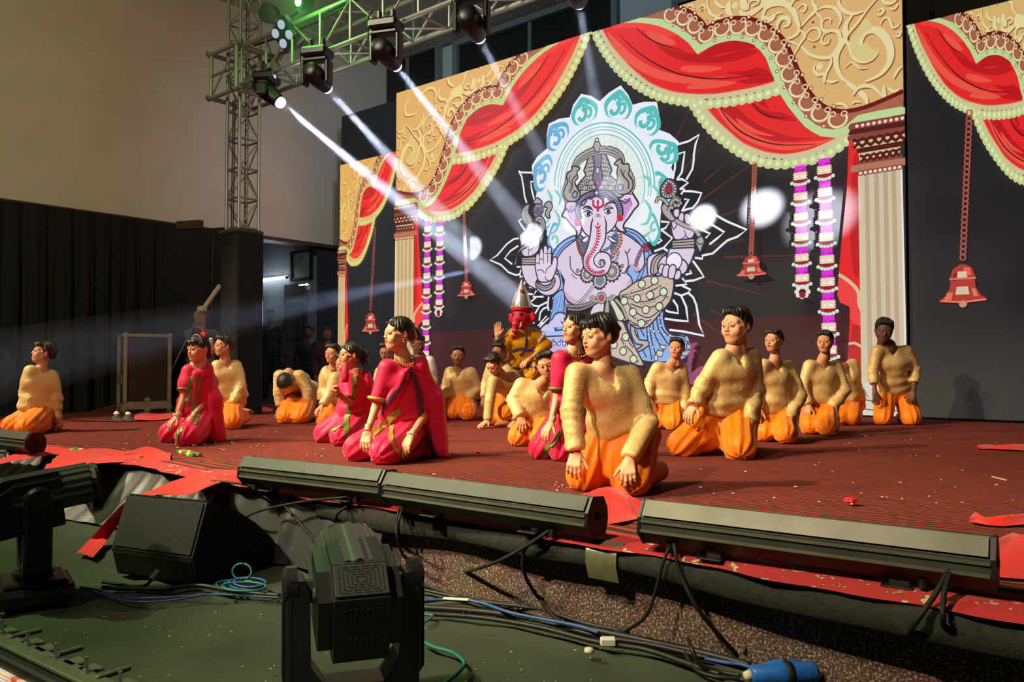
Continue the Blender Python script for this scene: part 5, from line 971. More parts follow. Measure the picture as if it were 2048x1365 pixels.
def head_tmpl(h, mouth, girl, fat=1.0):
    key = (h, mouth, girl, fat)
    if key in HEADS: return HEADS[key]
    f = Field((-.105, -.125, -.20), (.105, .135, .135), h); w = .95 if girl else 1.0
    f.ell((0, -.014, .032), (.074, .092, .080), .0); f.ell((0, .022, -.032), (.060 * w * fat, .064, .070), .03); f.cap((0, .060, -.086), (0, .062, -.084), .021, k=.035)
    for s in (-1, 1):
        f.cap((s * .054 * w * fat, .004, -.040), (s * .020 * fat, .052, -.086), .018, .018, .03); f.ell((s * .036 * fat, .058, -.032), (.024 * fat, .022, .024), .024)
        f.cap((s * .048, .062, .024), (s * .012, .078, .022), .013, .013, .02); f.ell((s * .031, .098, .003), (.019, .015, .012), .012, 'sub'); f.cap((s * .056, .050, -.004), (s * .064, .02, -.006), .012, .012, .02)
    f.cap((0, .078, .014), (0, .0975, -.022), .0075, .0105, .012)
    for s in (-1, 1): f.ell((s * .0095, .0925, -.0265), (.0075, .009, .0065), .006); f.ell((s * .0058, .098, -.032), (.0032, .005, .003), .003, 'sub')
    op = {'shut': 0.0, 'smile': .002, 'open': .005}[mouth]; mw = .024 if mouth == 'smile' else (.018 if mouth == 'open' else .020)
    f.ell((0, .074, -.052), (.03, .018, .02), .02)
    f.ell((0, .0855, -.0485 + op * .3), (mw, .0085, .0052), .004); f.ell((0, .0845, -.0575 - op), (mw * .85, .0085, .0062), .005)
    f.ell((0, .094, -.0532 - op * .4), (mw * .95, .013, .0012 + op * .55), .002, 'sub')
    for s in (-1, 1):
        B = np.array(Matrix.Rotation(s * .35, 3, 'Z') @ Matrix.Rotation(-.2, 3, 'X')); f.ell((s * .077, -.010, -.006), (.0075, .017, .029), .006, B=B); f.ell((s * .083, -.004, -.002), (.005, .009, .017), .004, 'sub', B=B)
    f.cap((0, -.012, -.05), (0, -.026, -.20), .044 if girl else .047, .042, .03)
    for s in (-1, 1):   # lids
        f.ell((s * .031, .0775, .005), (.0155, .0135, .0125), .006); f.ell((s * .031, .094, .0035), (.0118, .012, .0042 if not girl else .0046), .0015, 'sub')
    V, Fq = f.mesh(1); C = np.ones((len(V), 3))
    def paint(d, r, col, soft=.0015): t = np.clip((r - d) / soft + .5, 0, 1)[:, None]; C[:] = C * (1 - t) + np.array(col) * t
    ly = V[:, 1] > .05
    red = (.96, .58, .54) if not girl else (1.05, .18, .22)
    dl = np.minimum(seg_d(V, [(-mw * .9, .088, -.0495), (0, .094, -.0482 + op * .3), (mw * .9, .088, -.0495)]), seg_d(V, [(-mw * .8, .088, -.0565 - op), (0, .092, -.058 - op), (mw * .8, .088, -.0565 - op)])); paint(dl, .0062, red, .002)
    dm = np.abs(V[:, 2] + .0532 + op * .4) + np.maximum(0, np.abs(V[:, 0]) - mw * .85); paint(np.where((V[:, 1] > .07) & (V[:, 1] < .0905), dm, 9), .0018 + op * .5, (.16, .08, .07) if mouth != 'smile' else (1.5, 1.7, 1.9), .001)
    for s in (-1, 1):
        paint(seg_d(V, [(s * .014, .086, .0215), (s * .032, .082, .0275), (s * .049, .066, .0215)]), .0036 if not girl else .0026, (.09, .07, .07), .002)
        paint(seg_d(V, [(s * .0185, .085, .0045), (s * .026, .0895, .0085), (s * .036, .0885, .0085), (s * .0435, .079, .0035)]), .0019, (.08, .06, .06), .0015)
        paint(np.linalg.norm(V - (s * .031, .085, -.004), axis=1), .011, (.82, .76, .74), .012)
    paint(np.where(V[:, 1] > .06, np.linalg.norm((V - (0, .085, .038)) * (1, 1, .7 if not girl else 1), axis=1), 9), .0052 if not girl else .0042, (1.5, .13, .05) if not girl else (1.3, .08, .12), .002)
    eb = [eyeball((s * .031, .0765, .0042), .0132, (s * .02 - .25, 1, 0)) for s in (-1, 1)]
    HEADS[key] = (V, Fq, C, eb); return HEADS[key]
# ---- hands: wrist at the origin, fingers along +Y, palm towards -Z, thumb on +X
HANDS = {}
def hand_tmpl(h, pose):
    if (h, pose) in HANDS: return HANDS[(h, pose)]
    f = Field((-.07, -.05, -.10), (.09, .20, .06), h)
    curl = {'knee': (.45, .5, .4), 'flat': (.05, .12, .1), 'fist': (1.35, 1.5, .9), 'open': (.0, .05, .02), 'loose': (.3, .45, .35)}[pose]; sp = {'knee': .13, 'flat': .2, 'fist': .02, 'open': .04, 'loose': .06}[pose]
    f.cap((0, -.04, 0), (0, .012, 0), .023, .024, .01)
    for i, (x, L_) in enumerate(((.030, .066), (.0105, .074), (-.0095, .068), (-.028, .053))):
        b = np.array((x, .078 - abs(x - .008) * .22, .004)); f.cap((x * .62, .012, 0), b, .0145, .0115, .012)
        a = 0.0; p = b; d0 = np.array((math.sin((x - .004) * sp / .03), math.cos((x - .004) * sp / .03), 0))
        for j, (fr, c) in enumerate(zip((.46, .31, .23), curl)):
            a -= c; d = d0 * math.cos(a) + np.array((0, 0, math.sin(a))); q = p + d * L_ * fr; f.cap(p, q, (.0098, .0088, .0078)[j], (.0088, .0078, .0068)[j], .004); p = q
    if pose == 'fist': f.cap((.024, .02, -.006), (.040, .048, -.022), .0125, .011, .008); f.cap((.040, .048, -.022), (.012, .070, -.044), .0105, .008, .004)
    else: t = {'open': .02, 'flat': .05}.get(pose, .03); f.cap((.022, .016, -.004), (.048, .044, -.012), .0130, .0108, .010); f.cap((.048, .044, -.012), (.058 + t * .4, .078, -.018), .0102, .0076, .004)
    V, Fq = f.mesh(1); HANDS[(h, pose)] = (V, Fq); return V, Fq
def attr_mat(name, rough=.55, spec=.35, sss=0.0, bump=0.0, bscale=300, tex=None):
    if name in MATS: return MATS[name]
    m, nt, b = newmat(name); L = nt.links; at = N(nt, 'ShaderNodeAttribute'); at.attribute_name = 'Col'; L.new(at.outputs['Color'], b.inputs['Base Color'])
    b.inputs['Roughness'].default_value = rough; b.inputs['Specular IOR Level'].default_value = spec; b.inputs['Subsurface Weight'].default_value = sss; b.inputs['Subsurface Radius'].default_value = (.012, .005, .003)
    MATS[name] = m; return m
SKINM = attr_mat('skin', .5, .35)
def hair_mat():
    m, nt, b = newmat('black_hair'); L = nt.links; tc = N(nt, 'ShaderNodeTexCoord'); mp = N(nt, 'ShaderNodeMapping'); mp.inputs['Scale'].default_value = (160, 160, 22); L.new(tc.outputs['Object'], mp.inputs[0])
    n1 = N(nt, 'ShaderNodeTexNoise', Scale=1.0, Detail=3.0); L.new(mp.outputs[0], n1.inputs['Vector']); bp = N(nt, 'ShaderNodeBump', Strength=.7, Distance=.004); L.new(n1.outputs['Fac'], bp.inputs['Height']); L.new(bp.outputs[0], b.inputs['Normal'])
    c = N(nt, 'ShaderNodeValToRGB'); c.color_ramp.elements[0].color = (.006, .005, .005, 1); c.color_ramp.elements[1].color = (.035, .026, .018, 1); L.new(n1.outputs['Fac'], c.inputs[0]); L.new(c.outputs[0], b.inputs['Base Color'])
    b.inputs['Roughness'].default_value = .42; b.inputs['Specular IOR Level'].default_value = .5; return m
HAIRM = hair_mat()
def sequin_mat():
    """gold cloth sewn with tiny tilted sequins"""
    m, nt, b = newmat('gold_sequin_cloth'); L = nt.links; tc = N(nt, 'ShaderNodeTexCoord')
    v = N(nt, 'ShaderNodeTexVoronoi', Scale=210.0); L.new(tc.outputs['Object'], v.inputs['Vector'])
    sub = N(nt, 'ShaderNodeVectorMath', operation='SUBTRACT'); L.new(v.outputs['Color'], sub.inputs[0]); sub.inputs[1].default_value = (.5, .5, .5)
    sc = N(nt, 'ShaderNodeVectorMath', operation='SCALE'); L.new(sub.outputs[0], sc.inputs[0]); sc.inputs['Scale'].default_value = 1.15
    ge = N(nt, 'ShaderNodeNewGeometry'); ad = N(nt, 'ShaderNodeVectorMath', operation='ADD'); L.new(ge.outputs['Normal'], ad.inputs[0]); L.new(sc.outputs[0], ad.inputs[1]); nm = N(nt, 'ShaderNodeVectorMath', operation='NORMALIZE'); L.new(ad.outputs[0], nm.inputs[0])
    fl_ = N(nt, 'ShaderNodeBsdfGlossy'); fl_.inputs['Color'].default_value = (.95, .86, .66, 1); fl_.inputs['Roughness'].default_value = .22; L.new(nm.outputs[0], fl_.inputs['Normal'])
    n1 = N(nt, 'ShaderNodeTexNoise', Scale=5.0, Detail=3.0); L.new(tc.outputs['Object'], n1.inputs['Vector'])
    c = N(nt, 'ShaderNodeValToRGB'); c.color_ramp.elements[0].color = lin((214, 174, 106)) + (1,); c.color_ramp.elements[1].color = lin((238, 204, 138)) + (1,); c.color_ramp.elements[0].position = .35; c.color_ramp.elements[1].position = .65; L.new(n1.outputs['Fac'], c.inputs[0]); L.new(c.outputs[0], b.inputs['Base Color'])
    b.inputs['Roughness'].default_value = .5; b.inputs['Metallic'].default_value = .15; b.inputs['Sheen Weight'].default_value = .15
    bp = N(nt, 'ShaderNodeBump', Strength=.35, Distance=.012); n2 = N(nt, 'ShaderNodeTexNoise', Scale=28.0, Detail=4.0); L.new(tc.outputs['Object'], n2.inputs['Vector']); L.new(n2.outputs['Fac'], bp.inputs['Height']); L.new(bp.outputs[0], b.inputs['Normal'])
    s1 = N(nt, 'ShaderNodeSeparateColor'); L.new(v.outputs['Color'], s1.inputs[0]); gt = N(nt, 'ShaderNodeMath', operation='GREATER_THAN'); L.new(s1.outputs[0], gt.inputs[0]); gt.inputs[1].default_value = .86
    ml = N(nt, 'ShaderNodeMath', operation='MULTIPLY'); L.new(gt.outputs[0], ml.inputs[0]); ml.inputs[1].default_value = .30
    mx = N(nt, 'ShaderNodeMixShader'); L.new(ml.outputs[0], mx.inputs[0]); L.new(b.outputs[0], mx.inputs[1]); L.new(fl_.outputs[0], mx.inputs[2]); L.new(mx.outputs[0], nt.nodes['Material Output'].inputs['Surface']); return m
SEQ = sequin_mat()
ORG = pm('orange_satin', (255, 130, 6), .5, var=.07, scale=4, spec=.3, sheen=.15, bump=.12, bscale=40)
PNK = pm('pink_satin', (236, 34, 84), .5, var=.07, scale=4, spec=.3, sheen=.15, bump=.10, bscale=40)
YEL = pm('yellow_cotton', (238, 172, 8), .65, var=.08, scale=6, bump=.15, bscale=50)
GOLDB = pm('gold_brocade', (206, 170, 84), .4, metal=.35, var=.35, scale=160, spec=.5); GRNB = pm('green_gold_border', (122, 142, 60), .42, metal=.25, var=.3, scale=40, spec=.5); PURB = pm('purple_brocade_border', (104, 58, 96), .5, var=.4, scale=120)
def unit(v): v = np.asarray(v, float); return v / (np.linalg.norm(v) + 1e-9)
CD = unit(FW * (1, 1, 0))     # horizontal view direction
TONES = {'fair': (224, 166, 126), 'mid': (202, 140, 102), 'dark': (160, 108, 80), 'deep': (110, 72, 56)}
HOLD = []
def hframe(yaw, pitch, roll):
    """columns: local x (subject's right), y (forward), z (up); yaw 0 faces the camera, negative faces picture left, pitch positive looks down"""
    th = math.radians(yaw); f = -CD * math.cos(th) + RT * math.sin(th); r = np.cross(f, (0, 0, 1.0)); z = np.array((0, 0, 1.0))
    M = np.stack([r, f, z], 1); p, q = math.radians(-pitch), math.radians(roll)
    Rx = np.array(((1, 0, 0), (0, math.cos(p), -math.sin(p)), (0, math.sin(p), math.cos(p)))); Ry = np.array(((math.cos(q), 0, math.sin(q)), (0, 1, 0), (-math.sin(q), 0, math.cos(q))))
    return M @ Rx @ Ry
def hair_mesh(kind, h):
    f = Field((-.13, -.17, -.17), (.13, .12, .16), h)
    if kind in ('boy', 'fringe', 'crop'):
        t = {'boy': .012, 'fringe': .013, 'crop': .007}[kind]
        f.ell((0, -.016, .036), (.074 + t, .092 + t * .9, .080 + t * 1.1), .0); f.cap((0, -.062, -.02), (0, -.05, -.055), .045, .038, .03)
        f.half((0, .052, .070 if kind != 'fringe' else .062), unit((0, .80, -.60)), .012); f.half((0, .035, .01), unit((0, .85, -.35)), .012)
        f.half((0, -.02, -.010), unit((0, .62, -.78)), .012); f.half((0, -.09, -.056), (0, 0, -1), .01)
        if kind == 'fringe': f.cap((-.05, .062, .078), (.040, .072, .074), .016, .018, .02); f.cap((.040, .070, .072), (.066, .045, .048), .014, .009, .015); f.cap((-.02, .08, .072), (-.034, .088, .052), .010, .005, .012); f.cap((.018, .08, .072), (.010, .092, .055), .010, .005, .012); f.cap((.0, -.07, .09), (.0, -.10, .06), .02, .012, .03); f.cap((-.05, -.06, .06), (-.07, -.09, .03), .02, .01, .03)
        if kind == 'boy': f.cap((-.045, .040, .090), (.045, .044, .094), .020, .022, .03)
        for s in (-1, 1): f.cap((s * .073, .018, .03), (s * .073, .016, -.002), .008, .005, .01); f.ell((s * .083, -.010, -.012), (.016, .024, .034), .006, 'sub')
    else:
        t = .008; f.ell((0, -.016, .034), (.074 + t, .092 + t, .080 + t), .0); f.cap((0, -.07, -.02), (0, -.05, -.045), .04, .03, .03); f.half((0, .062, .062), unit((0, .86, -.5)), .010); f.half((0, .03, .0), unit((0, .9, -.3)), .012); f.half((0, -.02, -.02), unit((0, .4, -.9)), .01); f.half((0, -.09, -.05), (0, 0, -1), .01)
        for s in (-1, 1): f.cap((s * .03, .066, .068), (s * .066, .03, .03), .013, .012, .014)
        if 'bun' in kind: f.ell((0, -.118, .0), (.048, .040, .048), .02)
        if 'bang' in kind: f.cap((-.04, .072, .062), (.04, .078, .060), .016, .016, .02); f.cap((-.05, .07, .05), (-.03, .084, .032), .010, .007, .014); f.cap((.0, .082, .05), (.012, .091, .034), .010, .007, .014); f.cap((.04, .078, .05), (.05, .074, .028), .010, .007, .014); f.ell((.03, -.11, -.06), (.030, .028, .034), .02)
        if 'long' in kind: f.cap((0, -.085, .0), (0, -.09, -.15), .05, .03, .03); f.cap((-.07, .0, .01), (-.072, -.03, -.12), .018, .014, .02); f.cap((.07, .0, .01), (.072, -.03, -.12), .018, .014, .02)
    V, Fq = f.mesh(1); nr = normals(V, Fq); a = np.arctan2(V[:, 0], V[:, 1]); rr = .0035 if kind in ('boy', 'fringe') else .0015
    V = V + nr * (rr * 1.3 * np.sin(a * 21 + 9 * vnoise(V, 34, 2)) * np.clip(vnoise(V, 60, 3) + .6, 0, 1.4) + rr * .8 * vnoise(V, 110, 4) + (.005 if kind == 'fringe' else .003) * np.maximum(0, vnoise(V, 45, 14)))[:, None]; return V, Fq
HAIRS = {}
def person(label, head, D0, yaw, J, hs=1.0, hyaw=None, pitch=0, roll=0, mouth='shut', hair='boy', tone='mid', outfit='boy', s=1.0, lod=0, fat=1.0, lean=0.0, cuff=None, hem=None, hands=('knee', 'knee'), group=None, vneck=.10, extra=None, palmv=None, armr=1.0, flare=1.0, feet=(), fist_roll=0, cloth=None, legs=True, waist_drop=.0):
    """J: joints as photo points (x, y, depth offset) or (x, y, 'z', height): nb sR sL eR eL wR wL tR tL hR hL kR kL aR aL"""
    girl = outfit == 'sari'
    def pt(j):
        return onz(j[0], j[1], j[3]) if len(j) == 4 else atd(j[0], j[1], D0 + j[2])
    P = {k: pt(v) for k, v in J.items()}
    th = math.radians(yaw); fwd = -CD * math.cos(th) + RT * math.sin(th); lft = RT * math.cos(th) + CD * math.sin(th)
    Hm = hframe(yaw if hyaw is None else hyaw, pitch, roll); hc = pt(head); hsz = hs * s * .83
    for S_ in 'RL':
        if legs and 'a' + S_ not in P: q = P['h' + S_] - fwd * .06 * s; P['a' + S_] = np.array((q[0], q[1], .062))
    nb = P['nb']; hipc = (P['hR'] + P['hL']) / 2; shc = (P['sR'] + P['sL']) / 2; up = unit(shc - hipc)
    chest_f = unit(np.cross(unit(P['sR'] - P['sL']), up)); 
    if chest_f @ fwd < 0: chest_f = -chest_f
    hgt = (.011, .015, .021)[lod]; hh = (.0021, .0030, .0042)[lod]
    pts = np.array(list(P.values()) + [hc]); lo, hi = pts.min(0) - .17 * s, pts.max(0) + .17 * s; lo[2] = max(lo[2], -.03)
    elb = lambda S_: (P['s' + S_], P['e' + S_], P['w' + S_])
    # ---- body (skin)
    f = Field(lo, hi, hgt * 1.15); r = s * armr
    nk = hc + Hm @ np.array((0, -.022, -.10)) * hsz
    f.cap(nk, nb, .038 * s, .043 * s, .01); f.cap(nb, shc * .6 + nb * .4, .047 * s, .05 * s, .02)
    ch = shc * .72 + hipc * .28; wa = shc * .30 + hipc * .70; wl = unit(P['sL'] - P['sR'])
    f.cap(P['sR'] * .82 + shc * .18, P['sL'] * .82 + shc * .18, .042 * s, k=.03); f.cap(ch - wl * .06 * s, ch + wl * .06 * s, .075 * s * fat, k=.05); f.cap(wa - wl * .05 * s, wa + wl * .05 * s, .072 * s * fat, k=.05); f.cap(ch, hipc, .08 * s, .08 * s, .05)
    for S_ in 'RL':
        a, b, c = elb(S_); f.cap(a, b, .035 * r, .028 * r, .02); f.cap(b, c, .028 * r, .020 * r, .01)
        if legs:
            f.cap(P['h' + S_], P['k' + S_], .065 * s, .045 * s, .03)
            if 'a' + S_ in P: f.cap(P['k' + S_], P['a' + S_], .042 * s, .026 * s, .02)
    if legs: f.half((0, 0, .004), (0, 0, -1))
    V, Fq = f.mesh(1); tone_c = np.array(lin(TONES.get(tone, tone) if isinstance(tone, str) else tone)); parts = [(V, Fq, np.tile(tone_c, (len(V), 1)))]
    hv, hf, hcol, eb = head_tmpl(hh, mouth, girl or outfit == 'dancer', fat); X = hv * hsz @ Hm.T + hc; parts.append((X, hf, hcol * tone_c))
    for v, fq, c in eb: parts.append((v * hsz @ Hm.T + hc, fq, c))
    for S_, pose in zip('RL', hands):
        if pose is None: continue
        hv, hf = hand_tmpl((.0030, .0040, .0052)[lod], pose); w, t = P['w' + S_], P['t' + S_]; y = unit(t - w); pal = np.array(palmv[S_] if palmv and S_ in palmv else (-.15 * fwd + np.array((0, 0, -1.0))), float); z = -unit(pal - y * (pal @ y)); x = np.cross(y, z); sg = -1 if S_ == 'R' else 1
        v = hv * (sg, 1, 1) * (.92 * s); fq = hf if sg > 0 else hf[:, ::-1]; parts.append((v @ np.stack([x, y, z]) + w, fq, np.tile(tone_c, (len(v), 1))))
    for a, b in feet:
        a, b = pt(a), pt(b); ff = Field(np.minimum(a, b) - .06, np.maximum(a, b) + .06, hgt * .7); ff.cap(a, b, .032 * s, .022 * s, .02); ff.cap(a * .35 + b * .65, b + (b - a) * .22, .028 * s, .014 * s, .02); ff.half((0, 0, .004), (0, 0, -1)); v, fq = ff.mesh(1); parts.append((v, fq, np.tile(tone_c * .8, (len(v), 1))))
    V, Fq, C = cat(*parts)
    mots = C * (1 + .05 * vnoise(V, 60, 9))[:, None]
    root = empty('person', (float(hipc[0]), float(hipc[1]), 0.0), label, 'person', group); o0 = np.array(root.location)
    body = mknp('body', V - o0, Fq, SKINM, root, True, np.clip(mots, 0, 1)); HOLD.append(root)
    # ---- hair
    if hair:
        if (hair, hh) not in HAIRS: HAIRS[(hair, hh)] = hair_mesh(hair, hh * 1.5)
        hv, hf = HAIRS[(hair, hh)]; mknp('hair', hv * hsz @ Hm.T + hc - o0, hf, HAIRM, root)
    M1, M2 = {'boy': (SEQ, ORG), 'sari': (PNK, PNK), 'dancer': (YEL, YEL), 'plain': (cloth, cloth)}[outfit] if outfit != 'plain' else (cloth, cloth)
    # ---- shirt / blouse
    f = Field(lo, hi, hgt); g = .011 * s; F_ = fat
    hm = hipc * (1 - .05) + shc * .05 + np.array((0, 0, .02)) - up * waist_drop
    f.cap(P['sR'] * .86 + shc * .14, P['sL'] * .86 + shc * .14, .050 * s, k=.02)
    f.cap(ch - wl * .080 * s * F_, ch + wl * .080 * s * F_, .085 * s * F_ + g * .3, k=.05)
    f.cap(wa - wl * .074 * s * F_, wa + wl * .074 * s * F_, .083 * s * F_ + g * .5, k=.06)
    f.cap(hm - wl * .088 * s * F_, hm + wl * .088 * s * F_, .085 * s * F_ * flare + g, k=.05); f.cap(ch + chest_f * .02 * s, hm + chest_f * .015 * s, .09 * s * F_, .09 * s * F_, .06)
    f.half(hm - up * .035 * s, -up, .015)
    CU = {}
    for S_ in 'RL':
        a, b, c = elb(S_); cu = (cuff or {}).get(S_, 1.0 if not girl else .42)
        if cu > .5: q = b + (c - b) * ((cu - .5) * 2) * .97; d = unit(c - b); f.cap(a, b, .050 * r + g * .4, .047 * r + g * .5, .03); f.cap(b, q, .047 * r + g * .5, .040 * r + g * .6, .015, cut=(q, d)); CU[S_] = (q, d, .040 * r + g * .6)
        else: q = a + (b - a) * cu * 2; d = unit(b - a); f.cap(a, q + d * .02, .047 * r + g * .3, .042 * r + g * .4, .03, cut=(q, d)); CU[S_] = (q, d, .043 * r + g * .4)
    f.cap(nb - up * .05 * s, nk + up * .03, .050 * s, .056 * s, .006, 'sub')
    
    for k_ in (.05, .085, .12): f.cap(nb + chest_f * k_ * s + up * .01, nb + chest_f * k_ * s - up * vneck * s, .044 * s, .008 * s, .004, 'sub')
    V, Fq = f.mesh(1); nr = normals(V, Fq)
    tt = (V - shc) @ -up; fold = .006 * np.sin(tt * 70 + 5 * vnoise(V, 7, 5)) * np.clip(tt / .28 - .3, 0, 1) +   .005 * vnoise(V, 22, 6) * np.clip(vnoise(V, 8, 12) + .5, 0, 1)
    for S_ in 'RL': de = np.linalg.norm(V - P['e' + S_], axis=1); fold = fold + .0045 * np.sin((V - P['e' + S_]) @ unit(P['w' + S_] - P['s' + S_]) * 150 + 4 * vnoise(V, 12, 3)) * np.exp(-(de / .07) ** 2)
    V = V + nr * (fold * s)[:, None]; shirt = mknp('shirt' if not girl else 'blouse', V - o0, Fq, M1, root)
    # ---- wide gathered trousers / lower drape
    res = [(V, Fq)]
    if legs:
        f = Field(lo, hi, hgt); q = .012 * s; wl2 = unit(P['hL'] - P['hR'])
        tops = hipc + np.array((0, 0, .05 * s))
        f.cap(hipc - wl2 * .06 * s * F_, hipc + wl2 * .06 * s * F_, .098 * s * F_, k=.04); f.cap(tops - wl2 * .05 * s, tops + wl2 * .05 * s, .080 * s * F_, k=.04)
        for S_ in 'RL':
            h_, k_ = P['h' + S_], P['k' + S_]; f.cap(h_, k_, .094 * s * F_, .078 * s, .035); f.cap((h_ + k_) / 2 - np.array((0, 0, .03 * s)), k_ - np.array((0, 0, .01)), .080 * s, .074 * s, .05)
            if 'a' + S_ in P: f.cap(k_, P['a' + S_], .072 * s, .058 * s, .04)
            if girl or flare > 1.05: f.cap(hipc, (k_ + hipc) / 2 - np.array((0, 0, .05)), .1 * s, .1 * s, .05)
        if extra:
            for e in extra: f.cap(pt(e[0]), pt(e[1]), e[2], e[3], .05)
        f.half((0, 0, .006), (0, 0, -1), .004)
        V, Fq = f.mesh(1); nr = normals(V, Fq); disp = np.zeros(len(V)); wsum = np.full(len(V), 1e-6)
        for S_ in 'RL':
            h_, k_ = P['h' + S_] + np.array((0, 0, .03)), P['k' + S_]; ab = k_ - h_; t = np.clip((V - h_) @ ab / (ab @ ab), -.4, 1.3); q_ = V - h_ - t[:, None] * ab; dist = np.linalg.norm(q_, axis=1); _, u, w = frame_of(ab); an = np.arctan2(q_ @ u, q_ @ w); wt = np.exp(-(dist / .12) ** 2)
            disp += wt * np.sin(an * 9 + 3.2 * vnoise(V, 6, 7) + t * 2.5); wsum += wt
        disp = disp / wsum * np.clip(wsum * 2, 0, 1); V = V + nr * ((.0055 * disp + .006 * vnoise(V, 17, 21)) * s * (1 if nr is not None else 0))[:, None]; V[:, 2] = np.maximum(V[:, 2], .004)
        mknp('trousers' if not girl else 'draped_skirt', V - o0, Fq, M2, root); res.append((V, Fq))
    return dict(root=root, o0=o0, P=P, Hm=Hm, hc=hc, hs=hsz, up=up, lft=lft, fwd=fwd, chest=chest_f, CU=CU, res=res, pt=pt, hgt=hgt, s=s, nb=nb, lo=lo, hi=hi, D0=D0)
from mathutils.bvhtree import BVHTree
def ribbons(Q, items):
    """strips of trim laid on the clothes: items = (name, photo polyline, width, material)"""
    tr = []
    for V, Fq in Q['res']: tr.append(BVHTree.FromPolygons(V.tolist(), Fq.tolist()))
    o0 = Q['o0']
    for name, pxs, w, mat in items:
        q = cr(pxs, 8); pts = []
        for x, y in q:
            d = ray(x, y); d = d / np.linalg.norm(d); best = None
            for t in tr:
                r_ = t.ray_cast(Vector(CAM), Vector(d))
                if r_[0] is not None and (best is None or r_[3] < best[3]): best = r_
            if best is not None: pts.append((np.array(best[0]), np.array(best[1])))
        if len(pts) < 3: continue
        p = np.array([a for a, b in pts]); nn = np.array([b if b @ (CAM - a) > 0 else -b for a, b in pts])
        for _ in range(2): p[1:-1] = (p[:-2] + p[1:-1] * 2 + p[2:]) / 4; nn[1:-1] = (nn[:-2] + nn[1:-1] * 2 + nn[2:]) / 4
        tg = np.gradient(p, axis=0); tg /= np.linalg.norm(tg, axis=1, keepdims=True) + 1e-9; sd = np.cross(nn, tg); sd /= np.linalg.norm(sd, axis=1, keepdims=True) + 1e-9
        V = []; m = 5
        for i in range(len(p)):
            for k in range(m):
                x = p[i] + sd[i] * w * (k / (m - 1) - .5); b = None
                for t in tr:
                    r_ = t.find_nearest(Vector(x + nn[i] * .01))
                    if r_[0] is not None and (b is None or r_[3] < b[3]): b = r_
                y = np.array(b[0]) if b is not None and b[3] < .05 else x
                V.append(y + nn[i] * .006 - o0)
        i = np.arange(len(p) - 1) * m; Fq = np.concatenate([np.stack([i + k, i + k + m, i + k + m + 1, i + k + 1], 1) for k in range(m - 1)])
        mknp(name, np.array(V), Fq, mat, Q['root'])
def ringpart(Q, name, c, ax, r, t, mat, bead=0):
    _, u, w = frame_of(ax); n = 22; pts = [c + r * (math.cos(2 * math.pi * k / n) * u + math.sin(2 * math.pi * k / n) * w) - Q['o0'] for k in range(n + 1)]
    if bead: g = join(*[lathe([(t * .3, -t * .9), (t, 0), (t * .3, t * .9)], 6, Matrix.Translation(Vector(p))) for p in pts[:-1]])
    else: g = tube(pts, t, 6, False)
    return mk(name, g, mat, Q['root'], True)

def pallu(Q, caps, mat, name='pallu', ripple=.006, freq=60, k=.05, cuts=()):
    """loose draped cloth: blended tapered rolls given by photo points"""
    f = Field(Q['lo'] - .1, Q['hi'] + .1, Q['hgt'])
    for c in caps: f.cap(Q['pt'](c[0]), Q['pt'](c[1]), c[2], c[3], k)
    f.half((0, 0, .005), (0, 0, -1), .004)
    V, Fq = f.mesh(1); nr = normals(V, Fq); ax = unit(Q['pt'](caps[0][1]) - Q['pt'](caps[0][0])); _, u, w = frame_of(ax)
    c = V.mean(0); an = (V - c) @ RT; V = V + nr * (ripple * np.sin(an * freq + 2.5 * vnoise(V, 5, 31)) + .005 * vnoise(V, 16, 33))[:, None]; V[:, 2] = np.maximum(V[:, 2], .004)
    mknp(name, V - Q['o0'], Fq, mat, Q['root']); Q['res'].append((V, Fq))
def beads3(Q, name, pts, r, mat):
    g = join(*[lathe([(r * .3, -r * .9), (r, -r * .2), (r, r * .2), (r * .3, r * .9)], 6, Matrix.Translation(Vector(np.asarray(p) - Q['o0']))) for p in pts]); mk(name, g, mat, Q['root'], True)
def hl(Q, x, y, z): return Q['hc'] + Q['Hm'] @ np.array((x, y, z)) * Q['hs']
# ================================================================ the performers
EAR = pm('gold_metal', (214, 176, 92), .3, metal=.8, var=.1); PEARL = pm('pearl', (230, 224, 210), .3, var=.05); FLW = pm('white_flowers', (238, 234, 222), .8, var=.1); REDF = pm('red_petals', (206, 28, 34), .7)
GB = 'boys in gold sequin shirts and orange trousers'; GS = 'girls in pink saris'
z8 = lambda x, y: (x, y, 'z', .08)
person('boy kneeling at the very front in gold sequin shirt and orange trousers, mouth open', (1198, 672, -.06), 3.95, -16,
    dict(nb=(1203, 738, -.06), sR=(1152, 748, -.10), sL=(1260, 752, .02), eR=(1143, 824, -.16), eL=(1295, 848, -.06), wR=(1152, 905, -.22), wL=(1258, 922, -.24), tR=(1143, 962, -.28), tL=(1256, 974, -.32), hR=(1212, 872, .02), hL=(1284, 874, .08), kR=z8(1172, 950), kL=z8(1262, 958), aR=(1262, 940, .2), aL=(1316, 942, .12)),
    hs=1.06, hyaw=-62, pitch=6, mouth='open', hair='fringe', tone='fair', lod=0, flare=1.1, group=GB)
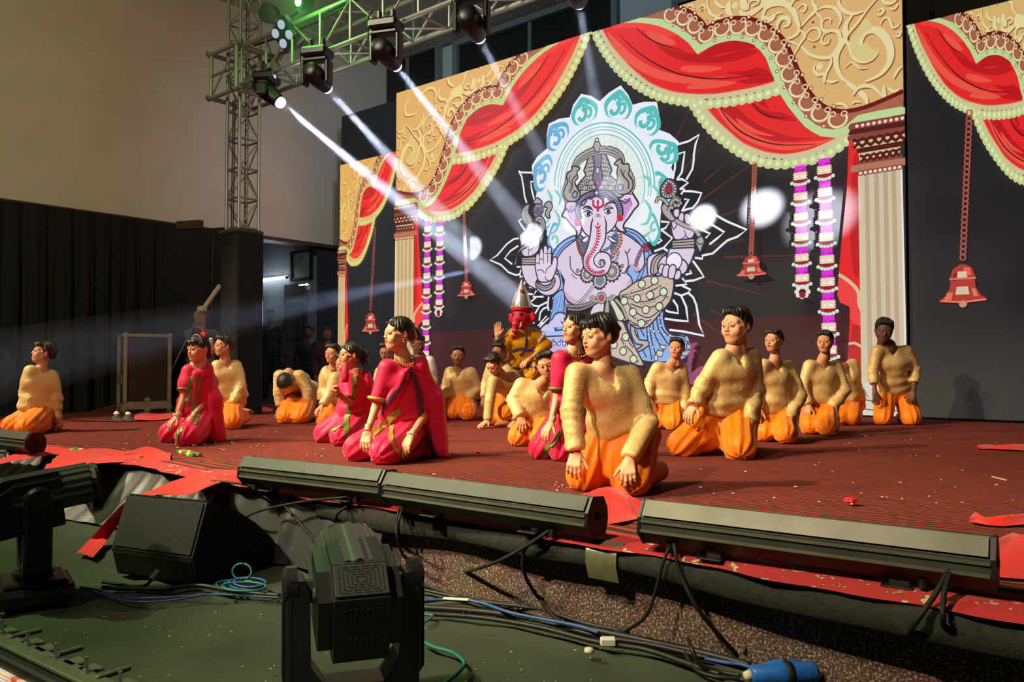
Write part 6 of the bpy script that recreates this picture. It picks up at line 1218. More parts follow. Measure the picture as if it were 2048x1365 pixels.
q = person('stout boy kneeling upright with thighs apart, red thread on his wrist, gold shirt', (1473, 652, -.04), 5.45, -25,
    dict(nb=(1466, 700, -.04), sR=(1441, 716, -.08), sL=(1504, 712, .04), eR=(1406, 772, -.10), eL=(1512, 782, -.02), wR=(1389, 812, -.16), wL=(1498, 844, -.16), tR=(1364, 850, -.24), tL=(1485, 886, -.24), hR=(1432, 826, .0), hL=(1484, 828, .04), kR=z8(1366, 889), kL=z8(1480, 895), aR=(1440, 880, .3), aL=(1494, 884, .3)),
    hs=1.16, hyaw=-55, pitch=4, hair='boy', tone='fair', s=1.12, lod=0, fat=1.12, flare=1.08, group=GB)
ringpart(q, 'wrist_thread', q['P']['wR'] * .9 + q['P']['tR'] * .1, q['P']['tR'] - q['P']['wR'], .030, .006, REDF)
person('boy kneeling behind the front boy before the blue painted robe, necklace at his throat', (1353, 697, -.04), 7.55, -10,
    dict(nb=(1345, 725, -.03), sR=(1315, 736, -.02), sL=(1364, 738, .02), eR=(1300, 766, .0), eL=(1372, 788, .0), wR=(1296, 796, -.06), wL=(1368, 826, -.05), tR=(1300, 820, -.12), tL=(1366, 846, -.10), hR=(1322, 806, .05), hL=(1350, 808, .05), kR=z8(1316, 842), kL=z8(1347, 844)),
    hs=1.02, hyaw=-28, pitch=-4, mouth='open', tone='mid', lod=1, group=GB)
person('boy in gold shirt directly right of the stout boy, arm hanging to his knee', (1548, 682, -.04), 6.45, -30,
    dict(nb=(1550, 719, -.03), sR=(1526, 732, -.06), sL=(1578, 734, .05), eR=(1510, 780, -.04), eL=(1602, 794, .0), wR=(1520, 820, -.1), wL=(1576, 842, -.14), tR=(1510, 850, -.15), tL=(1561, 876, -.22), hR=(1536, 826, .02), hL=(1570, 828, .05), kR=z8(1530, 864), kL=z8(1572, 868)),
    hs=1.0, hyaw=-52, pitch=0, mouth='open', tone='mid', s=.95, lod=1, group=GB)
person('boy with open mouth and spread fingers, just before the mostly hidden bowed boy', (1650, 684, -.04), 7.1, -20,
    dict(nb=(1646, 718, -.03), sR=(1618, 732, -.04), sL=(1674, 734, .04), eR=(1606, 778, -.04), eL=(1690, 782, -.02), wR=(1618, 812, -.12), wL=(1664, 818, -.12), tR=(1610, 842, -.16), tL=(1650, 846, -.16), hR=(1626, 812, .02), hL=(1656, 813, .05), kR=z8(1620, 852), kL=z8(1656, 855)),
    hs=1.04, hyaw=-36, pitch=4, mouth='open', tone='mid', s=.97, lod=1, group=GB)
person('boy mostly hidden behind another, only his bowed back and arm showing', (1672, 742, .05), 8.1, -35,
    dict(nb=(1682, 734, .05), sR=(1672, 744, .0), sL=(1706, 728, .08), eR=(1670, 790, .0), eL=(1712, 772, .06), wR=(1680, 815, -.05), wL=(1700, 806, .0), tR=(1678, 838, -.1), tL=(1688, 832, -.06), hR=(1690, 808, .1), hL=(1710, 808, .14), kR=z8(1676, 836), kL=z8(1702, 836)),
    hs=1.0, hyaw=-30, pitch=50, tone='dark', lod=2, group=GB)
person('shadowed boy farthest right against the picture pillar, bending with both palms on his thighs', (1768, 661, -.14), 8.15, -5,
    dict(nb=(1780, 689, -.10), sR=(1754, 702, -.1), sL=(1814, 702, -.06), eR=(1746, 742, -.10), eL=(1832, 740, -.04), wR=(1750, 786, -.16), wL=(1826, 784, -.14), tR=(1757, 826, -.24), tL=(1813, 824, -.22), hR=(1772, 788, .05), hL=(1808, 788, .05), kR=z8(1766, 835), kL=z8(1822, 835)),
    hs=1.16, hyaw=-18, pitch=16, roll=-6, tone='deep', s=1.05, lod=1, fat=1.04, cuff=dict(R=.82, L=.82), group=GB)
q = person('girl in pink sari half hidden behind the front boy, dark loose hair, smiling', (1150, 656, -.03), 5.2, -35,
    dict(nb=(1147, 702, -.02), sR=(1120, 718, -.06), sL=(1172, 722, .06), eR=(1114, 796, -.08), eL=(1180, 800, .0), wR=(1102, 846, -.16), wL=(1150, 850, -.1), tR=(1083, 880, -.22), tL=(1140, 880, -.18), hR=(1136, 822, .0), hL=(1168, 824, .05), kR=z8(1084, 894), kL=z8(1126, 898), aR=(1150, 880, .2), aL=(1180, 886, .2)),
    hs=1.04, hyaw=-56, pitch=-2, mouth='smile', hair='girl_long', tone='fair', outfit='sari', lod=0, flare=1.1, vneck=.07, hands=('loose', 'loose'), group=GS)
ribbons(q, [('border', [(1136, 852), (1122, 868), (1106, 888), (1092, 900), (1089, 914)], .035, GRNB), ('border', [(1166, 740), (1160, 780), (1168, 830)], .05, GRNB)])
c = q['CU']['R']; ringpart(q, 'sleeve_band', c[0] - c[1] * .016, c[1], .056, .010, GRNB); ringpart(q, 'necklace', q['nb'] + q['chest'] * .03 - q['up'] * .005, q['up'] + q['chest'] * .5, .066, .008, EAR, 1)
person('smiling boy leaning on one hand between the masked dancer and the half-hidden girl in pink', (1093, 730, -.08), 6.05, 0,
    dict(nb=(1082, 768, -.05), sR=(1042, 770, -.02), sL=(1104, 782, .0), eR=(1026, 800, .0), eL=(1122, 830, .0), wR=(1042, 836, -.10), wL=(1110, 860, -.12), tR=(1044, 864, -.2), tL=(1100, 880, -.2), hR=(1066, 838, .05), hL=(1096, 838, .06), kR=z8(1040, 872), kL=z8(1084, 874)),
    hs=1.06, hyaw=-6, pitch=10, roll=12, mouth='smile', tone='mid', lod=0, group=GB)
person('boy sitting in the haze beside the hanging flower strings, hands in his lap', (916, 711, -.04), 8.9, 0,
    dict(nb=(918, 735, -.02), sR=(899, 744, .0), sL=(943, 745, .0), eR=(892, 776, .0), eL=(957, 780, .0), wR=(890, 800, -.1), wL=(936, 802, -.12), tR=(888, 822, -.16), tL=(918, 818, -.18), hR=(908, 796, .04), hL=(932, 796, .04), kR=z8(904, 826), kL=z8(938, 827)),
    hs=1.05, pitch=4, mouth='open', tone='dark', s=1.06, lod=1, group=GB, flare=1.08)
person('boy crouching on one hand flat on the carpet, face turned down', (988, 728, -.12), 7.75, -40,
    dict(nb=(1000, 746, -.05), sR=(986, 762, -.10), sL=(1026, 752, .06), eR=(980, 800, -.12), eL=(1030, 800, .0), wR=(976, 842, -.14), wL=(1030, 842, -.05), tR=(958, 855, -.22), tL=(1018, 856, -.1), hR=(1030, 790, .2), hL=(1044, 792, .28), kR=(1012, 824, -.02), kL=(1030, 826, .05), aR=(1036, 842, .15), aL=(1046, 842, .2)),
    hs=1.04, hyaw=-38, pitch=38, tone='fair', lod=1, hands=('flat', 'flat'), palmv=dict(R=(0, 0, -1), L=(0, 0, -1)), group=GB, cloth=None, feet=[((1036, 844, .05), (996, 850, -.12))])
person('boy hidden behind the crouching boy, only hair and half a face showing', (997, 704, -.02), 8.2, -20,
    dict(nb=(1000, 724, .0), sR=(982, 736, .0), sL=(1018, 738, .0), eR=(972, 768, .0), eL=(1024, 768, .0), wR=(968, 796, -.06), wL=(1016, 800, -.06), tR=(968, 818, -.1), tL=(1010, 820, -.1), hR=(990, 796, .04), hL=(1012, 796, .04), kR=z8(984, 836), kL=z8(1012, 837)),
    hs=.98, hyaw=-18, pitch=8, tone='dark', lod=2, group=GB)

# ---- girls in pink
q = person('girl in pink sari at centre front, jasmine wreath round her bun, gaze fixed left', (797, 668, -.04), 5.2, -35,
    dict(nb=(807, 716, -.02), sR=(772, 736, -.08), sL=(842, 736, .06), eR=(751, 818, -.12), eL=(846, 836, -.02), wR=(735, 864, -.22), wL=(822, 874, -.24), tR=(729, 900, -.28), tL=(808, 902, -.30), hR=(796, 846, .02), hL=(838, 850, .08), kR=z8(716, 898), kL=z8(768, 904), aR=(820, 892, .2), aL=(866, 896, .25)),
    hs=1.10, hyaw=-56, pitch=0, hair='girl_bun', tone='fair', outfit='sari', lod=0, flare=1.12, vneck=.10, hands=('loose', 'loose'), group=GS, s=1.05)
pallu(q, [((838, 728, .02), (864, 800, .06), .055, .075), ((864, 800, .06), (872, 890, .08), .075, .085), ((872, 890, .06), (896, 912, .02), .06, .025), ((806, 752, -.12), (782, 806, -.10), .03, .045), ((838, 732, .0), (806, 752, -.1), .035, .03), ((782, 806, -.1), (770, 840, -.08), .045, .03)], PNK)
ribbons(q, [('border', [(817, 739), (829, 759), (839, 794), (844, 837), (852, 862), (862, 894), (877, 914)], .042, PURB), ('border', [(812, 758), (796, 782), (776, 804), (763, 829)], .036, PURB), ('border', [(800, 822), (776, 842), (744, 868)], .044, GOLDB), ('border', [(784, 846), (782, 880), (794, 904), (812, 919)], .030, GOLDB), ('border', [(816, 738), (824, 740)], .04, GOLDB), ('border', [(808, 916), (822, 906), (838, 890), (846, 874)], .034, PURB)])
c = q['CU']['R']; ringpart(q, 'sleeve_band', c[0] - c[1] * .018, c[1], .058, .013, GOLDB)
ringpart(q, 'wrist_thread', q['P']['wR'], q['P']['tR'] - q['P']['wR'], .024, .004, REDF); ringpart(q, 'bracelet', q['P']['wL'] - (q['P']['tL'] - q['P']['wL']) * .1, q['P']['tL'] - q['P']['wL'], .028, .008, PEARL, 1)
ringpart(q, 'necklace', q['nb'] + q['chest'] * .025 - q['up'] * .005, q['up'] + q['chest'] * .6, .062, .009, EAR, 1)
w_ = [hl(q, .0 + .048 * math.cos(a), -.10 + .012 * math.sin(a * 3), .012 + .062 * math.sin(a)) for a in np.linspace(-1.2, 4.3, 24)]; beads3(q, 'flower_wreath', w_, .011, FLW); beads3(q, 'rosebud', [hl(q, -.05, -.085, -.01)], .012, REDF)
beads3(q, 'earring', [hl(q, -.079, .0, -.040), hl(q, -.080, .0, -.054)], .008, EAR)
q = person('girl in pink sari raising her fist to her chin, bushy black bun', (700, 710, -.04), 6.25, -40,
    dict(nb=(712, 742, -.02), sR=(694, 756, -.08), sL=(730, 758, .06), eR=(700, 806, -.16), eL=(738, 812, .0), wR=(678, 790, -.22), wL=(720, 840, -.05), tR=(668, 768, -.24), tL=(706, 862, -.1), hR=(706, 828, .0), hL=(728, 832, .06), kR=z8(652, 866), kL=z8(684, 872), aR=(716, 874, .2), aL=(738, 876, .25)),
    hs=1.02, hyaw=-58, pitch=0, mouth='open', hair='girl_bun', tone='mid', outfit='sari', lod=0, flare=1.1, hands=('fist', 'loose'), palmv=dict(R=(0, 0, -1)), group=GS, s=1.0)
pallu(q, [((728, 752, .02), (736, 810, .02), .05, .07), ((736, 810, .02), (728, 874, .02), .07, .08), ((714, 754, -.08), (708, 800, -.08), .03, .045), ((708, 800, -.06), (704, 872, -.04), .04, .05)], PNK)
ribbons(q, [('border', [(710, 752), (707, 784), (698, 818), (692, 849), (696, 884)], .045, GRNB), ('border', [(690, 848), (664, 863), (643, 877)], .024, GRNB)])
beads3(q, 'bun_curl', [hl(q, .03 * math.cos(a), -.14 + .02 * math.sin(2 * a), -.02 + .05 * math.sin(a)) for a in np.linspace(0, 6, 12)], .022, HAIRM); beads3(q, 'rosebud', [hl(q, -.03, -.075, .075)], .014, REDF)
ringpart(q, 'necklace', q['nb'] + q['chest'] * .02, q['up'] + q['chest'] * .4, .060, .009, PEARL, 1); ringpart(q, 'wrist_thread', q['P']['wR'], q['P']['tR'] - q['P']['wR'], .024, .004, RUB)
mk('scarf_end', tf(lathe([(.028, -.05), (.034, 0), (.022, .06), (.006, .09)], 10), Matrix.Translation(Vector(atd(690, 752, 5.92) - q['o0']))), PNK, q['root'], True)
q = person('girl in pink sari with red and white hair flowers, before the flight case', (398, 698, -.04), 6.3, -30,
    dict(nb=(394, 730, -.02), sR=(377, 742, -.06), sL=(413, 744, .05), eR=(369, 792, -.10), eL=(408, 806, -.04), wR=(354, 834, -.18), wL=(382, 838, -.20), tR=(334, 857, -.24), tL=(357, 861, -.26), hR=(390, 828, .0), hL=(412, 830, .06), kR=z8(342, 866), kL=z8(374, 872), aR=(404, 866, .2), aL=(424, 870, .25)),
    hs=1.12, hyaw=-34, pitch=4, mouth='smile', hair='girl_bang', tone='fair', outfit='sari', lod=0, flare=1.1, hands=('loose', 'loose'), group=GS, s=.98)
pallu(q, [((412, 738, .02), (424, 800, .02), .05, .075), ((424, 800, .02), (430, 872, .02), .075, .09), ((396, 748, -.10), (390, 800, -.08), .028, .04), ((412, 738, .0), (396, 748, -.08), .035, .03)], PNK)
ribbons(q, [('border', [(394, 750), (397, 774), (389, 806), (387, 836)], .034, GRNB), ('border', [(382, 754), (378, 785), (374, 812)], .026, GRNB), ('border', [(362, 856), (355, 870), (353, 884)], .036, GRNB), ('border', [(436, 882), (447, 881)], .04, GRNB), ('border', [(402, 812), (392, 836), (390, 850)], .03, GRNB)])
c = q['CU']['R']; ringpart(q, 'sleeve_band', c[0] - c[1] * .016, c[1], .056, .010, GRNB); ringpart(q, 'bangle', q['P']['wR'], q['P']['tR'] - q['P']['wR'], .028, .010, PEARL, 1); ringpart(q, 'necklace', q['nb'] + q['chest'] * .02, q['up'] + q['chest'] * .6, .058, .007, PEARL, 1)
beads3(q, 'flower', [hl(q, -.03 + .02 * math.cos(a), -.03, .115 + .014 * math.sin(a)) for a in range(6)], .016, REDF); beads3(q, 'flower_string', [hl(q, -.075 + .004 * k, -.07 - .004 * k, .075 - .018 * k) for k in range(7)], .017, FLW)
beads3(q, 'hair_pearl', [hl(q, .076 * math.cos(a), .02, .042 + .082 * math.sin(a)) for a in np.linspace(.2, 2.9, 12)], .005, PEARL)
# ---- left side and rear boys
person('boy kneeling at far left, chest thrown out and head back, caught in the blue beam', (87, 706, .02), 7.15, -45,
    dict(nb=(84, 734, .0), sR=(60, 742, -.08), sL=(104, 752, .06), eR=(50, 784, -.04), eL=(114, 798, .08), wR=(56, 814, -.06), wL=(112, 848, .08), tR=(62, 834, -.1), tL=(107, 866, .06), hR=(70, 822, .0), hL=(88, 826, .08), kR=z8(26, 850), kL=z8(52, 854), aR=(96, 850, .2), aL=(114, 850, .25)),
    hs=1.10, hyaw=-50, pitch=-12, hair='fringe', tone='mid', lod=1, flare=1.1, group=GB, s=.95)
person('boy in gold shirt close behind the girl with flowers, hand on his raised knee', (447, 692, -.04), 7.75, -40,
    dict(nb=(450, 718, -.02), sR=(434, 732, -.06), sL=(472, 732, .06), eR=(428, 776, -.06), eL=(482, 772, .0), wR=(430, 810, -.1), wL=(464, 812, -.14), tR=(426, 830, -.14), tL=(459, 838, -.2), hR=(450, 800, .02), hL=(468, 800, .06), kR=z8(440, 840), kL=z8(464, 843), aR=(484, 834, .2), aL=(492, 834, .25)),
    hs=1.04, hyaw=-46, mouth='smile', tone='mid', lod=1, group=GB, feet=[((490, 822, .3), (502, 826, .22))])
person('boy bowing so deep that only the top of his dark hair shows', (572, 768, -.22), 8.6, -12,
    dict(nb=(577, 746, -.10), sR=(558, 752, -.12), sL=(600, 752, -.06), eR=(557, 786, -.14), eL=(614, 784, -.06), wR=(561, 814, -.16), wL=(613, 816, -.1), tR=(556, 838, -.2), tL=(612, 838, -.14), hR=(588, 786, .22), hL=(620, 786, .26), kR=z8(572, 832), kL=z8(600, 832)),
    hs=1.12, hyaw=-8, pitch=82, hair='crop', tone='mid', lod=1, group=GB, s=1.1, hands=('flat', 'flat'), feet=[((630, 812, .3), (640, 816, .22))])
person('boy at the edge of the narrow LED wall, watching between two children', (666, 708, -.04), 8.0, -20,
    dict(nb=(668, 732, .0), sR=(654, 742, .0), sL=(686, 744, .04), eR=(650, 776, .0), eL=(692, 776, .0), wR=(654, 800, -.1), wL=(684, 804, -.1), tR=(656, 822, -.14), tL=(676, 826, -.14), hR=(660, 800, .04), hL=(682, 800, .06), kR=z8(654, 838), kL=z8(678, 839)),
    hs=1.0, hyaw=-26, tone='mid', lod=2, group=GB)
person('boy reaching one hand to the carpet behind the girl with raised fist', (688, 728, .0), 7.55, -50,
    dict(nb=(692, 748, .02), sR=(670, 756, -.06), sL=(704, 762, .06), eR=(660, 790, -.10), eL=(706, 806, .0), wR=(645, 812, -.16), wL=(696, 830, -.1), tR=(622, 834, -.22), tL=(684, 848, -.14), hR=(690, 806, .04), hL=(704, 808, .08), kR=z8(652, 840), kL=z8(676, 846)),
    hs=1.0, hyaw=-40, pitch=4, tone='fair', lod=1, group=GB)
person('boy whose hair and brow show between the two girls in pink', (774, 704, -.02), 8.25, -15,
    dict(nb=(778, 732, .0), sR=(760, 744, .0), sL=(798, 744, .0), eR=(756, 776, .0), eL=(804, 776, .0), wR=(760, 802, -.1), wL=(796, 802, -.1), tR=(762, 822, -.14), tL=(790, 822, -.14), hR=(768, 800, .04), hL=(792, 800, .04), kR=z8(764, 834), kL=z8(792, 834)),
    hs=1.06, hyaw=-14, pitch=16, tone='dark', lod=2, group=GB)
WSH = pm('white_shirt', (232, 234, 236), .7, var=.04)
person('dark-haired helper in a white shirt sitting behind the centre girl', (836, 690, .0), 8.6, 20,
    dict(nb=(842, 712, .0), sR=(824, 722, .0), sL=(860, 722, .0), eR=(820, 760, .0), eL=(866, 760, .0), wR=(826, 792, -.1), wL=(858, 792, -.1), tR=(830, 812, -.14), tL=(852, 812, -.14), hR=(832, 796, .04), hL=(856, 796, .04), kR=z8(828, 832), kL=z8(856, 832)),
    hs=1.05, hyaw=30, pitch=6, tone='deep', lod=2, outfit='plain', cloth=WSH, feet=[((880, 812, -.8), (889, 834, -.85))])
# ---- masked dancer in yellow
q = person('dancer in yellow with red elephant mask and tall glittering hat, right palm raised', (1043, 636, -.02), 8.35, -18,
    dict(nb=(1046, 656, .0), sR=(1026, 668, -.04), sL=(1068, 668, .04), eR=(1003, 696, -.06), eL=(1094, 690, .04), wR=(995, 672, -.10), wL=(1058, 720, -.14), tR=(996, 638, -.12), tL=(1044, 730, -.22), hR=(1040, 722, .08), hL=(1062, 722, .10), kR=(1016, 738, -.10), kL=(1066, 742, -.12), aR=(1028, 800, -.06), aL=(1058, 812, -.08)),
    hs=1.02, hyaw=-30, hair=None, tone='fair', outfit='dancer', lod=1, hands=('open', 'loose'), palmv=dict(R=tuple(-CD * .9 - RT * .2)), cuff=dict(R=.9, L=.8), s=1.05)
MASK = pm('red_mask_cloth', (206, 26, 52), .6, var=.1, scale=20); HATM = pm('silver_foil', (236, 232, 226), .22, metal=.75, var=.1); BLUT = pm('blue_silver_trim', (70, 74, 140), .4, metal=.3, var=.5, scale=120)
f = Field(q['hc'] - .26, q['hc'] + .22, .009)
f.ell(hl(q, 0, .01, -.005), (.105, .105, .115), .0)
tr_ = [hl(q, 0, .095, -.02), hl(q, 0, .135, -.07), hl(q, .01, .135, -.14), hl(q, .03, .12, -.20), hl(q, .05, .125, -.235)]
for i in range(4): f.cap(tr_[i], tr_[i + 1], (.042, .036, .029, .023)[i], (.036, .029, .023, .019)[i], .02)
for s_ in (-1, 1): f.ell(hl(q, s_ * .135, -.02, .0), (.05, .03, .055), .015); f.cap(hl(q, s_ * .1, .0, .02), hl(q, s_ * .165, .01, .045), .022, .008, .02)
V, Fq = f.mesh(1); mknp('elephant_mask', V - q['o0'], Fq, MASK, q['root'])
for s_ in (-1, 1): mk('eye_patch', tf(lathe([(.03, 0), (.022, .012), (.004, .016)], 12), Matrix.Translation(Vector(hl(q, s_ * .044, .100, .026) - q['o0'])) @ orient(q['Hm'] @ np.array((s_ * .35, 1, .1)))), pm('navy_patch', (24, 18, 58), .5), q['root'], True)
mk('tusk', tube([hl(q, -.045, .10, -.06) - q['o0'], hl(q, -.06, .12, -.10) - q['o0'], hl(q, -.055, .14, -.12) - q['o0']], [.013, .011, .004], 8), FLW, q['root'], True)
for k, t in ((1, .03), (2, .026), (3, .023)): ringpart(q, 'trunk_band', tr_[k], tr_[k + 1] - tr_[k], t + .006, .006, HATM)
Mh = Matrix.Translation(Vector(hl(q, 0, -.005, .085) - q['o0'])) @ Matrix(np.vstack([np.hstack([q['Hm'], np.zeros((3, 1))]), [0, 0, 0, 1]]).tolist())
ht = mk('hat', tf(lathe([(.105, 0), (.108, .03), (.095, .10), (.065, .18), (.035, .25), (.012, .31), (.004, .33)], 20), Mh), HATM, q['root'], True); mk('hat_band', tf(lathe([(.110, -.005), (.114, .012), (.112, .03)], 20), Mh), MASK, ht, True)
mk('hat_trim', join(*[tf(lathe([(.004, -.008), (.009, 0), (.004, .008)], 6), Mh @ Matrix.Translation((.112 * math.cos(a), .112 * math.sin(a), .03))) for a in np.arange(0, 6.28, .25)]), EAR, ht); mk('hat_flower', tf(lathe([(.004, 0), (.022, .004), (.018, .014), (.004, .018)], 8), Mh @ Matrix.Translation((-.03, .052, .2)) @ Matrix.Rotation(-1.2, 4, 'X')), REDF, ht)
ribbons(q, [('trim', [(1040, 712), (1050, 702), (1053, 684), (1052, 664)], .03, BLUT), ('trim', [(1026, 704), (1040, 698), (1060, 702), (1072, 696)], .028, BLUT), ('trim', [(1018, 726), (1024, 736), (1040, 738), (1058, 734), (1072, 736)], .025, BLUT)])
for n_, (rr_, zz) in enumerate(((.075, .06), (.09, .10), (.10, .135))): ringpart(q, 'bead_necklace', q['nb'] + q['chest'] * .06 - q['up'] * zz * .6, q['up'] * .75 + q['chest'] * .8, rr_, .006, PEARL if n_ != 1 else pm('teal_beads', (60, 130, 140), .3), 1)
c = q['CU']['R']; ringpart(q, 'cuff_band', c[0], c[1], .05, .009, BLUT); ringpart(q, 'arm_band', (q['P']['sL'] + q['P']['eL']) / 2, q['P']['eL'] - q['P']['sL'], .062, .016, PEARL)
# ---- people in the dark passage and the man with the pole
STR = pm('striped_dark_shirt', (92, 94, 98), .8, var=.5, scale=30); DRK = pm('dark_clothes', (36, 38, 44), .85)
def stander(label, px, hy, dep, tone='dark', cl=DRK, hyaw=0, hand=None):
    k = 1590 / dep; m = lambda x, y, d=0: (px + x * k, hy + y * k, d)
    J_ = dict(nb=m(0, .17), sR=m(-.17, .24), sL=m(.17, .24), eR=m(-.22, .50), eL=m(.22, .50), wR=m(-.20, .72, -.1), wL=m(.20, .72, -.1), tR=m(-.18, .88, -.12), tL=m(.18, .88, -.12), hR=m(-.09, .70), hL=m(.09, .70), kR=m(-.10, 1.08), kL=m(.10, 1.08), aR=m(-.10, 1.5), aL=m(.10, 1.5))
    if hand: J_.update(hand)
    return person(label, m(0, 0), dep, hyaw, J_, hs=1.05, tone=tone, lod=2, outfit='plain', cloth=cl, s=1.12)
ph_ = stander('man in a striped shirt holding a long pole in front of the black partition', 402, 632, 10.6, 'dark', STR, -30, dict(eR=(382, 676, -.1), wR=(392, 655, -.2), tR=(400, 641, -.22), eL=(432, 672, -.05), wL=(408, 664, -.22), tL=(396, 652, -.24)))
pole = empty('monopod', tuple(atd(398, 630, 10.35)), 'long pale pole leaning in the hands of the man in the striped shirt', 'pole'); o_ = np.array(pole.location)
mk('rod', cyl(atd(404, 622, 10.35) - o_, atd(440, 571, 10.3) - o_, .030, 8), pm('cream_plastic', (206, 198, 176), .5), pole); mk('clamp', tf(bbox(0, 0, 0, .12, .08, .07, .012), Matrix.Translation(Vector(atd(404, 618, 10.35) - o_))), MATS['cream_plastic'], pole); mk('shaft', cyl(atd(400, 624, 10.35) - o_, atd(341, 745, 10.3) - o_, .012, 8), pm('grey_metal', (120, 120, 124), .4, metal=.4), pole)
stander('dark figure standing under the tube light in the passage', 541, 632, 14.0, 'deep', DRK, 10)
stander('dim figure in the passage right of the figure under the tube light', 618, 664, 14.2, 'deep', DRK, -20)
stander('dim figure nearest the narrow LED wall in the dark passage', 655, 668, 13.6, 'deep', pm('maroon_shirt', (60, 26, 28), .8), 10)
# ================================================================ stage-edge equipment
HSG = pm('dusty_black_metal', (46, 47, 40), .55, var=.3, scale=9, spec=.45); HSGT = pm('worn_grey_metal', (98, 98, 82), .45, metal=.2, var=.25, scale=6); CHR = pm('chrome_bolt', (190, 196, 210), .2, metal=.9)
def axes(o, x):
    x = unit(x); y = np.cross((0, 0, 1.0), x); return Matrix(((x[0], y[0], 0, o[0]), (x[1], y[1], 0, o[1]), (0, 0, 1, o[2]), (0, 0, 0, 1)))
def light_bar(f1, f2, zc, xa, xb, label, cables, sc=1.0, top=HSG):
    a, b = onz(*f1, .02), onz(*f2, .02); d = unit((b - a) * (1, 1, 0)); c0 = a + np.array((0, 0, zc))
    def at(x):
        lo, hi = -3, 4
        for _ in range(50):
            m = (lo + hi) / 2
            if proj(c0 + d * m)[0] < x: lo = m
            else: hi = m
        return lo
    t0, t1 = at(xa), at(xb); L_ = t1 - t0; e = empty('light_bar', tuple((a + d * t0) * (1, 1, 0)), label, 'stage light', 'black LED light bars along the stage edge', rz=math.atan2(d[1], d[0]))
    P = [(.060 * sc, .022 * sc), (.036 * sc, .060 * sc), (-.030 * sc, .066 * sc), (-.062 * sc, .018 * sc), (-.066 * sc, -.026 * sc), (-.030 * sc, -.066 * sc), (.048 * sc, -.062 * sc), (.062 * sc, -.02 * sc)]
    q = [(y, z + zc) for y, z in P]; mk('housing', prism(q, 0, .004, L_ - .004), HSG, e)
    mk('top_plate', prism([(-.062 * sc, zc + .024 * sc), (-.033 * sc, zc + .066 * sc), (-.036 * sc, zc + .071 * sc), (-.067 * sc, zc + .026 * sc)], 0, .01, L_ - .01), top, e)
    for y0, z0, y1, z1 in ((-.064, .012, -.069, .004), (-.066, -.018, -.071, -.026), (-.030, .068, -.024, .072)): mk('rib', prism([(y0 * sc, zc + z0 * sc), (y1 * sc, zc + z0 * sc), (y1 * sc, zc + z1 * sc), (y0 * sc, zc + z1 * sc)], 0, .006, L_ - .006), HSGT, e)
    for x0 in (-.006, L_ - .004):
        ec = mk('end_cap', prism([(y * 1.06, (z - zc) * 1.06 + zc) for y, z in q], 0, x0, x0 + .010), BLKP, e); mk('cap_ring', tf(lathe([(.014, 0), (.014, .006), (.009, .006), (.008, .002)], 12), Matrix.Translation((x0 + (.008 if x0 > 0 else .002), 0, zc)) @ Matrix.Rotation(math.pi / 2 * (1 if x0 > 0 else -1), 4, 'Y')), RUB, ec)
    for fx in (a, b):
        t = (fx - (a + d * t0)) @ d; w = .030 * sc
        br = mk('bracket', join(bbox(t - w, -.01, zc * .5, .006, .035, zc * 1.0, .002), bbox(t + w, -.01, zc * .5, .006, .035, zc * 1.0, .002), bbox(t, -.02, .024, w * 2 + .02, .075, .005, .002), prism([(-.05, .026), (.02, .026), (.02, .05)], 0, t - w - .008, t - w - .004)), BLKP, e)
        for s in (-1, 1):
            M = Matrix.Translation((t + s * (w + .012), -.012, zc - .062 * sc)) @ Matrix.Rotation(math.pi / 2, 4, 'Y'); mk('knob', tf(lathe([(.017, -.011), (.021, -.006), (.021, .006), (.017, .011)], 10), M), RUB, br); mk('bolt', cyl((t + s * w * .4, -.012, zc - .062 * sc), (t + s * w, -.012, zc - .062 * sc), .004, 6), CHR, br)
    Mi = Matrix.Translation(e.location) @ Matrix.Rotation(math.atan2(d[1], d[0]), 4, 'Z'); Mi = Mi.inverted()
    for pts, r in cables: mk('power_cable', tube(cr([Mi @ Vector(p) for p in pts], 7), r, 6), RUB, e, True)
    for t in (.09 * sc, L_ - .16 * sc): mk('gland', cyl((t, -.035, zc - .058), (t, -.040, zc - .085), .012, 8), BLKP, e)
    return e
FY = lambda x, y, o=-.02: tuple(ony(x, y, 2.33 + o))     # on the stage front
FZ = lambda x, y, z=.0: tuple(onz(x, y, ZF + .012 + z))
S0 = lambda x, y, z=.015: tuple(onz(x, y, z))
light_bar((545, 981), (700, 1001), .105, 499, 779, 'black LED light bar on the stage edge left of the centre, behind the wedge speaker',
    [([FY(520, 962, 0), FY(512, 970, -.06), FY(520, 975, -.1), S0(480, 968), S0(420, 962)], .006), ([FY(522, 962, 0), FY(545, 985, -.05), FY(580, 1025, -.08), FZ(640, 1090, .1), FZ(690, 1130)], .007), ([FY(726, 985, 0), FY(690, 995, -.08), FY(600, 1005, -.1), FY(505, 1028, -.14), FZ(470, 1060, .02)], .006), ([FY(738, 988, 0), FY(700, 1010, -.06), FY(672, 1035, -.08), FZ(668, 1090)], .007)])
light_bar((872, 1031), (1070, 1063), .105, 788, 1193, 'black LED light bar in the middle of the stage edge before the front boy',
    [([FY(812, 998, 0), FY(800, 1020, -.05), FY(793, 1045, -.08), FY(798, 1090, -.07), FZ(815, 1130)], .007), ([FY(824, 1000, 0), FY(804, 1022, -.06), FY(797, 1060, -.08), FZ(806, 1120)], .006), ([FY(1123, 1043, 0), FY(1090, 1068, -.08), FY(1050, 1095, -.08), FY(980, 1130, -.08), FZ(900, 1152, .02), FZ(846, 1157)], .007), ([FY(1128, 1050, 0), FY(1080, 1075, -.07), FY(1050, 1100, -.07), FY(1048, 1145, -.06), FZ(1080, 1200, .04), FZ(1140, 1255), FZ(1260, 1265)], .007)])
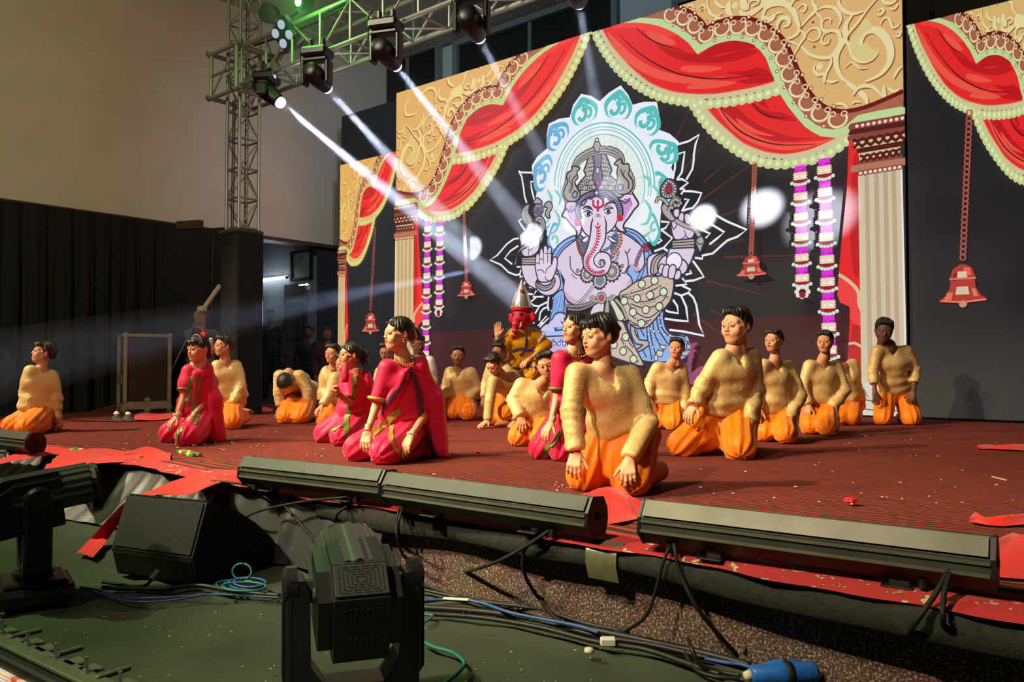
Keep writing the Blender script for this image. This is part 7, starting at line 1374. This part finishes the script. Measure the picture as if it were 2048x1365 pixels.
light_bar((1429, 1116), (1799, 1170), .112, 1296, 1990, 'longest black LED light bar with worn pale top, nearest of the row',
    [([FY(1346, 1072, 0), FY(1350, 1100, -.06), FY(1362, 1150, -.07), FY(1400, 1225, -.07), FZ(1475, 1312, .01)], .007), ([FY(1352, 1074, 0), FY(1330, 1115, -.06), FY(1312, 1180, -.06), FY(1290, 1235, -.06), FZ(1245, 1266)], .006), ([FY(1898, 1140, 0), FY(1870, 1190, -.07), FY(1822, 1260, -.09), FZ(1780, 1330, .03), FZ(1740, 1372)], .008), ([FY(1902, 1142, 0), FY(1888, 1190, -.07), FY(1886, 1250, -.08), FZ(1890, 1310, .03), FZ(1850, 1375)], .007)], 1.02, HSGT)
light_bar((-60, 893), (30, 905), .10, -140, 72, 'black LED light bar at the far left end, cut by the frame', [([FY(20, 893, 0), FY(10, 905, -.05), S0(-20, 908)], .006)])
# ---------------------------------------------------------------- moving head lights standing on the floor
GLS = pm('fixture_shell', (30, 31, 33), .32, var=.15, scale=10, spec=.55); GLT = pm('fixture_top', (70, 76, 70), .3, metal=.35, var=.1, scale=10, spec=.6); GRL = pm('grille_dark', (10, 10, 11), .7)
def floor_head(loc, rz, tilt, label, sc=1.0, vents=True):
    e = empty('moving_head_light', tuple(loc), label, 'stage light', rz=rz); S = Matrix.Scale(sc, 4)
    mk('base', tf(join(prism([(-.17, .015), (-.17, .06), (-.145, .085), (.145, .085), (.17, .06), (.17, .015)], 1, -.15, .15), bbox(0, 0, .095, .27, .26, .025, .01)), S), GLS, e)
    for x in (-.13, .13):
        for y in (-.11, .11): mk('foot', tf(cyl((x, y, 0), (x, y, .018), .018, 10), S), RUB, e)
    dsp = mk('control_panel', tf(bbox(-.02, -.152, .052, .16, .006, .04, .002), S), pm('panel_dark', (18, 20, 26), .25), e); mk('red_marks', tf(join(*[box(-.06 + .012 * k, -.1565, .055, .007, .002, .011) for k in range(7)]), S), em('red_led', (210, 60, 40), .35), dsp)
    yk = mk('yoke', tf(join(lathe([(.07, .105), (.085, .12), (.085, .135), (.06, .14)], 20), prism([(-.185, .50), (-.15, .50), (-.132, .46), (-.128, .25), (-.085, .185), (.085, .185), (.128, .25), (.132, .46), (.15, .50), (.185, .50), (.195, .44), (.19, .17), (.165, .135), (-.165, .135), (-.19, .17), (-.195, .44)], 1, -.055, .055)), S), GLS, e)
    for s in (-1, 1):
        arm = mk('arm_cover', tf(join(tf(lathe([(.058, -.005), (.058, .026), (.046, .036), (.02, .038)], 24), Matrix.Translation((s * .172, 0, .475)) @ Matrix.Rotation(math.pi / 2 * s, 4, 'Y')), bbox(s * .186, 0, .33, .034, .112, .28, .014)), S), GLS, e)
        for k in range(8): mk('fin', tf(bbox(s * .205, -.042 + .012 * k, .33, .006, .004, .24, .001), S), RUB, arm)
        mk('hinge', tf(cyl((s * .10, 0, .455), (s * .155, 0, .455), .035, 16), S), CHR if s > 0 else GLS, e)
    H_ = S @ Matrix.Translation((0, 0, .455)) @ Matrix.Rotation(math.radians(tilt), 4, 'X')
    hd = mk('head', tf(join(prism([(-.205, -.125), (-.205, .055), (-.10, .118), (.10, .118), (.10, -.13), (-.16, -.14)], 0, -.078, .078), prism([(-.175, -.10), (-.175, .04), (-.08, .09), (.10, .09), (.10, -.115), (-.13, -.12)], 0, -.118, .118)), H_), GLS, e)
    n = 11; prof = []
    for k in range(n * 4 + 1): a = math.pi * (-.04 + 1.08 * k / (n * 4)); r = .122 + (.004 if k % 4 in (1, 2) else -.002); prof.append((r * math.cos(a), r * .98 * math.sin(a) + .002))
    mk('ribbed_cover', tf(prism(prof + [(-.11, -.05), (.11, -.05)], 1, -.085, .225), H_), GLT, hd); mk('lens_hood', tf(tf(lathe([(.112, 0), (.118, .03), (.112, .045), (.10, .045), (.095, .01)], 24), Matrix.Translation((0, .22, 0)) @ Matrix.Rotation(-math.pi / 2, 4, 'X')), H_), GLS, hd)
    sl = Vector((0, -.1545, .0895)); nrm = Vector((0, -.063, .105)).normalized(); Mv = H_ @ Matrix.Translation(sl) @ Matrix((Vector((1, 0, 0)), nrm.cross(Vector((1, 0, 0))), nrm)).transposed().to_4x4()
    vp = mk('vent_plate', tf(bbox(0, 0, .002, .15, .105, .006, .002), Mv), GLT, hd); sg = []
    for k in range(5):
        w, h = .062 - .012 * k, .043 - .0085 * k
        for s in (-1, 1):
            for j in range(4 - k // 2): f0 = -1 + 2 * (j + .12) / (4 - k // 2); f1 = -1 + 2 * (j + .88) / (4 - k // 2); sg.append(box(w * (f0 + f1) / 2, s * h, .0055, w * (f1 - f0), .0035, .002)); sg.append(box(s * w, h * (f0 + f1) / 2, .0055, .0035, h * (f1 - f0), .002))
    mk('vent_slots', join(*sg), GRL, vp).data.transform(Mv)
    for r, z0 in ((0, -.085), (1, .0)):
        for k in range(7): mk('slot', tf(bbox(-.048 + .016 * k, -.206, z0 + .005, .005, .004, .045, .001), H_), GRL, hd)
    return e
d0 = onz(706, 1480, ZF); floor_head(d0 + FW * (1, 1, 0) * 0, math.atan2(-(1024 - 706) / F, 1) * -1 + YAW + .12, 9, 'large black moving head light in the foreground, seen from behind, ribbed back with square vent', .82)
floor_head(onz(66, 1200, ZF), YAW - .95, 8, 'black moving head light at the left edge, its curved back glowing green', .86)
# ---------------------------------------------------------------- wedge speaker: side outline read in its own vertical plane
G0, G1 = onz(396, 1173, ZF), onz(560, 1118, ZF); sd = unit(G1 - G0); nr_ = np.array([-sd[1], sd[0], 0]); nr_ = nr_ if nr_ @ RT < 0 else -nr_
def onplane(x, y): d = ray(x, y); t = ((G0 - CAM) @ nr_) / (d @ nr_); p = CAM + d * t; return (p - G0) @ sd, p[2]
sp_ = empty('wedge_speaker', (G0[0], G0[1], ZF), 'black wedge stage speaker with a flat dark grille, on the floor before the stage', 'speaker', rz=math.atan2(sd[1], sd[0])); q = [onplane(*p) for p in ((396, 1173), (385, 1117), (414, 1006), (446, 1012), (480, 1026), (512, 1047), (540, 1072), (562, 1102), (561, 1118), (470, 1150))]; q = [(a, max(b - ZF, 0.004)) for a, b in q]
Wd = .47; sgn = 1 if np.cross(sd, nr_)[2] > 0 else -1
SPK = pm('speaker_textured_black', (26, 27, 26), .7, var=.2, scale=60, bump=.25, bscale=300); mk('cabinet', prism(q, 1, 0, sgn * Wd), SPK, sp_)
def on_face(i, j, u0, u1, off=.004):
    a, b = np.array(q[i]), np.array(q[j]); n_ = np.array([-(b - a)[1], (b - a)[0]]); n_ /= np.linalg.norm(n_); n_ = n_ if n_[0] < 0 else -n_; r = []
    for y in (.012, Wd - .012):
        for p in (a + (b - a) * u0, a + (b - a) * u1): r.append((p[0], sgn * y, p[1])); r.append((p[0] + n_[0] * off, sgn * y, p[1] + n_[1] * off))
    return r, [(0, 1, 3, 2), (4, 6, 7, 5), (1, 5, 7, 3), (0, 2, 6, 4), (0, 4, 5, 1), (2, 3, 7, 6)]
mk('grille', on_face(1, 2, .04, .97, .006), pm('grille_cloth', (40, 41, 40), .9, var=.25, scale=90, bump=.4, bscale=400), sp_)
mk('trim_strip', join(*[bbox(q[2][0] + .006, sgn * (.02 + k * (Wd - .04) / 26), q[2][1] + .003, .014, .012, .008, .002) for k in range(27)]), RUB, sp_)
for pp in (((478, 1045), (530, 1070), (522, 1088), (474, 1062)), ((464, 1082), (500, 1100), (488, 1122), (455, 1104))):
    g = [onplane(*p) for p in pp]; V = [(a, -sgn * .002, b - ZF) for a, b in g] + [(a * .8 + np.mean([k[0] for k in g]) * .2, sgn * .03, (b - ZF) * .8 + (np.mean([k[1] for k in g]) - ZF) * .2) for a, b in g]
    hd = mk('handle', (V, [(4, 5, 6, 7), (0, 1, 5, 4), (1, 2, 6, 5), (2, 3, 7, 6), (3, 0, 4, 7)]), RUB, sp_); mk('handle_rim', tube([Vector(v) for v in V[:4]] + [Vector(V[0])], .004, 5), HSG, hd)
mk('rear_plate', on_face(0, 1, .1, .85, .003), BLKP, sp_)
pl_ = empty('speaker_plug', FZ(312, 1152, .06), 'grey cable plug pushed into the front of the wedge speaker', 'plug'); o_ = np.array(pl_.location); mk('sleeve', cyl(np.array(FZ(318, 1142, .07)) - o_, np.array(FZ(303, 1160, .04)) - o_, .014, 10), pm('grey_rubber', (96, 96, 92), .6), pl_); mk('lead', tube(cr([np.array(FZ(303, 1160, .04)) - o_, np.array(FZ(290, 1172)) - o_, np.array(FZ(260, 1172)) - o_, np.array(FZ(205, 1165)) - o_], 6), .007, 6), RUB, pl_)
# ---------------------------------------------------------------- flight case at the back left
c0, c1, c2 = onz(249, 827), onz(338, 824), onz(217, 816); ux = unit((c1 - c0) * (1, 1, 0)); wx = np.linalg.norm(c1 - c0); dy = .42; hz = (826 - 671) / 1590 * (1590 * .63 / 100)
fc = empty('flight_case', tuple(c0 * (1, 1, 0)), 'tall black flight case with aluminium edges standing by the black curtain', 'case', rz=math.atan2(ux[1], ux[0])); WOODB = pm('dark_laminate', (40, 34, 30), .5, var=.15, scale=10); AL = pm('aluminium_edge', (150, 146, 130), .4, metal=.5, var=.15, scale=10)
mk('panel', box(wx / 2, dy / 2, hz / 2, wx - .02, dy - .02, hz - .02), WOODB, fc)
for x in (.0, wx):
    for y in (0, dy): mk('edge', bbox(x, y, hz / 2, .045, .045, hz, .006), AL, fc)
for z in (.09, hz):
    for y in (0, dy): mk('edge', bbox(wx / 2, y, z, wx, .04, .04 if z > .2 else .10, .005), AL, fc)
    for x in (0, wx): mk('edge', bbox(x, dy / 2, z, .04, dy, .04, .005), AL, fc)
for x in (0, wx):
    for z in (.06, hz): mk('corner', tf(lathe([(.004, -.02), (.035, -.014), (.035, .014), (.004, .02)], 10), Matrix.Translation((x, -.015, z)) @ Matrix.Rotation(math.pi / 2, 4, 'X')), AL, fc)
mk('latch', join(tf(lathe([(.045, 0), (.004, .006)], 4), Matrix.Translation((wx * .5, -.022, .16)) @ Matrix.Rotation(math.pi / 2, 4, 'X')), tf(lathe([(.045, 0), (.004, .006)], 4), Matrix.Translation((wx * .5, -.022, .03)) @ Matrix.Rotation(math.pi / 2, 4, 'X'))), AL, fc)
for y in (.11, .31):
    for z in (.42, .06): mk('latch', bbox(-.024, y, z, .012, .10, .12, .004), AL, fc)
# ---------------------------------------------------------------- loose cloths: lofted between two rails read on the floor
REDC = pm('red_cloth', (222, 20, 10), .8, var=.08, scale=6, sheen=.2)
def cloth(A_, B_, label, h=.03, seed=0, z=.012, n=46, m=14, zs=None, mat=None, group='red cloths dropped about the stage'):
    a, b = cr(A_, 8), cr(B_, 8)
    def res(q, n): s = np.concatenate([[0], np.cumsum(np.linalg.norm(np.diff(q, axis=0), axis=1))]); t = np.linspace(0, s[-1], n); return np.stack([np.interp(t, s, q[:, i]) for i in range(2)], 1)
    a, b = res(a, n), res(b, n); V = []
    for i in range(n):
        zz = z if zs is None else np.interp(i / (n - 1), np.linspace(0, 1, len(zs)), zs); p0, p1 = onz(*a[i], zz), onz(*b[i], zz)
        for j in range(m): V.append(p0 + (p1 - p0) * (j / (m - 1)))
    V = np.array(V); i_, j_ = np.meshgrid(np.linspace(0, 1, n), np.linspace(0, 1, m), indexing='ij'); tp = np.minimum(1, 4 * np.minimum(j_, 1 - j_)).ravel() * .8 + .2
    ww = np.abs(vnoise(np.stack([i_.ravel() * 3.2, j_.ravel() * 1.6, np.zeros(n * m)], 1), 2.4, seed)) ** .8 + .25 * np.maximum(0, np.sin(j_.ravel() * 16 + 4 * vnoise(np.stack([i_.ravel() * 3, j_.ravel(), np.zeros(n * m)], 1), 2, seed + 1)))
    V[:, 2] += h * ww * tp; c = V.mean(0); e = empty('red_cloth', (c[0], c[1], 0), label, 'cloth', group); k = np.arange(n * m).reshape(n, m); o = mknp('fabric', V - np.array(e.location), np.stack([k[:-1, :-1], k[1:, :-1], k[1:, 1:], k[:-1, 1:]], -1).reshape(-1, 4), mat or REDC, e)
    return e
cloth([(-5, 921), (40, 905), (90, 897), (112, 896), (140, 902), (172, 907)], [(-5, 930), (40, 921), (85, 913), (110, 910), (140, 912), (170, 912)], 'red cloth lying along the far left stage edge beside the small sticks', .02, 1)
cloth([(120, 915), (175, 908), (220, 904), (262, 906), (292, 898), (318, 905), (344, 921)], [(88, 940), (140, 938), (190, 932), (222, 928), (262, 925), (305, 925), (340, 925)], 'crumpled red cloth with standing folds, right of the far left cloth', .05, 2)
cloth([(512, 940), (470, 938), (420, 942), (350, 962), (300, 982), (262, 996)], [(506, 957), (462, 960), (416, 975), (380, 990), (352, 992), (330, 992)], 'long red cloth running over the stage edge and down behind the wedge speaker, upper part', .016, 3, n=60)
cloth([(262, 996), (232, 1022), (196, 1062), (170, 1090), (152, 1108)], [(330, 992), (270, 1016), (238, 1050), (212, 1085), (186, 1116)], 'long red cloth hanging behind the wedge speaker, lower part on the floor', .015, 4, zs=[.0, -.12, -.2, ZF + .02, ZF + .012])
cloth([(1105, 1030), (1150, 1000), (1196, 986), (1240, 990), (1262, 1012), (1292, 1022)], [(1100, 1052), (1140, 1054), (1180, 1054), (1220, 1053), (1258, 1045), (1296, 1034)], 'bunched red cloth on the carpet just before the front boy', .07, 5)
cloth([(1952, 897), (1970, 891), (2000, 893), (2055, 893)], [(1953, 898), (1985, 899), (2010, 901), (2055, 902)], 'narrow red cloth far back on the right of the carpet', .03, 6)
cloth([(1938, 1044), (1950, 1026), (1968, 1040), (2000, 1042), (2055, 1036)], [(1938, 1046), (1965, 1050), (2000, 1053), (2030, 1052), (2055, 1051)], 'red cloth with one raised corner on the right of the carpet', .03, 7)
cloth([(1980, 1096), (2010, 1076), (2028, 1068), (2058, 1074)], [(1900, 1134), (1960, 1150), (2010, 1158), (2058, 1162)], 'big red cloth at the right frame edge behind the longest light bar', .03, 8)
cloth([(270, 834), (290, 827), (320, 829), (348, 826)], [(268, 842), (300, 842), (325, 840), (348, 838)], 'red cloth before the flight case', .04, 9, n=30)
cloth([(498, 820), (515, 817), (545, 818)], [(498, 826), (520, 826), (546, 825)], 'small red cloth by the tower cover behind the boys', .03, 10, n=24)
cloth([(-6, 842), (10, 838), (20, 842)], [(-6, 852), (8, 853), (18, 850)], 'scrap of red cloth behind the boy at far left', .03, 11, n=24)
rg = cloth([(140, 838), (190, 820), (250, 807), (262, 826), (300, 838)], [(140, 841), (200, 843), (250, 843), (275, 842), (304, 841)], 'folded-back corner of striped brown rug before the flight case', .0, 12, mat=CARP, group=None); rg.name = 'striped_rug'; rg['category'] = 'rug'
# ---------------------------------------------------------------- sticks, cymbal, bits on the carpet
DC = [pm('stick_' + n_, c_, .4) for n_, c_ in (('green', (30, 130, 86)), ('red', (206, 40, 40)), ('yellow', (226, 190, 60)))]; STW = pm('raw_wood', (206, 176, 130), .6)
for i, ((x0, y0), (x1, y1), lb) in enumerate((((138, 901), (168, 908), 'banded dance stick at the left cloth, lower of the pair'), ((150, 899), (184, 905), 'banded dance stick at the left cloth, upper of the pair'), ((357, 904), (387, 912), 'banded dance stick near the girl with flowers, lower of the pair'), ((367, 903), (399, 911), 'banded dance stick near the girl with flowers, upper of the pair'), ((62, 880), (86, 882), 'green-ended dance stick behind the leftmost light bar'))):
    a, b = onz(x0, y0, .02), onz(x1, y1, .02); e = empty('dance_stick', tuple(a), lb, 'stick', 'painted dance sticks'); d = b - a
    for k in range(6): mk('band', cyl(d * k / 6, d * (k + 1) / 6, .016, 10), DC[(k * 2 + (i % 2)) % 3 if 0 < k < 5 else 0], e)
    mk('tip', cyl(d, d * 1.02, .013, 10), STW, e)
cy = empty('cymbal', tuple(onz(238, 841, .006)), 'pair of shiny brass-and-steel hand cymbals lying before the flight case', 'cymbal')
for x, y in ((-.06, 0), (.10, .05)): mk('disc', tf(lathe([(.14, 0), (.09, .012), (.05, .03), (.03, .05), (.006, .056)], 20), Matrix.Translation((x, y, 0))), pm('steel', (170, 176, 170), .2, metal=.9), cy); mk('strap', tf(lathe([(.02, 0), (.035, .02), (.01, .045)], 8), Matrix.Translation((x, y, .05))), FLW, cy)
fl_ = empty('fallen_flower', tuple(onz(1701, 1011, .006)), 'single red flower head lying on the carpet right of centre', 'flower')
for k in range(6): mk('petal', tf(lathe([(.004, 0), (.016, .006), (.012, .018), (.002, .022)], 7), Matrix.Rotation(k * 1.05, 4, 'Z') @ Matrix.Translation((.014, 0, .012))), REDF, fl_)
mk('stem', cyl((0, 0, .004), (.012, -.022, .010), .004, 6), pm('pale_green_stem', (206, 206, 150), .7), fl_)
pe = empty('marigold_petal', tuple(onz(958, 906, .008)), 'orange petal lying alone on the carpet right of the centre girl', 'petal'); mk('blade', tf(lathe([(.003, 0), (.022, .012), (.016, .03), (.002, .04)], 8), Matrix.Rotation(1.2, 4, 'X') @ Matrix.Scale(.4, 4, (0, 1, 0))), ORG, pe)
stw = empty('straw', tuple(onz(2000, 958, .008)), 'thin dry straw lying on the carpet at the right', 'straw'); mk('stalk', cyl(onz(1984, 954, .008) - np.array(stw.location), onz(2013, 961, .008) - np.array(stw.location), .004, 6), STW, stw)
bits = []
for (x0, x1, y0, y1, n_) in ((240, 560, 862, 900, 46), (330, 470, 880, 892, 24), (560, 1000, 870, 960, 30), (1110, 1160, 965, 985, 10), (1400, 2040, 870, 1010, 46), (1715, 1732, 862, 874, 6)):
    for _ in range(n_): p = onz(random.uniform(x0, x1), random.uniform(y0, y1), .016); s = random.uniform(.004, .010); a = random.uniform(0, 3.1); bits.append(tf(box(0, 0, 0, s * 1.6, s * .8, .002), Matrix.Translation(Vector(p)) @ Matrix.Rotation(a, 4, 'Z') @ Matrix.Rotation(.3, 4, 'X')))
tag(mk('petal_litter', join(*bits), pm('pale_petal', (222, 206, 190), .8)), 'pale torn petals and paper specks strewn over the carpet', 'litter', kind='stuff')
bits = []
for _ in range(90): p = onz(random.uniform(60, 1250), random.uniform(1190, 1365), ZF + .012); s = random.uniform(.0012, .004); bits.append(tf(box(0, 0, 0, s * 2, s, .001), Matrix.Translation(Vector(p)) @ Matrix.Rotation(random.uniform(0, 3), 4, 'Z')))
tag(mk('floor_litter', join(*bits), pm('grey_lint', (190, 190, 160), .9)), 'tiny pale specks of lint and paper on the dark floor', 'litter', kind='stuff')
# ---------------------------------------------------------------- cables and plugs on the lower floor
CBL = pm('cable_black', (30, 30, 28), .5, var=.2, scale=30, spec=.4); CBB = pm('cable_blue', (52, 84, 140), .5); CBG = pm('cable_teal', (36, 118, 108), .5)
def cable(pts, r, label, mat=CBL, group=None, z=None):
    P = np.array([FZ(x, y, (z[i] if z else 0)) for i, (x, y) in enumerate(pts)]); o0 = P[0]; o = mk('cable', tube(cr(P - o0, 8), r, 7), mat, None, True, tuple(o0)); return tag(o, label, 'cable', group)
GC = 'black cables along the foot of the stage front'
for i, (pts, r, lb) in enumerate((
    ([(846, 1216), (940, 1222), (1040, 1234), (1140, 1252), (1260, 1276), (1400, 1306), (1500, 1332)], .012, 'thickest black cable along the stage foot, nearest of the bundle'),
    ([(846, 1204), (930, 1198), (1000, 1222), (1100, 1248), (1200, 1274), (1300, 1290), (1420, 1318)], .008, 'black cable with a joint sleeve near the large moving head'),
    ([(836, 1178), (900, 1192), (980, 1206), (1080, 1220), (1180, 1250), (1290, 1268), (1380, 1290)], .007, 'black cable hugging the stage front, second from it'),
    ([(838, 1166), (880, 1182), (960, 1202), (1060, 1212), (1140, 1232), (1190, 1250), (1240, 1262)], .006, 'black cable lying closest against the speckled stage front'),
    ([(846, 1228), (960, 1236), (1080, 1256), (1190, 1284), (1290, 1300), (1380, 1330), (1440, 1350)], .009, 'black cable on the green-lit floor side of the bundle, white tape on it'),
    ([(1376, 1278), (1384, 1300), (1400, 1330), (1440, 1344), (1480, 1352)], .007, 'grey-black cable loop standing up beside the blue plugs'),
    ([(1368, 1284), (1372, 1310), (1392, 1340), (1430, 1354), (1478, 1358)], .006, 'thin grey cable beside the loop near the blue plugs'),
    ([(1540, 1344), (1640, 1332), (1720, 1322), (1800, 1312), (1920, 1282), (2055, 1246)], .013, 'thick black cable rising from the blue plugs to the right frame edge'))): cable(pts, r, lb, CBL, GC, [.0] * len(pts) if i not in (5, 7) else ([.07, .06, .02, 0, 0] if i == 5 else [.02, .03, .04, .06, .09, .12]))
cable([(846, 1202), (900, 1200), (960, 1206), (1020, 1226), (1100, 1242), (1160, 1254), (1196, 1266)], .006, 'blue cable running on top of the black bundle', CBB, None, [.02] * 7)
cable([(1410, 1318), (1450, 1326), (1490, 1332), (1524, 1348)], .006, 'short blue cable leading into a blue plug', CBB, None, [.02] * 4)
cable([(846, 1284), (870, 1296), (905, 1306), (928, 1326), (918, 1345), (890, 1368)], .006, 'teal cable curling on the floor right of the large moving head', CBG)
cable([(846, 1230), (866, 1233), (848, 1246)], .004, 'bent teal wire end right of the large moving head', CBG)
cable([(160, 1175), (200, 1182), (250, 1196), (330, 1196), (420, 1190), (480, 1192), (560, 1196)], .004, 'thin blue cable strung from the left moving head past the speaker', CBB)
cable([(162, 1178), (210, 1190), (260, 1204), (340, 1202), (400, 1192), (440, 1188)], .004, 'second thin blue cable below the one strung past the speaker', CBB)
cable([(205, 1176), (260, 1178), (330, 1178), (400, 1172), (470, 1184), (560, 1192)], .009, 'black cable lying across the front of the wedge speaker', CBL)
co2 = empty('cable_coil', FZ(478, 1166), 'loose coil of blue-green cable on the floor beside the wedge speaker', 'cable'); o_ = np.array(co2.location)
def loop(cx, cy, rx, ry, z0, tiltz, n=26, ph=0): return [np.array(FZ(cx + rx * math.cos(a), cy + ry * math.sin(a), z0 + tiltz * (1 - math.sin(a)) / 2)) - o_ for a in np.linspace(ph, ph + 6.28, n)]
for j, (cx, cy, rx, ry, z0, tz) in enumerate(((470, 1170, 38, 9, .0, .01), (482, 1172, 36, 10, .01, .01), (494, 1168, 36, 12, .015, .01), (488, 1174, 44, 9, .02, .01), (500, 1166, 32, 9, .025, .01), (484, 1144, 19, 16, .03, .06))): mk('turn', tube(loop(cx, cy, rx, ry, z0, tz, ph=j), .0045, 6), CBG if j % 2 else CBB, co2, True)
BLP = pm('blue_plastic', (36, 96, 178), .4); WHP = pm('cream_collar', (206, 196, 170), .6)
def plug(p0, p1, r, label, body=BLP, z=.02):
    a, b = np.array(FZ(*p0, z)), np.array(FZ(*p1, z)); e = empty('power_plug', tuple(a), label, 'plug', 'blue industrial plugs'); d = b - a
    mk('body', tube([d * t for t in (.08, .12, .4, .45, .5, .9, .95)], [r * k for k in (.7, .95, 1, 1.12, 1.12, 1, .8)], 14), body, e, True); mk('black_ring', tube([d * .52, d * .62], [r * 1.15] * 2, 14), RUB, e, True); mk('collar', tube([d * 0, d * .09], [r * .35, r * .6], 10), WHP, e, True); mk('cap_collar', tube([d * .94, d * 1.02], [r * .6, r * .35], 10), WHP, e, True)
plug((1488, 1352), (1640, 1346), .030, 'blue plug pair nearest the frame bottom, cream collars at both ends'); plug((1530, 1338), (1598, 1334), .022, 'blue plug lying behind the nearest plug pair'); plug((1606, 1342), (1710, 1334), .026, 'blue plug with dark band right of the plug pair'); plug((1612, 1330), (1662, 1326), .012, 'small blue and white plug tip above the others')
up_ = empty('power_plug', FZ(1500, 1314), 'upright black and blue plug standing against the stage front', 'plug'); mk('body', tf(lathe([(.038, 0), (.046, .02), (.044, .06), (.03, .08)], 16), Matrix.Rotation(.2, 4, 'Y')), pm('glossy_black', (12, 12, 13), .15, spec=.7), up_, True); mk('blue_ring', tf(lathe([(.03, .075), (.036, .08), (.036, .125), (.028, .13)], 16), Matrix.Rotation(.2, 4, 'Y')), BLP, up_, True); mk('lead', tube(cr([(.0, -.03, .06), (.02, -.02, .16), (.05, 0, .20), (.06, .01, .15), (.055, .02, .08)], 6), .008, 6), RUB, up_, True)
for (x, y), lb in (((1216, 1284), 'white tape tab on a black cable at the stage foot'), ((1626, 1328), 'pale tape tab on the thick cable at right')): o = mk('tape_tab', tf(bbox(0, 0, 0, .05, .03, .026, .004), Matrix.Rotation(YAW, 4, 'Z')), pm('white_tape', (206, 206, 190), .7), None, False, FZ(x, y, .012)); tag(o, lb, 'tape')
tp = mk('clear_tape', tube(cr([ony(1180, 1092, 2.30), ony(1182, 1104, 2.262), ony(1190, 1122, 2.268)], 4), .001, 4), None); bpy.data.objects.remove(tp)
V = []; 
for x in np.linspace(-1.53, -1.41, 6): V += [(x, edge_y(x) - .0, .022), (x, edge_y(x) - .056, .006), (x, edge_y(x) - .060, -.05), (x, edge_y(x) - .04, -.105)]
i = np.arange(5) * 4; tag(mknp('packing_tape', np.array(V), np.concatenate([np.stack([i + k, i + k + 4, i + k + 5, i + k + 1], 1) for k in range(3)]), pm('tape_tan', (92, 90, 66), .25, spec=.5)), 'strip of shiny tan packing tape wrapped over the black stage edge', 'tape')
lint = mk('cable_tie_tail', tf(bbox(0, 0, 0, .10, .02, .006, .002), Matrix.Rotation(YAW - .2, 4, 'Z')), pm('white_plastic_strip', (210, 210, 200), .6), None, False, FZ(912, 1199, .03)); tag(lint, 'crumpled white plastic strip on the cables right of the large moving head', 'litter')
st1 = mk('bottle_cap', lathe([(.014, 0), (.016, .004), (.014, .014), (.004, .016)], 10), WHP, None, True, FZ(1178, 1306)); tag(st1, 'small pale cap lying alone on the green-lit floor', 'cap')
# ---------------------------------------------------------------- low LED strip in the bottom left corner
p0, p1 = onz(0, 1312, -.1), onz(110, 1367, -.1); ux = unit((p1 - p0) * (1, 1, 0)); ls = empty('led_strip_panel', (p0[0], p0[1], -.1), 'corner of a low glowing LED strip with greenish metal brackets, bottom left corner', 'screen', rz=math.atan2(ux[1], ux[0]))
mk('frame', bbox(.2, .03, -.30, 1.6, .06, .60, .006), BLKP, ls)
fa = Art(); 
def strip_mat():
    m, nt, b = newmat('strip_picture'); L = nt.links; tc = N(nt, 'ShaderNodeTexCoord'); w = N(nt, 'ShaderNodeTexWave', Scale=3.2, Distortion=9.0, Detail=2.0); L.new(tc.outputs['Object'], w.inputs['Vector']); w.inputs['Detail Scale'].default_value = 1.4
    c = N(nt, 'ShaderNodeValToRGB'); e = c.color_ramp.elements; e[0].color = lin((206, 96, 66)) + (1,); e[0].position = .10; e[1].color = lin((236, 186, 140)) + (1,); e[1].position = .2; q = e.new(.85); q.color = lin((240, 214, 176)) + (1,); L.new(w.outputs['Fac'], c.inputs[0])
    w2 = N(nt, 'ShaderNodeTexWave', Scale=34.0); w2.bands_direction = 'Z'; L.new(tc.outputs['Object'], w2.inputs['Vector']); mr = N(nt, 'ShaderNodeMapRange'); mr.inputs['To Min'].default_value = .55; mr.inputs['To Max'].default_value = 1.1; L.new(w2.outputs['Fac'], mr.inputs[0])
    L.new(c.outputs[0], b.inputs['Emission Color']); L.new(mr.outputs[0], b.inputs['Emission Strength']); b.inputs['Base Color'].default_value = (.03, .03, .03, 1); return m
mk('picture', box(.2, -.004, -.33, 1.58, .008, .60), strip_mat(), ls)
BRK = pm('bracket_metal', (88, 100, 78), .4, metal=.4, var=.15); mk('top_rail', bbox(.2, .045, .008, 1.6, .05, .012, .003), BRK, ls)
for k, x in enumerate(np.arange(-.30, .9, .075)):
    mk('bracket', bbox(x, .075, .010, .05, .045, .008, .003) if k % 3 else bbox(x, .09, .014, .014, .08, .012, .003), BRK, ls)
    if k % 2 == 0: mk('bolt', join(cyl((x + .02, .055, .01), (x + .02, .055, .05), .005, 6), cyl((x + .02, .055, .012), (x + .02, .055, .022), .010, 6)), CHR, ls)
